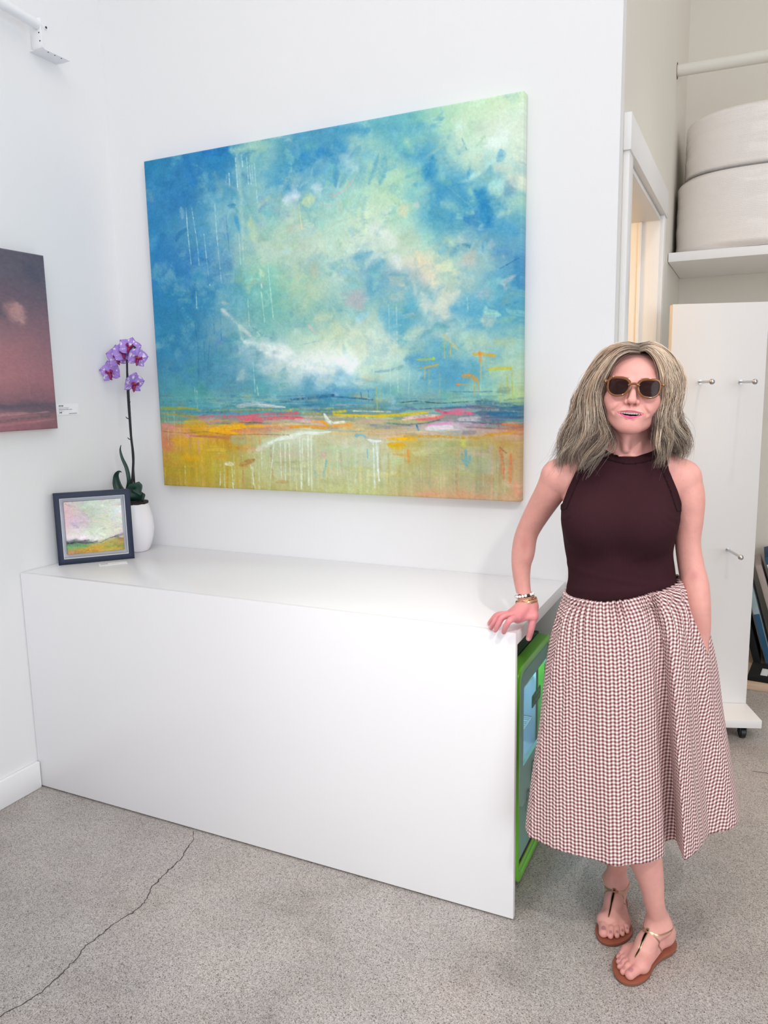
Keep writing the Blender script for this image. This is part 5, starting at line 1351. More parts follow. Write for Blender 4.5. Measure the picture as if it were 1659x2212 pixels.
# ------------------------------------------------------------------ the woman: signed distance fields meshed by surface nets
class Field:
    def __init__(self, x0, x1, y0, y1, z0, z1, step):
        self.s = step
        self.x = np.arange(x0, x1, step, dtype=np.float32); self.y = np.arange(y0, y1, step, dtype=np.float32); self.z = np.arange(z0, z1, step, dtype=np.float32)
        self.d = np.full((len(self.x), len(self.y), len(self.z)), 0.5, np.float32)
    def sl(self, lo, hi):
        out = []
        for ax, a, b in zip((self.x, self.y, self.z), lo, hi):
            i, j = np.searchsorted(ax, a), np.searchsorted(ax, b)
            if j-i < 1: return None
            out.append(slice(i, j))
        return tuple(out)
    def loc(self, s):
        return self.x[s[0]][:, None, None], self.y[s[1]][None, :, None], self.z[s[2]][None, None, :]
    def put(self, s, f, k):
        a = self.d[s]
        if k <= 0: self.d[s] = np.minimum(a, f)
        else:
            h = np.clip(.5+.5*(a-f)/k, 0, 1); self.d[s] = a*(1-h)+f*h-k*h*(1-h)
    def cut(self, s, f, k):
        a = self.d[s]; f = -f
        if k <= 0: self.d[s] = np.maximum(a, f)
        else:
            h = np.clip(.5-.5*(a-f)/k, 0, 1); self.d[s] = a*(1-h)+f*h+k*h*(1-h)
    def rc(self, a, b, r1, r2, k=0.0, xf=None, cut=False):
        if xf is not None: a, b = xf(a), xf(b)
        a, b = np.asarray(a, np.float32), np.asarray(b, np.float32); m = max(r1, r2)+max(k, .012)+.02
        s = self.sl(np.minimum(a, b)-m, np.maximum(a, b)+m)
        if s is None: return
        X, Y, Z = self.loc(s); ab = b-a; L2 = max(float(ab@ab), 1e-10)
        h = np.clip(((X-a[0])*ab[0]+(Y-a[1])*ab[1]+(Z-a[2])*ab[2])/L2, 0, 1)
        f = np.sqrt((X-a[0]-h*ab[0])**2+(Y-a[1]-h*ab[1])**2+(Z-a[2]-h*ab[2])**2)-(r1+(r2-r1)*h)
        (self.cut if cut else self.put)(s, f, k)
    def limb(self, pts, rad, k=0.0, k0=None, xf=None, n=5):
        q = spline(np.c_[np.array(pts, float), np.array(rad, float)*.02], (len(pts)-1)*8+1)
        self.chain([tuple(p[:3]) for p in q], [float(p[3])/.02 for p in q], 0.0, k0, xf)
    def chain(self, pts, rad, k=0.0, k0=None, xf=None):
        for i in range(len(pts)-1): self.rc(pts[i], pts[i+1], rad[i], rad[i+1], k if (i or k0 is None) else k0, xf)
    def el(self, c, r, k=0.0, R=None, xf=None, cut=False):
        """ellipsoid; R = columns are its axes"""
        if xf is not None: c = xf(c)
        c = np.asarray(c, np.float32); m = max(r)+max(k, .012)+.02
        s = self.sl(c-m, c+m)
        if s is None: return
        X, Y, Z = self.loc(s); X, Y, Z = X-c[0], Y-c[1], Z-c[2]
        if R is not None:
            X, Y, Z = (X*R[0][0]+Y*R[1][0]+Z*R[2][0], X*R[0][1]+Y*R[1][1]+Z*R[2][1], X*R[0][2]+Y*R[1][2]+Z*R[2][2])
        k0 = np.sqrt((X/r[0])**2+(Y/r[1])**2+(Z/r[2])**2); k1 = np.sqrt((X/r[0]**2)**2+(Y/r[1]**2)**2+(Z/r[2]**2)**2)
        f = k0*(k0-1)/np.maximum(k1, 1e-6)
        (self.cut if cut else self.put)(s, f, k)
    def loft(self, zs, cx, cy, a, b, k, p=2.2):
        s = self.sl((-1, -1, zs[0]-.03), (1, 1, zs[-1]+.03))
        if s is None: return
        X, Y, Z = self.loc(s); z = self.z[s[2]]
        g = lambda q: smooth1d(zs, q, z)[None, None, :]
        A, B = g(a), g(b)
        q = (np.abs((X-g(cx))/A)**p+np.abs((Y-g(cy))/B)**p)**(1/p)
        gr = np.sqrt(((X-g(cx))/A**2)**2+((Y-g(cy))/B**2)**2)/np.maximum(np.sqrt(((X-g(cx))/A)**2+((Y-g(cy))/B)**2), 1e-4)
        f = (q-1)/np.maximum(gr, 1.0)
        f = np.maximum(f, np.maximum(Z-zs[-1], zs[0]-Z))
        self.put(s, f.astype(np.float32), k)
    def sample(self, P):
        P = np.asarray(P, float); i = [(P[..., j]-ax[0])/self.s for j, ax in enumerate((self.x, self.y, self.z))]
        n = self.d.shape; i = [np.clip(v, 0, n[j]-1.001) for j, v in enumerate(i)]; b = [v.astype(int) for v in i]; t = [v-w for v, w in zip(i, b)]
        o = 0
        for dx in (0, 1):
            for dy in (0, 1):
                for dz in (0, 1):
                    o = o+self.d[b[0]+dx, b[1]+dy, b[2]+dz]*(t[0] if dx else 1-t[0])*(t[1] if dy else 1-t[1])*(t[2] if dz else 1-t[2])
        return o
    def grad(self, P, e=.0015):
        P = np.asarray(P, float)
        g = np.stack([self.sample(P+np.eye(3)[j]*e)-self.sample(P-np.eye(3)[j]*e) for j in range(3)], -1)
        return g/np.maximum(np.linalg.norm(g, axis=-1, keepdims=True), 1e-9)
    def snap(self, P, off=0.0, it=8):
        P = np.array(P, float)
        for _ in range(it): P = P-self.grad(P)*(self.sample(P)-off)[..., None]
        return P
    def mesh(self, keep=None):
        d = self.d; neg = d < 0; nx, ny, nz = d.shape
        c = np.zeros((nx-1, ny-1, nz-1), np.int8); O = [(i, j, k) for i in (0, 1) for j in (0, 1) for k in (0, 1)]
        for i, j, k in O: c += neg[i:nx-1+i, j:ny-1+j, k:nz-1+k]
        act = (c > 0) & (c < 8); I = np.argwhere(act); ids = np.full(act.shape, -1, np.int32); ids[act] = np.arange(len(I))
        sm = np.zeros((len(I), 3), np.float32); cnt = np.zeros((len(I), 1), np.float32)
        for a in range(3):
            for o in O:
                if o[a]: continue
                q = list(o); q[a] = 1; q = np.array(q); oo = np.array(o)
                d1 = d[tuple((I+oo).T)]; d2 = d[tuple((I+q).T)]; m = (d1 < 0) != (d2 < 0)
                t = np.where(m, d1/np.where(m, d1-d2, 1), 0)
                sm[m] += (oo+t[:, None]*(q-oo))[m]; cnt[m] += 1
        V = (I+sm/np.maximum(cnt, 1))*self.s+np.array([self.x[0], self.y[0], self.z[0]], np.float32)
        F = []
        for a in range(3):
            b, e = (a+1) % 3, (a+2) % 3
            sa = [slice(None)]*3; sb = [slice(None)]*3; sa[a] = slice(0, -1); sb[a] = slice(1, None)
            ch = neg[tuple(sa)] != neg[tuple(sb)]
            J = np.argwhere(ch); J = J[(J[:, b] > 0) & (J[:, e] > 0) & (J[:, b] < d.shape[b]-1) & (J[:, e] < d.shape[e]-1)]
            if not len(J): continue
            eb = np.zeros(3, int); eb[b] = 1; ee = np.zeros(3, int); ee[e] = 1
            q = np.stack([ids[tuple((J-eb-ee).T)], ids[tuple((J-ee).T)], ids[tuple(J.T)], ids[tuple((J-eb).T)]], 1)
            fl_ = ~neg[tuple(J.T)]; q[fl_] = q[fl_][:, ::-1]; F.append(q)
        F = np.concatenate(F); F = F[(F >= 0).all(1)]
        if keep is not None:
            F = F[keep(V[F].mean(1))]
            u, inv = np.unique(F, return_inverse=True); V = V[u]; F = inv.reshape(F.shape)
        return V, F.astype(np.int32)

def smooth1d(xs, ys, x):
    xs = np.asarray(xs, float); ys = np.asarray(ys, float); m = np.gradient(ys, xs); i = np.clip(np.searchsorted(xs, x, side='right')-1, 0, len(xs)-2)
    h = xs[i+1]-xs[i]; u = np.clip((x-xs[i])/h, 0, 1)
    return ((2*u**3-3*u**2+1)*ys[i]+(u**3-2*u**2+u)*h*m[i]+(-2*u**3+3*u**2)*ys[i+1]+(u**3-u**2)*h*m[i+1]).astype(np.float32)

# --- frames. person's local frame: x to her left (photo right), y away from the camera, z up
PO = Vector((2.20, -0.575, 0)); PA = math.atan2(0.129, 0.9917)
HC = np.array([-0.009, 0.0076, 1.5000]); _r, _p = math.radians(5.0), math.radians(5.0)
_up = np.array([math.sin(_r)*math.cos(_p), math.sin(_p), math.cos(_r)*math.cos(_p)]); _rt = np.array([math.cos(_r), 0, -math.sin(_r)]); _bk = np.cross(_up, _rt)
HR = np.stack([_rt, _bk, _up], 1)                     # columns: head right, back, up
hd = lambda p: HC+HR@np.asarray(p, float)
def unhead(P): return (np.asarray(P)-HC)@HR

FOOT_A = dict(h=np.array([.1475, .0325]), f=np.array([-.534, -.845]), l=np.array([-.845, .534]))
FOOT_B = dict(h=np.array([-.0265, .207]), f=np.array([-.1, -.995]), l=np.array([.995, -.1]))
def footxf(F): return lambda p: np.array([*(F['h']+F['f']*p[0]+F['l']*p[1]), p[2]])
def unfoot(F, P): q = P[..., :2]-F['h']; return np.stack([q@F['f'], q@F['l'], P[..., 2]], -1)

def add_torso(F, ext=0.0):
    zs = [.80, .88, .95, 1.0, 1.05, 1.10, 1.15, 1.19, 1.24, 1.28, 1.315]
    cx = [-.015, -.018, -.022, -.024, -.026, -.034, -.035, -.033, -.031, -.030, -.028]
    a = [.165, .163, .148, .131, .128, .129, .135, .141, .138, .120, .085]
    b = [.090, .092, .090, .092, .090, .092, .098, .103, .098, .082, .058]
    cy = [.035, .028, .018, .010, .010, .010, .010, .012, .018, .024, .028]
    F.loft(zs, cx, cy, a, b, 0.0)
    for s in (-1, 1):
        F.el((-.032+s*.064, -.066, 1.182), (.064, .058, .066), .045)
    F.rc((-.075, .026, 1.325), (-.183, .012, 1.289), .040, .041, .04); F.rc((.018, .026, 1.325), (.110, .012, 1.289), .040, .041, .04)
    F.rc((-.050, .030, 1.395), (-.120, .026, 1.322), .026, .034, .035); F.rc((.0, .030, 1.395), (.064, .026, 1.322), .026, .034, .035)
    F.rc((-.030, -.020, 1.316), (-.155, -.006, 1.322), .010, .012, .025); F.rc((-.020, -.020, 1.316), (.085, -.006, 1.322), .010, .012, .025)

def neck_clip(X, Y, Z):
    """<0 inside the tank top"""
    xc = -.029
    zz = [.95, 1.193, 1.203, 1.217, 1.26, 1.311, 1.355, 1.42]; w = [.30, .30, .165, .1445, .130, .108, .099, .095]
    c1 = (np.abs(X-xc)-np.interp(Z, zz, w).astype(np.float32))
    bk = np.clip((Y+.02)/.05, 0, 1); bk = bk*bk*(3-2*bk); zn = (1.343+3.6*(X+.012)**2)*(1-bk)+(1.378+1.0*(X+.012)**2)*bk
    c2 = Z-zn
    return np.maximum(np.maximum(c1, c2), .972-Z)

def add_arms(F):
    k = .015
    A = [(-.188, .010, 1.285), (-.205, .022, 1.250), (-.236, .048, 1.196), (-.262, .066, 1.148), (-.281, .078, 1.103), (-.288, .080, 1.050), (-.287, .080, .990), (-.277, .074, .945), (-.266, .067, .925)]
    F.limb(A, [.043, .0395, .0350, .0315, .0290, .0282, .0228, .0198, .0202], .003, k)
    F.el((-.270, .066, 1.085), (.018, .022, .04), .02)
    B = [(.112, .010, 1.286), (.128, .010, 1.240), (.132, .014, 1.190), (.132, .018, 1.124), (.142, .012, 1.064), (.153, -.002, 1.018), (.163, -.008, .965), (.173, .002, .900), (.170, .012, .855)]
    F.limb(B, [.044, .0385, .0340, .0305, .0312, .0322, .0275, .0205, .019], .003, k)
    # pocketed hand (inside the skirt)
    F.rc((.170, .012, .855), (.158, .020, .795), .019, .017, .012)
    for dx, dy in ((-.018, -.010), (-.007, -.008), (.004, -.002), (.012, .008)):
        F.chain([(.158+dx, .020+dy, .795), (.152+dx, .026+dy, .760), (.146+dx, .034+dy, .728)], [.0085, .008, .007], .004)
    F.chain([(.156, -.002, .840), (.142, -.002, .808), (.136, .004, .782)], [.0105, .0095, .008], .006)

HAND = dict(
    index=[(-.286, -.001, .906), (-.304, -.036, .9035), (-.314, -.032, .884), (-.3195, -.021, .8685)],
    middle=[(-.297, .009, .910), (-.326, -.013, .9045), (-.336, -.015, .885), (-.3445, -.010, .8685)],
    ring=[(-.307, .024, .908), (-.341, .009, .9010), (-.350, .003, .884), (-.3595, .008, .8685)],
    little=[(-.313, .040, .902), (-.350, .035, .8960), (-.362, .036, .882), (-.3715, .044, .8682)],
    thumb=[(-.248, .036, .901), (-.2535, .030, .868), (-.2605, .035, .838)])
def add_hand(F):
    w = (-.266, .066, .926)
    H = HAND
    G = Field(-.42, -.20, -.08, .13, .80, 1.0, F.s) if False else F
    for f, r in (('index', .0115), ('middle', .0115), ('ring', .0110), ('little', .0105)):
        m = H[f][0]; F.rc(w, m, .0165, r, .014)
    F.rc((-.272, .064, .912), (-.290, .016, .896), .015, .011, .012)
    F.rc((-.283, .078, .898), (-.308, .050, .889), .021, .014, .014)
    F.rc((-.256, .062, .914), H['thumb'][0], .0160, .0112, .014)
    F.rc(H['thumb'][0], (-.284, .012, .898), .0085, .008, .012)          # web
    for f, r in (('index', (.0090, .0081, .0074, .0064)), ('middle', (.0092, .0083, .0076, .0066)), ('ring', (.0087, .0079, .0072, .0062)), ('little', (.0079, .0070, .0063, .0055))):
        P = H[f]; E = Field.__new__(Field); E.__dict__.update(F.__dict__); E.d = np.full_like(F.d, .5)
        E.limb(P, r)
        s = (slice(None),)*3; F.put(s, E.d, .0035)
    P = H['thumb']; F.limb(P, [.0110, .0096, .0078], .004, .006)
NAILS = [(('index', .0068), (-.45, -.85, .25)), (('middle', .0070), (-.5, -.75, .3)), (('ring', .0066), (-.5, -.7, .35)), (('little', .0058), (-.55, -.6, .4)), (('thumb', .0078), (-.15, -.95, -.1))]

def add_foot(F, T):
    x = footxf(T); B = .0115
    q = lambda s, l, z: (s, l, z+B)
    F.rc(q(.028, .018, .026), q(.034, .018, .040), .026, .026, .012, x)
    F.rc(q(.034, .018, .040), q(.062, .018, .085), .026, .0265, .02, x)
    F.rc(q(.062, -.006, .076), q(.060, -.006, .080), .012, .012, .016, x); F.rc(q(.052, .045, .064), q(.052, .045, .068), .0115, .0115, .016, x)
    F.rc(q(.070, .018, .072), q(.118, .020, .044), .0275, .0225, .02, x)
    F.rc(q(.118, .020, .044), q(.166, .022, .022), .0225, .016, .018, x)
    F.rc(q(.030, .020, .018), q(.166, .002, .018), .017, .0185, .016, x); F.rc(q(.030, .022, .016), q(.146, .056, .0145), .016, .0145, .016, x)
    F.rc(q(.164, .004, .018), q(.150, .054, .0135), .018, .0135, .016, x)
    for (a, b, c, r) in (((.168, .001, .0175), (.190, .003, .0160), (.212, .006, .0125), (.0150, .0125, .0122)), ((.170, .0205, .0155), (.193, .0235, .0170), (.2125, .0250, .0092), (.0098, .0088, .0082)),
                        ((.166, .0335, .0140), (.186, .0385, .0155), (.2030, .0410, .0082), (.0090, .0080, .0074)), ((.159, .0455, .0130), (.176, .0510, .0140), (.1900, .0535, .0078), (.0085, .0074, .0068)),
                        ((.149, .0560, .0120), (.163, .0625, .0125), (.1745, .0645, .0072), (.0082, .0070, .0062))):
        F.rc(q(*a), q(*b), r[0], r[1], .005, x); F.rc(q(*b), q(*c), r[1], r[2], .0022, x)
TOES = [((.2125, .006, .0230), .0080), ((.2135, .025, .0165), .0050), ((.2040, .041, .0150), .0045), ((.1910, .0535, .0140), .0042), ((.1755, .0645, .0130), .0036)]

def add_legs(F):
    x = footxf(FOOT_A); an = x((.062, .018, .0965))
    F.limb([(-.095, .02, .84), (.0, -.020, .50), (.044, -.045, .36), (.0635, -.046, .275), (.0735, -.044, .235), (.0855, -.036, .165), tuple(an)], [.085, .054, .0450, .0395, .0335, .0260, .0262], .003)
    F.el((.050, -.032, .345), (.040, .042, .09), .02)
    x = footxf(FOOT_B); an = x((.062, .018, .0965))
    F.limb([(.05, .04, .84), (.025, .085, .50), (.003, .125, .34), (-.006, .132, .22), (-.011, .138, .15), tuple(an)], [.085, .054, .045, .037, .0285, .0265], .003)
    add_foot(F, FOOT_A); add_foot(F, FOOT_B)

def add_head(F):
    zm = lambda p: (p[0], p[1], p[2] if p[2] > 0 else p[2]*.89)
    E = lambda c, r, k, cut=False: F.el(zm(c), r, k, HR, hd, cut)
    C = lambda a, b, r1, r2, k, cut=False: F.rc(zm(a), zm(b), r1, r2, k, hd, cut)
    E((0, .012, .030), (.0705, .089, .078), 0)
    E((0, -.028, -.022), (.0635, .060, .082), .03)
    E((0, -.046, .040), (.058, .036, .044), .03)
    C((-.050, -.012, -.058), (-.016, -.070, -.096), .018, .0155, .03); C((.050, -.012, -.058), (.016, -.070, -.096), .018, .0155, .03)
    E((0, -.076, -.097), (.0205, .0170, .0165), .014)
    for s in (-1, 1):
        E((s*.0390, -.060, -.030), (.0250, .0240, .0210), .022)       # cheek
        E((s*.030, -.072, -.052), (.018, .018, .016), .018)           # smile apple
        C((s*.012, -.086, .0150), (s*.044, -.070, .0170), .0085, .009, .014)   # brow
    E((0, -.079, -.066), (.0290, .0180, .0230), .018)                  # muzzle
    for s in (-1, 1):
        E((s*.0320, -.100, .001), (.0185, .0160, .0125), .010, True)   # socket
        E((s*.0310, -.0745, .0005), (.0135, .0130, .0125), .003)       # eye under its lids
        C((s*.0440, -.074, -.0125), (s*.020, -.0845, -.0135), .0030, .0032, .006)
        C((s*.0215, -.0960, -.0400), (s*.0385, -.0850, -.0640), .0022, .0020, .010, True)   # smile line
    C((0, -.086, .0080), (0, -.1040, -.0290), .0068, .0082, .010)      # nose
    E((0, -.1055, -.0335), (.0098, .0088, .0082), .006)
    for s in (-1, 1):
        E((s*.0118, -.0955, -.0365), (.0066, .0085, .0068), .004)
        E((s*.0064, -.1015, -.0430), (.0034, .0046, .0032), .0018, True)
    C((0, -.0975, -.0420), (0, -.0955, -.0520), .0034, .0030, .005)
    # lips round an open smile
    U = [(-.0300, -.0820, -.0640), (-.0180, -.0925, -.0618), (-.0060, -.0985, -.0600), (0, -.0985, -.0606), (.0060, -.0985, -.0600), (.0180, -.0925, -.0618), (.0300, -.0820, -.0640)]
    Lw = [(-.0300, -.0820, -.0645), (-.0185, -.0905, -.0735), (-.0065, -.0960, -.0775), (.0065, -.0960, -.0775), (.0185, -.0905, -.0735), (.0300, -.0820, -.0645)]
    E((0, -.098, -.0682), (.0260, .0150, .0066), .002, True)
    E((0, -.086, -.0682), (.0245, .0200, .0062), .002, True)
    for i in range(6): C(U[i], U[i+1], (.0010, .0019, .0024, .0023, .0024, .0019)[i], (.0019, .0024, .0023, .0024, .0019, .0010)[i], .0035)
    for i in range(5): C(Lw[i], Lw[i+1], (.0010, .0028, .0036, .0036, .0028)[i], (.0028, .0036, .0036, .0028, .0010)[i], .0035)
    # ears
    for s in (-1, 1):
        E((s*.0715, .004, -.006), (.0075, .0165, .0285), .006); E((s*.0745, .002, -.004), (.0042, .0095, .0165), .003, True); E((s*.0700, -.002, -.034), (.0055, .0070, .0085), .006)
    # neck
    F.rc((-.030, .034, 1.30), (-.022, .020, 1.445), .0500, .0455, .022)
    for s in (-1, 1):
        m = np.array([-.026, 0, 0]); F.rc(hd((s*.052, .022, -.055)), (-.022+s*.014, -.022, 1.332), .0085, .0058, .012)
    F.rc((-.024, -.022, 1.405), (-.022, -.026, 1.36), .0095, .0080, .014)
    F.el((-.021, -.034, 1.326), (.010, .008, .009), .008, None, None, True)

def build_person():
    P = empty('person', PO, PA, 'woman in brown tank top and checked skirt, sunglasses on, one hand on the white desk', 'person')
    # ---------------- skin fields
    body = []
    TT = Field(-.235, .185, -.165, .165, .955, 1.415, .0030); add_torso(TT)
    def clothe(F):
        """keep the skin just under the shirt where the shirt covers it"""
        T = Field.__new__(Field); T.__dict__.update(F.__dict__); T.d = np.full_like(F.d, .5); add_torso(T)
        s = (slice(None),)*3; X, Y, Z = F.loc(s)
        c = neck_clip(X, Y, Z); m = (c < -.003) & (T.d < .012) & (Z > .97)
        F.d = np.where(m, np.maximum(F.d, T.d-.0022), F.d)
    U = Field(-.345, .235, -.165, .165, .925, 1.40, .0034)
    add_torso(U); add_head(U); clothe(U); add_arms(U); add_hand(U)
    SN, SW = 1.352, .944
    body.append(U.mesh(lambda c: (c[:, 2] < SN) & (c[:, 2] > .953) & ~((c[:, 0] < -.22) & (c[:, 2] < SW))))
    Hf = Field(-.150, .100, -.135, .140, 1.325, 1.625, .0017)
    add_torso(Hf); add_head(Hf); clothe(Hf)
    FY = -.046
    body.append(Hf.mesh(lambda c: (c[:, 2] > SN-.002) & ~((c[:, 1] < FY) & (c[:, 2] > 1.388))))
    Fc = Field(-.105, .085, -.125, -.030, 1.375, 1.60, .0011); add_torso(Fc); add_head(Fc)
    body.append(Fc.mesh(lambda c: (c[:, 1] < FY+.0012) & (c[:, 2] > 1.387)))
    Ha = Field(-.395, -.215, -.065, .125, .815, .985, .0013)
    add_arms(Ha); add_hand(Ha)
    body.append(Ha.mesh(lambda c: c[:, 2] < SW+.002))
    Lg = Field(-.095, .185, -.200, .245, .0, .42, .0022); add_legs(Lg)
    body.append(Lg.mesh(lambda c: (c[:, 2] < .40) & (c[:, 2] > .130)))
    Fo = Field(-.095, .185, -.200, .245, .0, .145, .0014); add_legs(Fo)
    body.append(Fo.mesh(lambda c: c[:, 2] < .1315))
    Hp = Field(-.21, .24, -.16, .20, .385, .985, .0075); add_torso(Hp); add_legs(Hp); add_arms(Hp)
    body.append(Hp.mesh(lambda c: (c[:, 2] > .395) & (c[:, 2] < .960)))
    V = np.concatenate([v for v, f in body]); off = np.cumsum([0]+[len(v) for v, f in body[:-1]]); Q = np.concatenate([f+o for (v, f), o in zip(body, off)])
    # ---------------- skin colour (complexion, lips, brows, nails: own pigments; nostrils and mouth darkened as shade)
    col = np.empty((len(V), 3), np.float32); col[:] = (230, 168, 158)
    def tint(m, c):
        m = np.clip(m, 0, 1)[:, None]; col[:] = col*(1-m)+np.array(c, np.float32)*m
    z = V[:, 2]; h = unhead(V); isH = z > 1.36
    g = lambda p, c, r: np.exp(-(((p-np.array(c))/np.array(r))**2).sum(1))
    for s in (-1, 1): tint(.30*g(h, (s*.042, -.085, -.024), (.022, .04, .018)), (228, 138, 134))
    tint(.4*g(h, (0, -.105, -.030), (.014, .02, .012)), (226, 140, 134)); tint(.3*g(h, (0, -.08, -.089), (.03, .03, .02)), (232, 150, 142))
    for s in (-1, 1):
        b = np.exp(-((h[:, 2]-(.0200-.9*np.maximum(np.abs(h[:, 0])-.036, 0)*.6+.0015))/.0028)**2)*((h[:, 0]*s > .013) & (h[:, 0]*s < .050) & (h[:, 1] < -.05)); tint(.55*b, (120, 92, 84))
    lipz = h[:, 2]; ax = np.abs(h[:, 0]); inlip = (h[:, 1] < -.076) & (ax < .0300)
    upz = (-.0602-.0040*(ax/.030)**2)*.89; loz = (-.0770+.0122*(ax/.030)**2)*.89
    tint(np.clip((.0024*(1-.5*ax/.030)-np.abs(lipz-upz))/.0012, 0, 1)*inlip*.85, (176, 70, 100)); tint(np.clip((.0040*(1-.65*ax/.030)-np.abs(lipz-loz))/.0014, 0, 1)*inlip*.9, (208, 74, 128))
    tint(((h[:, 2] < -.0545) & (h[:, 2] > -.0665) & (h[:, 1] > -.089) & (h[:, 1] < -.03) & (ax < .024) & isH)*1.0, (58, 16, 24))
    for s in (-1, 1): tint(.8*g(h, (s*.0066, -.1005, -.0388), (.0034, .006, .0030)), (96, 40, 42))  # shade painted into the nostrils
    hair_z = .079-1.0*np.maximum(ax-.036, 0)-.4*np.maximum(ax-.052, 0)
    tint(np.clip((h[:, 2]-hair_z)/.006, 0, 1)*(isH & (h[:, 2] > -.02))*.92, (136, 112, 92)); tint((np.clip((h[:, 1]-.02)/.02, 0, 1)*(isH & (h[:, 2] > -.07)))*.9, (110, 90, 76))
    tint(.30*np.clip((1.36-z)/.10, 0, 1)*(z > .9), (220, 154, 140))
    rngf = np.random.default_rng(3)
    hand = np.clip((.945-z)/.025, 0, 1)*(V[:, 0] < -.22)*(z > .8); tint(hand*.36, (236, 124, 150))
    for k, f in enumerate(('index', 'middle', 'ring', 'little')):
        tint(.22*g(V, HAND[f][1], (.009,)*3), (226, 96, 122)); tint(.4*g(V, HAND[f][0], (.010,)*3), (224, 100, 122))
    for (f, r), dr in NAILS:
        p = np.array(HAND[f][-1]); q = np.array(HAND[f][-2]); ax_ = (p-q)/np.linalg.norm(p-q)
        up = np.array((0, -.15, 1.0)) if f != 'thumb' else np.array((-.1, -1, .1)); up = up-ax_*(up@ax_); up /= np.linalg.norm(up)
        if f != 'thumb': up = np.array([-.35, -.55, .75]); up = up-ax_*(up@ax_); up /= np.linalg.norm(up)
        c = p-ax_*.0005+up*r; sd = np.cross(ax_, up); e = V-c
        m = ((e@ax_)/.0062)**2+((e@sd)/.0046)**2; m = np.clip((1.1-m)/.3, 0, 1)*(np.abs(e@up) < .006); tint(m*.7, (246, 196, 200))
    for T in (FOOT_A, FOOT_B):
        u = unfoot(T, V)
        for (c, r) in TOES:
            m = ((u[:, 0]-c[0]+.004)/(r*.95))**2+((u[:, 1]-c[1])/(r*.85))**2; tint(np.clip((1.05-m)/.3, 0, 1)*((u[:, 2] > c[2]-.006) & (z < .06))*.85, (150, 96, 118))
        tint(.4*np.clip((.02-(.218-u[:, 0]))/.03, 0, 1)*(z < .05), (220, 140, 140))
    tint(.35*np.clip((.42-z)/.3, 0, 1), (214, 158, 146))
    for e, r in (((-.272, .052, 1.100), .020), ((.147, -.018, 1.050), .016)): tint(.5*g(V, e, (r*.7, r, r)), (176, 104, 104))
    fr = rngf.random(len(V)); near = (z > .95) & (z < 1.33); tint((fr < .012)*near*.16, (170, 104, 88))
    skin = mat('skin', (.7, .45, .4, 1), 0.48, attr='paint', sss=0.12, bump=0.06, bscale=260, vary=0.06, vscale=45, spec=0.4)
    npmesh('body', V, Q, skin, P, True, lin_np(col))
    # ---------------- teeth
    M['tooth'] = mat('tooth', rgb(240, 236, 232), 0.3, bump=0.01)
    mb = MB()
    for i in range(8):
        a = (i-3.5)*.0056; y = -.0925+.0000+5.2*a*a; w = .0057-.0003*abs(i-3.5)
        mb.prism(rrect(w, .0080-.0006*abs(i-3.5), .0012, 3), hd((a, y, -.0572)), tuple(HR@np.array([1, 10.4*a, 0])/np.linalg.norm([1, 10.4*a])), tuple(HR@np.array([0, 0, 1.0])), tuple(HR@np.array([-10.4*a, 1, 0])*.003))
    mb.build('teeth', M['tooth'], P, bevel=.0004)
    # ---------------- tank top
    TP = Field(-.235, .185, -.165, .165, .955, 1.415, .0026); add_torso(TP)
    s = (slice(None),)*3; X, Y, Z = TP.loc(s); c = neck_clip(X, Y, Z); c = c+np.zeros_like(TP.d)
    wr = .0016*np.exp(-((Z-1.015-.10*(X+.03))/.010)**2)+.0014*np.exp(-((Z-1.045+.12*(X+.03))/.008)**2)+.0012*np.exp(-((Z-1.095-.22*(X+.03))/.012)**2)*(X > -.02)
    sd = np.where(X > -.03, X+.03, -X-.03)
    wr = wr+.0009*np.sin((Z-1.21+.9*(sd-.13))*300)*np.exp(-((sd-.120)/.022)**2-((Z-1.205)/.022)**2)
    band = np.clip((c+.0165)/.0012, 0, 1)*(Z > 1.15)
    TP.d = np.maximum(TP.d-.0036-wr.astype(np.float32)-.0018*band, c)
    V2, Q2 = TP.mesh()
    cb = neck_clip(V2[:, 0], V2[:, 1], V2[:, 2]); inband = np.clip((cb+.0165)/.001, 0, 1)*(V2[:, 2] > 1.15)
    cc = np.empty((len(V2), 3), np.float32); cc[:] = (56, 31, 37); cc = cc*(1-.10*inband[:, None]); cc = np.where((np.abs(cb+.0170) < .0016)[:, None] & (V2[:, 2:3] > 1.15), cc*.55, cc)
    top = mat('brown_rib_jersey', rgb(56, 31, 37), 0.95, attr='paint', spec=0.1)
    nt = top.node_tree; N = nt.nodes; Lk = nt.links; tc = N.new('ShaderNodeTexCoord')
    wv = N.new('ShaderNodeTexWave'); wv.wave_type = 'BANDS'; wv.bands_direction = 'X'; wv.inputs['Scale'].default_value = 130; wv.inputs['Distortion'].default_value = .4
    Lk.new(tc.outputs['Object'], wv.inputs['Vector']); bp = N.new('ShaderNodeBump'); bp.inputs['Strength'].default_value = .16; bp.inputs['Distance'].default_value = .001
    Lk.new(wv.outputs['Fac'], bp.inputs['Height']); Lk.new(bp.outputs[0], N['Principled BSDF'].inputs['Normal'])
    N['Principled BSDF'].inputs['Sheen Weight'].default_value = .0
    npmesh('tank_top', V2, Q2, top, P, True, lin_np(cc), 'dark brown ribbed sleeveless top')
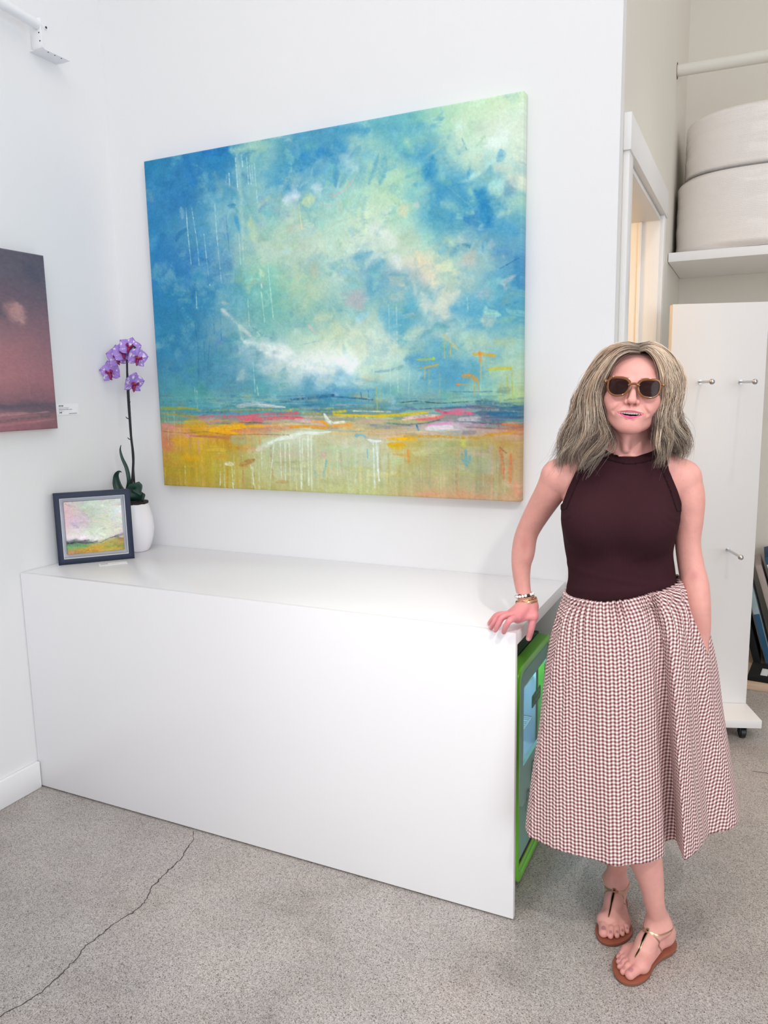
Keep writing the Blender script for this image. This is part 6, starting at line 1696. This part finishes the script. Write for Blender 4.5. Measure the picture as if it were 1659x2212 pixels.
    # ---------------- skirt
    hem = [(-.235, -.118, .345, -150), (-.205, -.134, .345, -143), (-.127, -.165, .345, -127), (-.052, -.170, .345, -113), (-.016, -.187, .345, -103), (.030, -.165, .345, -92), (.072, -.136, .345, -82),
           (.101, -.105, .347, -73), (.106, -.050, .350, -67), (.127, -.042, .355, -63), (.139, -.085, .357, -59), (.149, -.130, .359, -54), (.166, -.110, .363, -47), (.198, -.062, .369, -33), (.219, -.020, .373, -20),
           (.258, .002, .381, -7), (.297, .070, .390, 9), (.288, .140, .390, 24), (.24, .200, .385, 42), (.16, .235, .38, 60), (.06, .250, .37, 82), (-.04, .245, .36, 106), (-.13, .215, .355, 129), (-.19, .160, .35, 148), (-.228, .080, .348, 169), (-.246, .0, .346, 187), (-.247, -.065, .345, 200)]
    n = 1100; nt_ = 130
    hp = np.array(hem+[(hem[0][0], hem[0][1], hem[0][2], 210)])
    dense = spline(hp[:, :3], n+1)[:-1]
    d0 = np.r_[0, np.cumsum(np.linalg.norm(np.diff(hp[:, :3], axis=0), axis=1))]; ang = np.radians(np.interp(np.linspace(0, d0[-1], n+1)[:-1], d0, hp[:, 3]))
    ca, sa = np.cos(ang), np.sin(ang)
    r0 = ((np.abs(ca)/.258)**2.2+(np.abs(sa)/.198)**2.2)**(-1/2.2); base = np.stack([.022+r0*ca, .034+r0*sa], 1)
    waist = np.stack([-.022+.1395*ca, .008+.1065*sa], 1)
    wz = np.interp(waist[:, 0], [-.16, -.12, -.06, 0, .05, .115], [.988, .990, .993, 1.006, 1.020, 1.034])+.012*np.clip((waist[:, 1]+.05)/.15, 0, 1)
    t = np.linspace(0, 1, nt_)
    st = np.interp(t, [0, .05, .14, .2, .3, .4, .55, .73, 1], [0, .13, .31, .40, .50, .58, .67, .81, 1])
    st = np.convolve(np.pad(st, 4, mode='edge'), np.ones(9)/9, 'valid'); st[0] = 0
    ft = np.clip((t-.04)/.96, 0, 1)**.58
    fold = dense[:, :2]-base
    rng = np.random.default_rng(21)
    XY = waist[None]*(1-st)[:, None, None]+base[None]*st[:, None, None]+fold[None]*ft[:, None, None]
    rad = np.stack([ca, sa], 1)
    un = np.linspace(0, 2*np.pi, n, endpoint=False)
    def per(freq, seed, amp=1.0):
        r = np.random.default_rng(seed); o = np.zeros(n)
        for q in range(3): o += np.sin(un*(freq+q*r.integers(2, 5))+r.uniform(0, 6.28))*(1, .6, .4)[q]
        return amp*o/1.6
    gath = per(58, 5)*np.clip(1+per(5, 9), .3, 1.6)
    rip = .0062*gath[None]*(np.exp(-t/.06)[:, None]*.9+np.exp(-t/.22)[:, None]*.45)
    mid = .0050*(per(13, 12)[None]*np.exp(-((t-.33)/.32)**2)[:, None])+.0045*per(9, 14)[None]*np.clip(t*1.4, 0, 1)[:, None]+.0012*per(30, 15)[None]*np.exp(-((t-.45)/.35)**2)[:, None]
    crk = np.zeros((nt_, n))
    for q in range(26):
        u0, t0, a0 = rng.uniform(0, n), rng.uniform(.15, .9), rng.uniform(-.8, .8); du = (np.arange(n)-u0+n/2) % n-n/2
        dd = (t[:, None]-t0-a0*du[None]/n*1.2); crk += rng.uniform(-.0016, .0016)*np.exp(-(dd/.012)**2-(du[None]/45)**2)
    XY = XY+rad[None]*(rip+mid+crk)[..., None]
    Zs = wz[None]*(1-t)[:, None]+dense[None, :, 2]*t[:, None]
    V3 = np.concatenate([XY, Zs[..., None]], -1)
    # waist casing turned inwards
    V3[0, :, :2] -= rad*.004; V3[0, :, 2] -= .004
    seg = np.linalg.norm(np.diff(np.concatenate([V3, V3[:, :1]], 1), axis=1), axis=2); arc = np.concatenate([np.zeros((nt_, 1)), np.cumsum(seg, 1)], 1)
    i0 = int(np.argmin(np.abs(ang-math.radians(-100))))
    arc = arc-arc[:, i0:i0+1]; ln_ = arc[-1:]
    ua = arc*.55+ln_*.45*np.interp(t, [0, .3, 1], [.62, .75, 1.0])[:, None]
    va = np.cumsum(np.r_[np.zeros((1, n)), np.linalg.norm(np.diff(V3, axis=0), axis=2)], 0); va = np.concatenate([va, va[:, :1]], 1)
    Vx = np.concatenate([V3, V3[:, :1]], 1).reshape(-1, 3); idx = np.arange(nt_*(n+1)).reshape(nt_, n+1)
    Q3 = np.stack([idx[:-1, :-1], idx[1:, :-1], idx[1:, 1:], idx[:-1, 1:]], -1).reshape(-1, 4)
    gm = bpy.data.materials.new('gingham_cotton'); gm.use_nodes = True; nt = gm.node_tree; N = nt.nodes; Lk = nt.links; b = N['Principled BSDF']
    uvn = N.new('ShaderNodeUVMap'); uvn.uv_map = 'UVMap'; sp = N.new('ShaderNodeSeparateXYZ'); Lk.new(uvn.outputs[0], sp.inputs[0])
    def band_(sock):
        a = N.new('ShaderNodeMath'); a.operation = 'MULTIPLY'; a.inputs[1].default_value = 2*math.pi/.0096; Lk.new(sock, a.inputs[0])
        s_ = N.new('ShaderNodeMath'); s_.operation = 'SINE'; Lk.new(a.outputs[0], s_.inputs[0])
        m_ = N.new('ShaderNodeMapRange'); m_.inputs[1].default_value = -.38; m_.inputs[2].default_value = .38; Lk.new(s_.outputs[0], m_.inputs[0]); return m_.outputs[0]
    bu, bv = band_(sp.outputs[0]), band_(sp.outputs[1]); ad = N.new('ShaderNodeMath'); ad.operation = 'ADD'; Lk.new(bu, ad.inputs[0]); Lk.new(bv, ad.inputs[1])
    hf = N.new('ShaderNodeMath'); hf.operation = 'MULTIPLY'; hf.inputs[1].default_value = .5; Lk.new(ad.outputs[0], hf.inputs[0])
    cr_ = N.new('ShaderNodeValToRGB'); Lk.new(hf.outputs[0], cr_.inputs[0]); e_ = cr_.color_ramp.elements
    e_[0].position = 0; e_[0].color = rgb(246, 236, 230); e_[1].position = 1; e_[1].color = rgb(112, 62, 70); q_ = e_.new(.5); q_.color = rgb(188, 152, 152)
    Lk.new(cr_.outputs[0], b.inputs['Base Color']); b.inputs['Roughness'].default_value = .85; b.inputs['Specular IOR Level'].default_value = .2
    tc = N.new('ShaderNodeTexCoord'); no = N.new('ShaderNodeTexNoise'); no.inputs['Scale'].default_value = 110; no.inputs['Detail'].default_value = 4; Lk.new(tc.outputs['Object'], no.inputs['Vector'])
    bp = N.new('ShaderNodeBump'); bp.inputs['Strength'].default_value = .25; bp.inputs['Distance'].default_value = .004; Lk.new(no.outputs['Fac'], bp.inputs['Height']); Lk.new(bp.outputs[0], b.inputs['Normal'])
    sk = npmesh('skirt', Vx, Q3, gm, P, True, uv=np.stack([ua.reshape(-1), va.reshape(-1)], 1), label='gathered midi skirt in brown and white gingham')
    md = sk.modifiers.new('thickness', 'SOLIDIFY'); md.thickness = .0012; md.offset = -1
    # ---------------- hair
    build_hair(P)
    # ---------------- sunglasses
    build_glasses(P)
    # ---------------- earring
    M['gold'] = mat('gold_metal', rgb(205, 165, 110), 0.3, metal=1.0, bump=0.03, bscale=200)
    M['silver'] = mat('silver_wire', rgb(190, 185, 175), 0.3, metal=1.0, bump=0.02, bscale=200)
    ec = np.array(hd((.0690, -.022, -.041)))
    mb = MB(); zt = ec[2]
    mb.tube([(ec[0], ec[1], zt), (ec[0], ec[1]-.004, zt-.003), (ec[0], ec[1]-.004, zt-.020)], .0006, 6)
    for q in range(3): mb.tube([(ec[0]+.0018*math.cos(a), ec[1]-.004, zt-.0065-.0045*q+.0022*math.sin(a)) for a in np.linspace(0, 6.28, 10)], .0005, 5)
    mb.sphere((ec[0], ec[1]-.004, zt-.0345), .0011, 8, 6)
    er = mb.build('earring', M['silver'], P, smooth=True)
    M['orange'] = mat('orange_felt', rgb(232, 112, 28), 0.8, bump=0.3, bscale=500)
    MB().sphere((ec[0], ec[1]-.004, zt-.0275), .0074, 22, 14, 1, 1, .66).build('bead', M['orange'], er, smooth=True, label='orange oval bead')
    # ---------------- bracelets
    build_bracelets(P, Ha)
    # ---------------- sandals
    for T in (FOOT_A, FOOT_B): build_sandal(P, T, Lg)
    return P

HL=[
[(-0.000,-0.070,1.596),(-0.026,-0.083,1.598),(-0.051,-0.083,1.586),(-0.068,-0.082,1.563),(-0.081,-0.078,1.541),(-0.088,-0.070,1.519),(-0.090,-0.060,1.489),(-0.086,-0.055,1.453),(-0.077,-0.060,1.417),(-0.069,-0.070,1.387),(-0.082,-0.085,1.365),(-0.106,-0.090,1.343)],
[(0.001,-0.065,1.595),(-0.031,-0.075,1.599),(-0.059,-0.075,1.583),(-0.081,-0.070,1.556),(-0.097,-0.060,1.527),(-0.107,-0.055,1.489),(-0.111,-0.055,1.448),(-0.110,-0.060,1.412),(-0.113,-0.070,1.385),(-0.125,-0.075,1.359),(-0.126,-0.080,1.321)],
[(0.002,-0.040,1.599),(-0.037,-0.050,1.606),(-0.070,-0.050,1.591),(-0.094,-0.040,1.562),(-0.116,-0.035,1.527),(-0.131,-0.030,1.484),(-0.137,-0.030,1.442),(-0.144,-0.035,1.411),(-0.153,-0.040,1.380),(-0.168,-0.045,1.354),(-0.180,-0.050,1.330)],
[(0.002,0.000,1.607),(-0.037,-0.010,1.614),(-0.077,-0.010,1.599),(-0.106,-0.000,1.561),(-0.126,-0.000,1.522),(-0.143,-0.000,1.483),(-0.150,-0.000,1.449),(-0.155,-0.000,1.415),(-0.166,-0.010,1.383),(-0.183,-0.020,1.349),(-0.205,-0.030,1.323)],
[(0.003,0.050,1.612),(-0.034,0.060,1.615),(-0.069,0.070,1.596),(-0.094,0.075,1.559),(-0.109,0.070,1.519),(-0.118,0.060,1.477),(-0.122,0.055,1.433),(-0.121,0.050,1.393),(-0.125,0.050,1.357),(-0.130,0.050,1.330)],
[(0.004,0.090,1.613),(-0.024,0.110,1.604),(-0.049,0.115,1.567),(-0.063,0.105,1.519),(-0.069,0.090,1.473),(-0.070,0.075,1.432),(-0.069,0.060,1.392),(-0.073,0.050,1.363),(-0.083,0.045,1.347)],
]
HR_=[
[(0.002,-0.070,1.596),(0.022,-0.083,1.598),(0.041,-0.083,1.580),(0.052,-0.078,1.555),(0.059,-0.072,1.528),(0.060,-0.062,1.496),(0.060,-0.052,1.462),(0.062,-0.055,1.432),(0.064,-0.062,1.400),(0.069,-0.070,1.368),(0.060,-0.080,1.341),(0.053,-0.080,1.331)],
[(0.002,-0.060,1.596),(0.025,-0.070,1.600),(0.049,-0.070,1.582),(0.065,-0.065,1.553),(0.073,-0.060,1.518),(0.072,-0.055,1.481),(0.071,-0.055,1.447),(0.077,-0.055,1.414),(0.088,-0.055,1.384),(0.087,-0.050,1.359),(0.078,-0.050,1.338)],
[(0.002,-0.030,1.602),(0.030,-0.040,1.607),(0.059,-0.040,1.588),(0.079,-0.035,1.558),(0.090,-0.030,1.523),(0.090,-0.025,1.486),(0.084,-0.025,1.451),(0.088,-0.025,1.420),(0.101,-0.025,1.392),(0.107,-0.020,1.364),(0.103,-0.015,1.338)],
[(0.002,0.010,1.609),(0.033,-0.000,1.612),(0.065,0.000,1.589),(0.088,0.000,1.556),(0.101,0.000,1.525),(0.100,-0.000,1.485),(0.091,0.000,1.450),(0.092,-0.000,1.419),(0.104,0.000,1.388),(0.109,0.005,1.360),(0.108,0.010,1.336)],
[(0.003,0.050,1.612),(0.032,0.060,1.612),(0.063,0.070,1.584),(0.082,0.075,1.547),(0.088,0.070,1.505),(0.085,0.060,1.463),(0.078,0.055,1.427),(0.082,0.050,1.393),(0.090,0.045,1.364),(0.096,0.045,1.340)],
[(0.004,0.090,1.613),(0.026,0.110,1.600),(0.045,0.115,1.559),(0.052,0.105,1.511),(0.048,0.090,1.463),(0.039,0.075,1.426),(0.034,0.060,1.392),(0.040,0.045,1.364),(0.051,0.040,1.351)],
]

def build_hair(P):
    rng = np.random.default_rng(17); K = 30; vs = []; fs = []; cs = []; cnt = 0
    pal = np.array([(244, 220, 192), (232, 206, 178), (214, 186, 162), (176, 148, 130), (122, 98, 90), (252, 236, 214), (238, 218, 198)], np.float32)
    for side, GD in ((-1, HL), (1, HR_)):
        Gs = []
        for g in GD:
            g = np.array(g, float); v = g[-1]-g[-3]; g = np.vstack([g, g[-1]+.55*v*np.array([1, 1, 1])]); Gs.append(spline(g, K))
        Gs = np.array(Gs); ng = len(Gs)
        ncl = 190
        cla = np.sort(rng.uniform(-.05, ng-1.0, ncl)); clo = rng.normal(0, 1, (ncl, 3)); clp = rng.uniform(0, 6.28, (ncl, 2)); clf = rng.uniform(1.6, 2.8, ncl); clc = rng.integers(0, len(pal), ncl)
        clw = rng.normal(0, 1, (ncl, 3)); clw /= np.linalg.norm(clw, axis=1, keepdims=True)
        clen = rng.uniform(.74, 1.0, ncl); tt = np.linspace(0, 1, K)[:, None]
        for q in range(5000):
            c = rng.integers(ncl); da = rng.normal(0, .13); a = cla[c]
            at_ = np.clip(cla[c]+da*(1-.75*tt[:, 0]**2), 0, ng-1.0001); ii = at_.astype(int); u = (at_-ii)[:, None]; kx = np.arange(K)
            p = Gs[ii, kx]*(1-u)+Gs[ii+1, kx]*u
            fz = rng.random(); wild = fz < .05
            depth = rng.random()
            ctr = np.array([-.012, .02, 0]); ctr = ctr+np.stack([np.zeros(K), np.zeros(K), p[:, 2]], 1)
            inward = (ctr-p); inward /= np.maximum(np.linalg.norm(inward, axis=1, keepdims=True), 1e-6)
            grow = np.clip(tt*1.7, 0, 1)
            p = p+inward*(depth**1.5)*(.004+.014*grow)
            p = p+clo[c]*(.0018+.0080*tt**1.2)+rng.normal(0, 1, 3)*(.0008+.0050*tt*(1-.85*tt**2))
            w = np.sin(2*np.pi*(clf[c]*tt[:, 0])+clp[c, 0])[:, None]*clw[c]*(.0150*np.clip(tt*1.6-.25, 0, 1))+np.sin(2*np.pi*(2.1*tt[:, 0])+a*1.1+side)[:, None]*np.array([.8, .5, .2])*.011*np.clip(tt*1.6-.4, 0, 1)
            p = p+w+np.sin(2*np.pi*(5.5*tt[:, 0])+rng.uniform(0, 6.28))[:, None]*rng.normal(0, 1, 3)*.0016*tt
            if wild: p = p+rng.normal(0, 1, 3)*np.array([1, .6, .6])*.020*tt**1.6+np.sin(2*np.pi*(3*tt[:, 0])+rng.uniform(0, 6.28))[:, None]*rng.normal(0, 1, 3)*.004*tt
            cut = (clen[c]*rng.uniform(.90, 1.0)) if not wild else rng.uniform(.5, 1.0)
            kk = max(8, int(K*cut)); p = p[:kk]
            # keep the strands outside the skull and the face
            hq = unhead(p); e = np.sqrt((hq[:, 0]/.0735)**2+((hq[:, 1]-.012)/.092)**2+((hq[:, 2]-.030)/.081)**2)
            m = (e < 1) & (hq[:, 2] > -.04)
            if m.any():
                c0 = np.array([0, .012, .030]); v = hq[m]-c0; v /= np.maximum(e[m][:, None], .2); hq[m] = c0+v*(1.0+.02*rng.random()); p = HC+hq@HR.T
            T = np.gradient(p, axis=0); T /= np.maximum(np.linalg.norm(T, axis=1, keepdims=True), 1e-9)
            s = np.cross(T, np.array([.3, 1, .2])); s /= np.maximum(np.linalg.norm(s, axis=1, keepdims=True), 1e-9); b = np.cross(T, s)
            r = (.00052 if not wild else .00032)*np.interp(np.linspace(0, 1, kk), [0, .1, .75, 1], [.75, 1, .9, .25])*rng.uniform(.75, 1.2)
            ring = [p+r[:, None]*(math.cos(q2)*s+math.sin(q2)*b) for q2 in (0.3, 2.394, 4.489)]
            V = np.stack(ring, 1).reshape(-1, 3); idx = np.arange(kk*3).reshape(kk, 3)+cnt
            F = np.concatenate([np.stack([idx[:-1, j], idx[:-1, (j+1) % 3], idx[1:, (j+1) % 3], idx[1:, j]], 1) for j in range(3)])
            col = pal[clc[c]]*rng.uniform(.88, 1.08) if rng.random() < .75 else pal[rng.integers(len(pal))]*rng.uniform(.85, 1.1)
            if a > 3.7: col = col*.5+np.array((70, 54, 52))*.4  # back locks darkened: dark roots plus painted shade beside the neck
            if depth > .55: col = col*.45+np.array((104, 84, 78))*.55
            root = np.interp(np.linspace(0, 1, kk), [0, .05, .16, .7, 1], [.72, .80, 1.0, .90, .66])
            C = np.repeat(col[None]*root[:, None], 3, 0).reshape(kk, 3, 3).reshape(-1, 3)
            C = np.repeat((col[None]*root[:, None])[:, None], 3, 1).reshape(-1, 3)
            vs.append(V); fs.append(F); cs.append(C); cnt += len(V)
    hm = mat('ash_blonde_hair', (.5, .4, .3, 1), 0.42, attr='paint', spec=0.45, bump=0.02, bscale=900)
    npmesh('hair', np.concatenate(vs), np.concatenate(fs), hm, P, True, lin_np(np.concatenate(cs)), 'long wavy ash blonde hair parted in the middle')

def build_glasses(P):
    fr = mat('amber_acetate', rgb(132, 76, 28), 0.12, coat=0.4, trans=0.2, bump=0.005, bscale=20)
    lm = bpy.data.materials.new('dark_lens'); lm.use_nodes = True; b = lm.node_tree.nodes['Principled BSDF']
    b.inputs['Base Color'].default_value = rgb(30, 15, 15); b.inputs['Roughness'].default_value = .08; b.inputs['Alpha'].default_value = .93; b.inputs['Specular IOR Level'].default_value = .12
    N = lm.node_tree.nodes; tc = N.new('ShaderNodeTexCoord'); no = N.new('ShaderNodeTexNoise'); lm.node_tree.links.new(tc.outputs['Object'], no.inputs['Vector']); bp = N.new('ShaderNodeBump'); bp.inputs['Strength'].default_value = .005
    lm.node_tree.links.new(no.outputs['Fac'], bp.inputs['Height']); lm.node_tree.links.new(bp.outputs[0], b.inputs['Normal'])
    # lens outline (for the lens on photo left; x grows towards the nose), metres
    pts = [(-.0228, .0118), (-.0185, .0172), (-.0060, .0186), (.0060, .0182), (.0155, .0156), (.0215, .0095), (.0218, .0010), (.0185, -.0085), (.0115, -.0158), (.0010, -.0187), (-.0105, -.0178), (-.0190, -.0122), (-.0228, -.0025)]
    inn = spline(np.array(pts+[pts[0]]), 49)[:-1]
    d = np.roll(inn, -1, 0)-np.roll(inn, 1, 0); nr = np.stack([d[:, 1], -d[:, 0]], 1); nr /= np.linalg.norm(nr, axis=1, keepdims=True)
    if ((inn+nr*.001)**2).sum() < (inn**2).sum(): nr = -nr
    th = .0040+.0018*np.clip(inn[:, 1]/.019, 0, 1)+.0008*np.clip(inn[:, 0]/.02, 0, 1)
    out = inn+nr*th[:, None]
    y0 = -.1055; root = None; mb = MB(); lens = []
    for s in (1, -1):
        cx = -.0335*s
        wrap = lambda p: tuple(hd((cx+s*p[0], y0+.010*((cx+s*p[0])/.066)**2+p[2], p[1]+.0005)))
        k = len(inn); vs = []; fs = []
        for q in range(k):
            o_, i_ = out[q], inn[q]; mo = (o_+i_)/2
            vs += [wrap((i_[0], i_[1], -.0012)), wrap((mo[0], mo[1], -.0022)), wrap((o_[0], o_[1], -.0010)), wrap((o_[0], o_[1], .0020)), wrap((i_[0], i_[1], .0020))]
        for q in range(k):
            q2 = (q+1) % k
            for j in range(5): fs.append((q*5+j, q*5+(j+1) % 5, q2*5+(j+1) % 5, q2*5+j))
        mb.add(vs, fs)
        lv = [wrap((p[0]*1.01, p[1]*1.01, .0004)) for p in inn]+[wrap((p[0]*.5, p[1]*.5, -.0006)) for p in inn]+[wrap((0, 0, -.0009))]
        lf = []
        for q in range(k):
            q2 = (q+1) % k; lf += [(q, q2, q2+k, q+k), (q+k, q2+k, 2*k)]
        lens.append((lv, lf))
    br = [hd((x, y0-.0015+.010*(x/.066)**2-.001, .0092-30*x*x)) for x in np.linspace(-.0125, .0125, 9)]
    mb.tube([tuple(p) for p in br], .0038, 10, .8)
    for s in (-1, 1): mb.tube([tuple(hd((s*.0585, y0+.0085, .0125))), tuple(hd((s*.0668, y0+.0120, .0125)))], .0036, 8)
    g = mb.build('sunglasses', fr, P, smooth=True, label='amber framed sunglasses with dark lenses', sharp=60)
    for lv, lf in lens: MB().add(lv, lf).build('lens', lm, g, smooth=True)
    gm = mat('hinge_gold', rgb(214, 190, 140), 0.2, metal=1.0, bump=0.01)
    for s in (-1, 1):
        MB().tube([tuple(hd((s*.0668, y0+.0125, .0125))), tuple(hd((s*.0735, -.030, .0120))), tuple(hd((s*.0760, .008, .0080))), tuple(hd((s*.0745, .026, -.014)))], [.0030, .0026, .0024, .0020], 8).build('temple', fr, g, smooth=True)
        MB().obox(hd((s*.0648, y0+.0078, .0125)), tuple(_rt), tuple(_bk), tuple(_up), (.0012, .0008, .0024)).build('hinge_rivet', gm, g)

def build_bracelets(P, Ha):
    A = np.array([-.286, .080, .985]); B = np.array([-.268, .069, .925]); ax = (B-A)/np.linalg.norm(B-A)
    e1 = np.cross(ax, [0, 1, 0]); e1 /= np.linalg.norm(e1); e2 = np.cross(ax, e1)
    def loop(t, off, n, tilt=0.0, ph=0.0):
        c = A+(B-A)*t; out = []
        for a in np.linspace(0, 2*np.pi, n, endpoint=False)+ph:
            d = math.cos(a)*e1+math.sin(a)*e2+ax*tilt*math.sin(a+.6); d /= np.linalg.norm(d); r = .02
            for _ in range(10): r = min(r-float(Ha.sample(c+d*r)-off), .0305+off)
            out.append(c+d*r)
        return np.array(out)
    wb = mat('white_bead', rgb(240, 238, 236), 0.3, bump=0.03, bscale=90); bb = mat('black_bead', rgb(28, 30, 36), 0.25, bump=0.03); gd = M['gold']
    cord = mat('tan_cord', rgb(196, 150, 112), 0.6, bump=0.2, bscale=300); cm = mat('pale_copper_bar', rgb(236, 178, 150), 0.35, metal=.7, bump=0.03)
    pts = loop(.60, .0036, 18, .08); string = MB().tube([tuple(p) for p in loop(.60, .0030, 36, .08)], .0009, 6, closed=True).build('bead_bracelet', bb, P, smooth=True, label='white bead bracelet with black spacers')
    for i, p in enumerate(pts): MB().sphere(tuple(p), .0042, 12, 8).build('bead', bb if i in (3, 9, 15) else wb, string, smooth=True)
    MB().tube([tuple(p) for p in loop(.70, .0016, 40, .10)], .0011, 8, closed=True).build('cord_bracelet', cord, P, smooth=True)
    MB().tube([tuple(p) for p in loop(.75, .0018, 40, -.06)], .0009, 8, closed=True).build('cord_bracelet', cord, P, smooth=True)
    mb = MB(); L = loop(.80, .0030, 30, .06)
    for i in range(30):
        p, q = L[i], L[(i+1) % 30]; mb.tube([tuple(p+(q-p)*.0+ax*.0016*(1 if i % 2 else -1)), tuple(p+(q-p)*1.0+ax*.0016*(-1 if i % 2 else 1))], .0013, 6)
    mb.tube([tuple(p) for p in L], .0010, 6, closed=True); mb.build('chain_bracelet', gd, P, smooth=True)
    mb = MB(); L = loop(.88, .0022, 48, .04); k = len(L); vs = []; fs = []
    for i in range(k):
        p = L[i]; c = A+(B-A)*.88; o = p-c; o = o-ax*(o@ax); o /= np.linalg.norm(o)
        for du, dv in ((-.0026, -.0005), (.0026, -.0005), (.0026, .0006), (-.0026, .0006)): vs.append(tuple(p+ax*du+o*dv))
    for i in range(k):
        j = (i+1) % k
        for q in range(4): fs.append((i*4+q, i*4+(q+1) % 4, j*4+(q+1) % 4, j*4+q))
    mb.add(vs, fs).build('bar_bracelet', cm, P, smooth=True, label='flat pale copper bracelet')
    MB().tube([tuple(p) for p in loop(.95, .0016, 40, .04)], .0009, 8, closed=True).build('wire_bracelet', gd, P, smooth=True)

def build_sandal(P, T, Lg):
    x = footxf(T)
    lt = M.get('leather')
    if lt is None:
        lt = M['leather'] = mat('cognac_leather', rgb(150, 84, 64), 0.45, bump=0.06, bscale=180, vary=0.10, vscale=40)
        M['sole_edge'] = mat('stacked_sole', rgb(120, 88, 74), 0.6, bump=0.05, bscale=120, vary=0.1, vscale=60)
        M['strap'] = mat('gold_strap', rgb(200, 168, 140), 0.32, metal=.85, bump=0.03, bscale=300)
        M['mirror'] = mat('dark_mirror_strip', rgb(64, 62, 52), 0.12, metal=1.0, bump=0.01)
    O = [(-.008, .018), (-.003, .000), (.016, -.012), (.040, -.015), (.085, -.008), (.125, -.010), (.160, -.019), (.190, -.019), (.216, -.010), (.231, .006), (.2335, .022), (.226, .042), (.208, .060), (.183, .074), (.155, .079), (.120, .068), (.075, .053), (.035, .051), (.010, .042), (-.004, .031)]
    C = spline(np.array(O+[O[0]]), 73)[:-1]
    def slab(name, z0, z1, m, par, sc=1.0, smax=1.0, smin=-1.0):
        c0 = C.mean(0); Q = [(p-c0)*sc+c0 for p in C]; Q = [(min(max(p[0], smin), smax), p[1]) for p in Q]
        vs = [tuple(x((p[0], p[1], z0))) for p in Q]+[tuple(x((p[0], p[1], z1))) for p in Q]; k = len(Q)
        return MB().add(vs, [tuple(range(k))[::-1], tuple(range(k, 2*k))]+[(i, (i+1) % k, k+(i+1) % k, k+i) for i in range(k)]).build(name, m, par, bevel=.0012 if smax == 1.0 else 0)
    s = empty('sandal', (0, 0, 0)); s.parent = P
    slab('sole', .0004, .0060, M['sole_edge'], s, .985); slab('footbed', .0062, .0122, lt, s)
    sdf = lambda q: Lg.snap(q, .0006)
    def ribbon(name, path, wid, thick, m, n=40, proj=True):
        pts = spline(np.array([x(q) for q in path]), n)
        if proj == 'z':
            for i in range(n):
                z = .125
                while z > .008 and Lg.sample(np.array([pts[i][0], pts[i][1], z])) > .0006: z -= .0006
                pts[i][2] = z
            for _ in range(4): pts[1:-1, 2] = np.maximum(pts[1:-1, 2], (pts[:-2, 2]+pts[1:-1, 2]+pts[2:, 2])/3)
        elif proj:
            for _ in range(5):
                pts = sdf(pts)
                for _ in range(3): pts[1:-1] = (pts[:-2]+2*pts[1:-1]+pts[2:])/4
        nr = Lg.grad(pts); W = np.interp(np.linspace(0, 1, n), np.linspace(0, 1, len(wid)), wid); tg = np.gradient(pts, axis=0); tg /= np.linalg.norm(tg, axis=1, keepdims=True)
        sd = np.cross(tg, nr); sd /= np.linalg.norm(sd, axis=1, keepdims=True); vs = []; fs = []
        for i in range(n):
            for a, b in ((-1, 0), (1, 0), (.8, 1), (-.8, 1)): vs.append(tuple(pts[i]+sd[i]*a*W[i]/2+nr[i]*(b*thick-.0003)))
        for i in range(n-1):
            for j in range(4): fs.append((i*4+j, i*4+(j+1) % 4, i*4+4+(j+1) % 4, i*4+4+j))
        fs += [(3, 2, 1, 0), (n*4-4, n*4-3, n*4-2, n*4-1)]
        return MB().add(vs, fs).build(name, m, s, smooth=True, sharp=35)
    J = (.106, .021, .075)
    ribbon('center_strap', [(.177, .0143, .030), (.150, .0168, .048), (.128, .0189, .062), J], [.0032, .0060, .0085, .0100], .0014, M['strap'], 40, 'z')
    ribbon('mirror_inlay', [(.173, .0147, .032), (.150, .0168, .048), (.128, .0189, .062), (.110, .0206, .073)], [.0014, .0032, .0050, .0060], .0022, M['mirror'], 40, 'z')
    MB().tube([tuple(x((.176, .0145, .034))), tuple(x((.181, .0148, .020))), tuple(x((.182, .0150, .010)))], .0018, 8).build('toe_post', M['strap'], s, smooth=True)
    MB().obox(sdf(np.array([x(J)]))[0]+Lg.grad(np.array([x(J)]))[0]*.0016, tuple(x((0, 1, 0))-x((0, 0, 0))), tuple(x((1, 0, 0))-x((0, 0, 0))), tuple(Lg.grad(np.array([x(J)]))[0]), (.0068, .0062, .0012)).build('clasp_plate', M['strap'], s, bevel=.0005)
    ribbon('side_strap', [(.103, .019, .075), (.094, -.004, .060), (.083, -.013, .036), (.074, -.0165, .0125)], [.0050]*4, .0012, M['strap'])
    ribbon('side_strap', [(.103, .024, .075), (.092, .046, .055), (.080, .053, .034), (.070, .055, .0125)], [.0050]*4, .0012, M['strap'])
    loop = [(.104, .016, .078), (.090, -.006, .083), (.066, -.012, .090), (.036, -.010, .092), (.006, .010, .092), (.004, .024, .092), (.030, .045, .089), (.060, .048, .086), (.088, .040, .082), (.104, .026, .078)]
    ribbon('ankle_strap', loop, [.0045]*10, .0012, M['strap'], 90)
    ribbon('heel_strap', [(.004, .017, .092), (.001, .018, .070), (-.001, .018, .045), (-.003, .018, .0125)], [.0055]*4, .0012, M['strap'])
    MB().tube([tuple(x((.062+.005*math.cos(a), .0505, .087+.004*math.sin(a)))) for a in np.linspace(0, 2*np.pi, 16, endpoint=False)], .0008, 6, closed=True).build('buckle', M['strap'], s, smooth=True)

build_person()
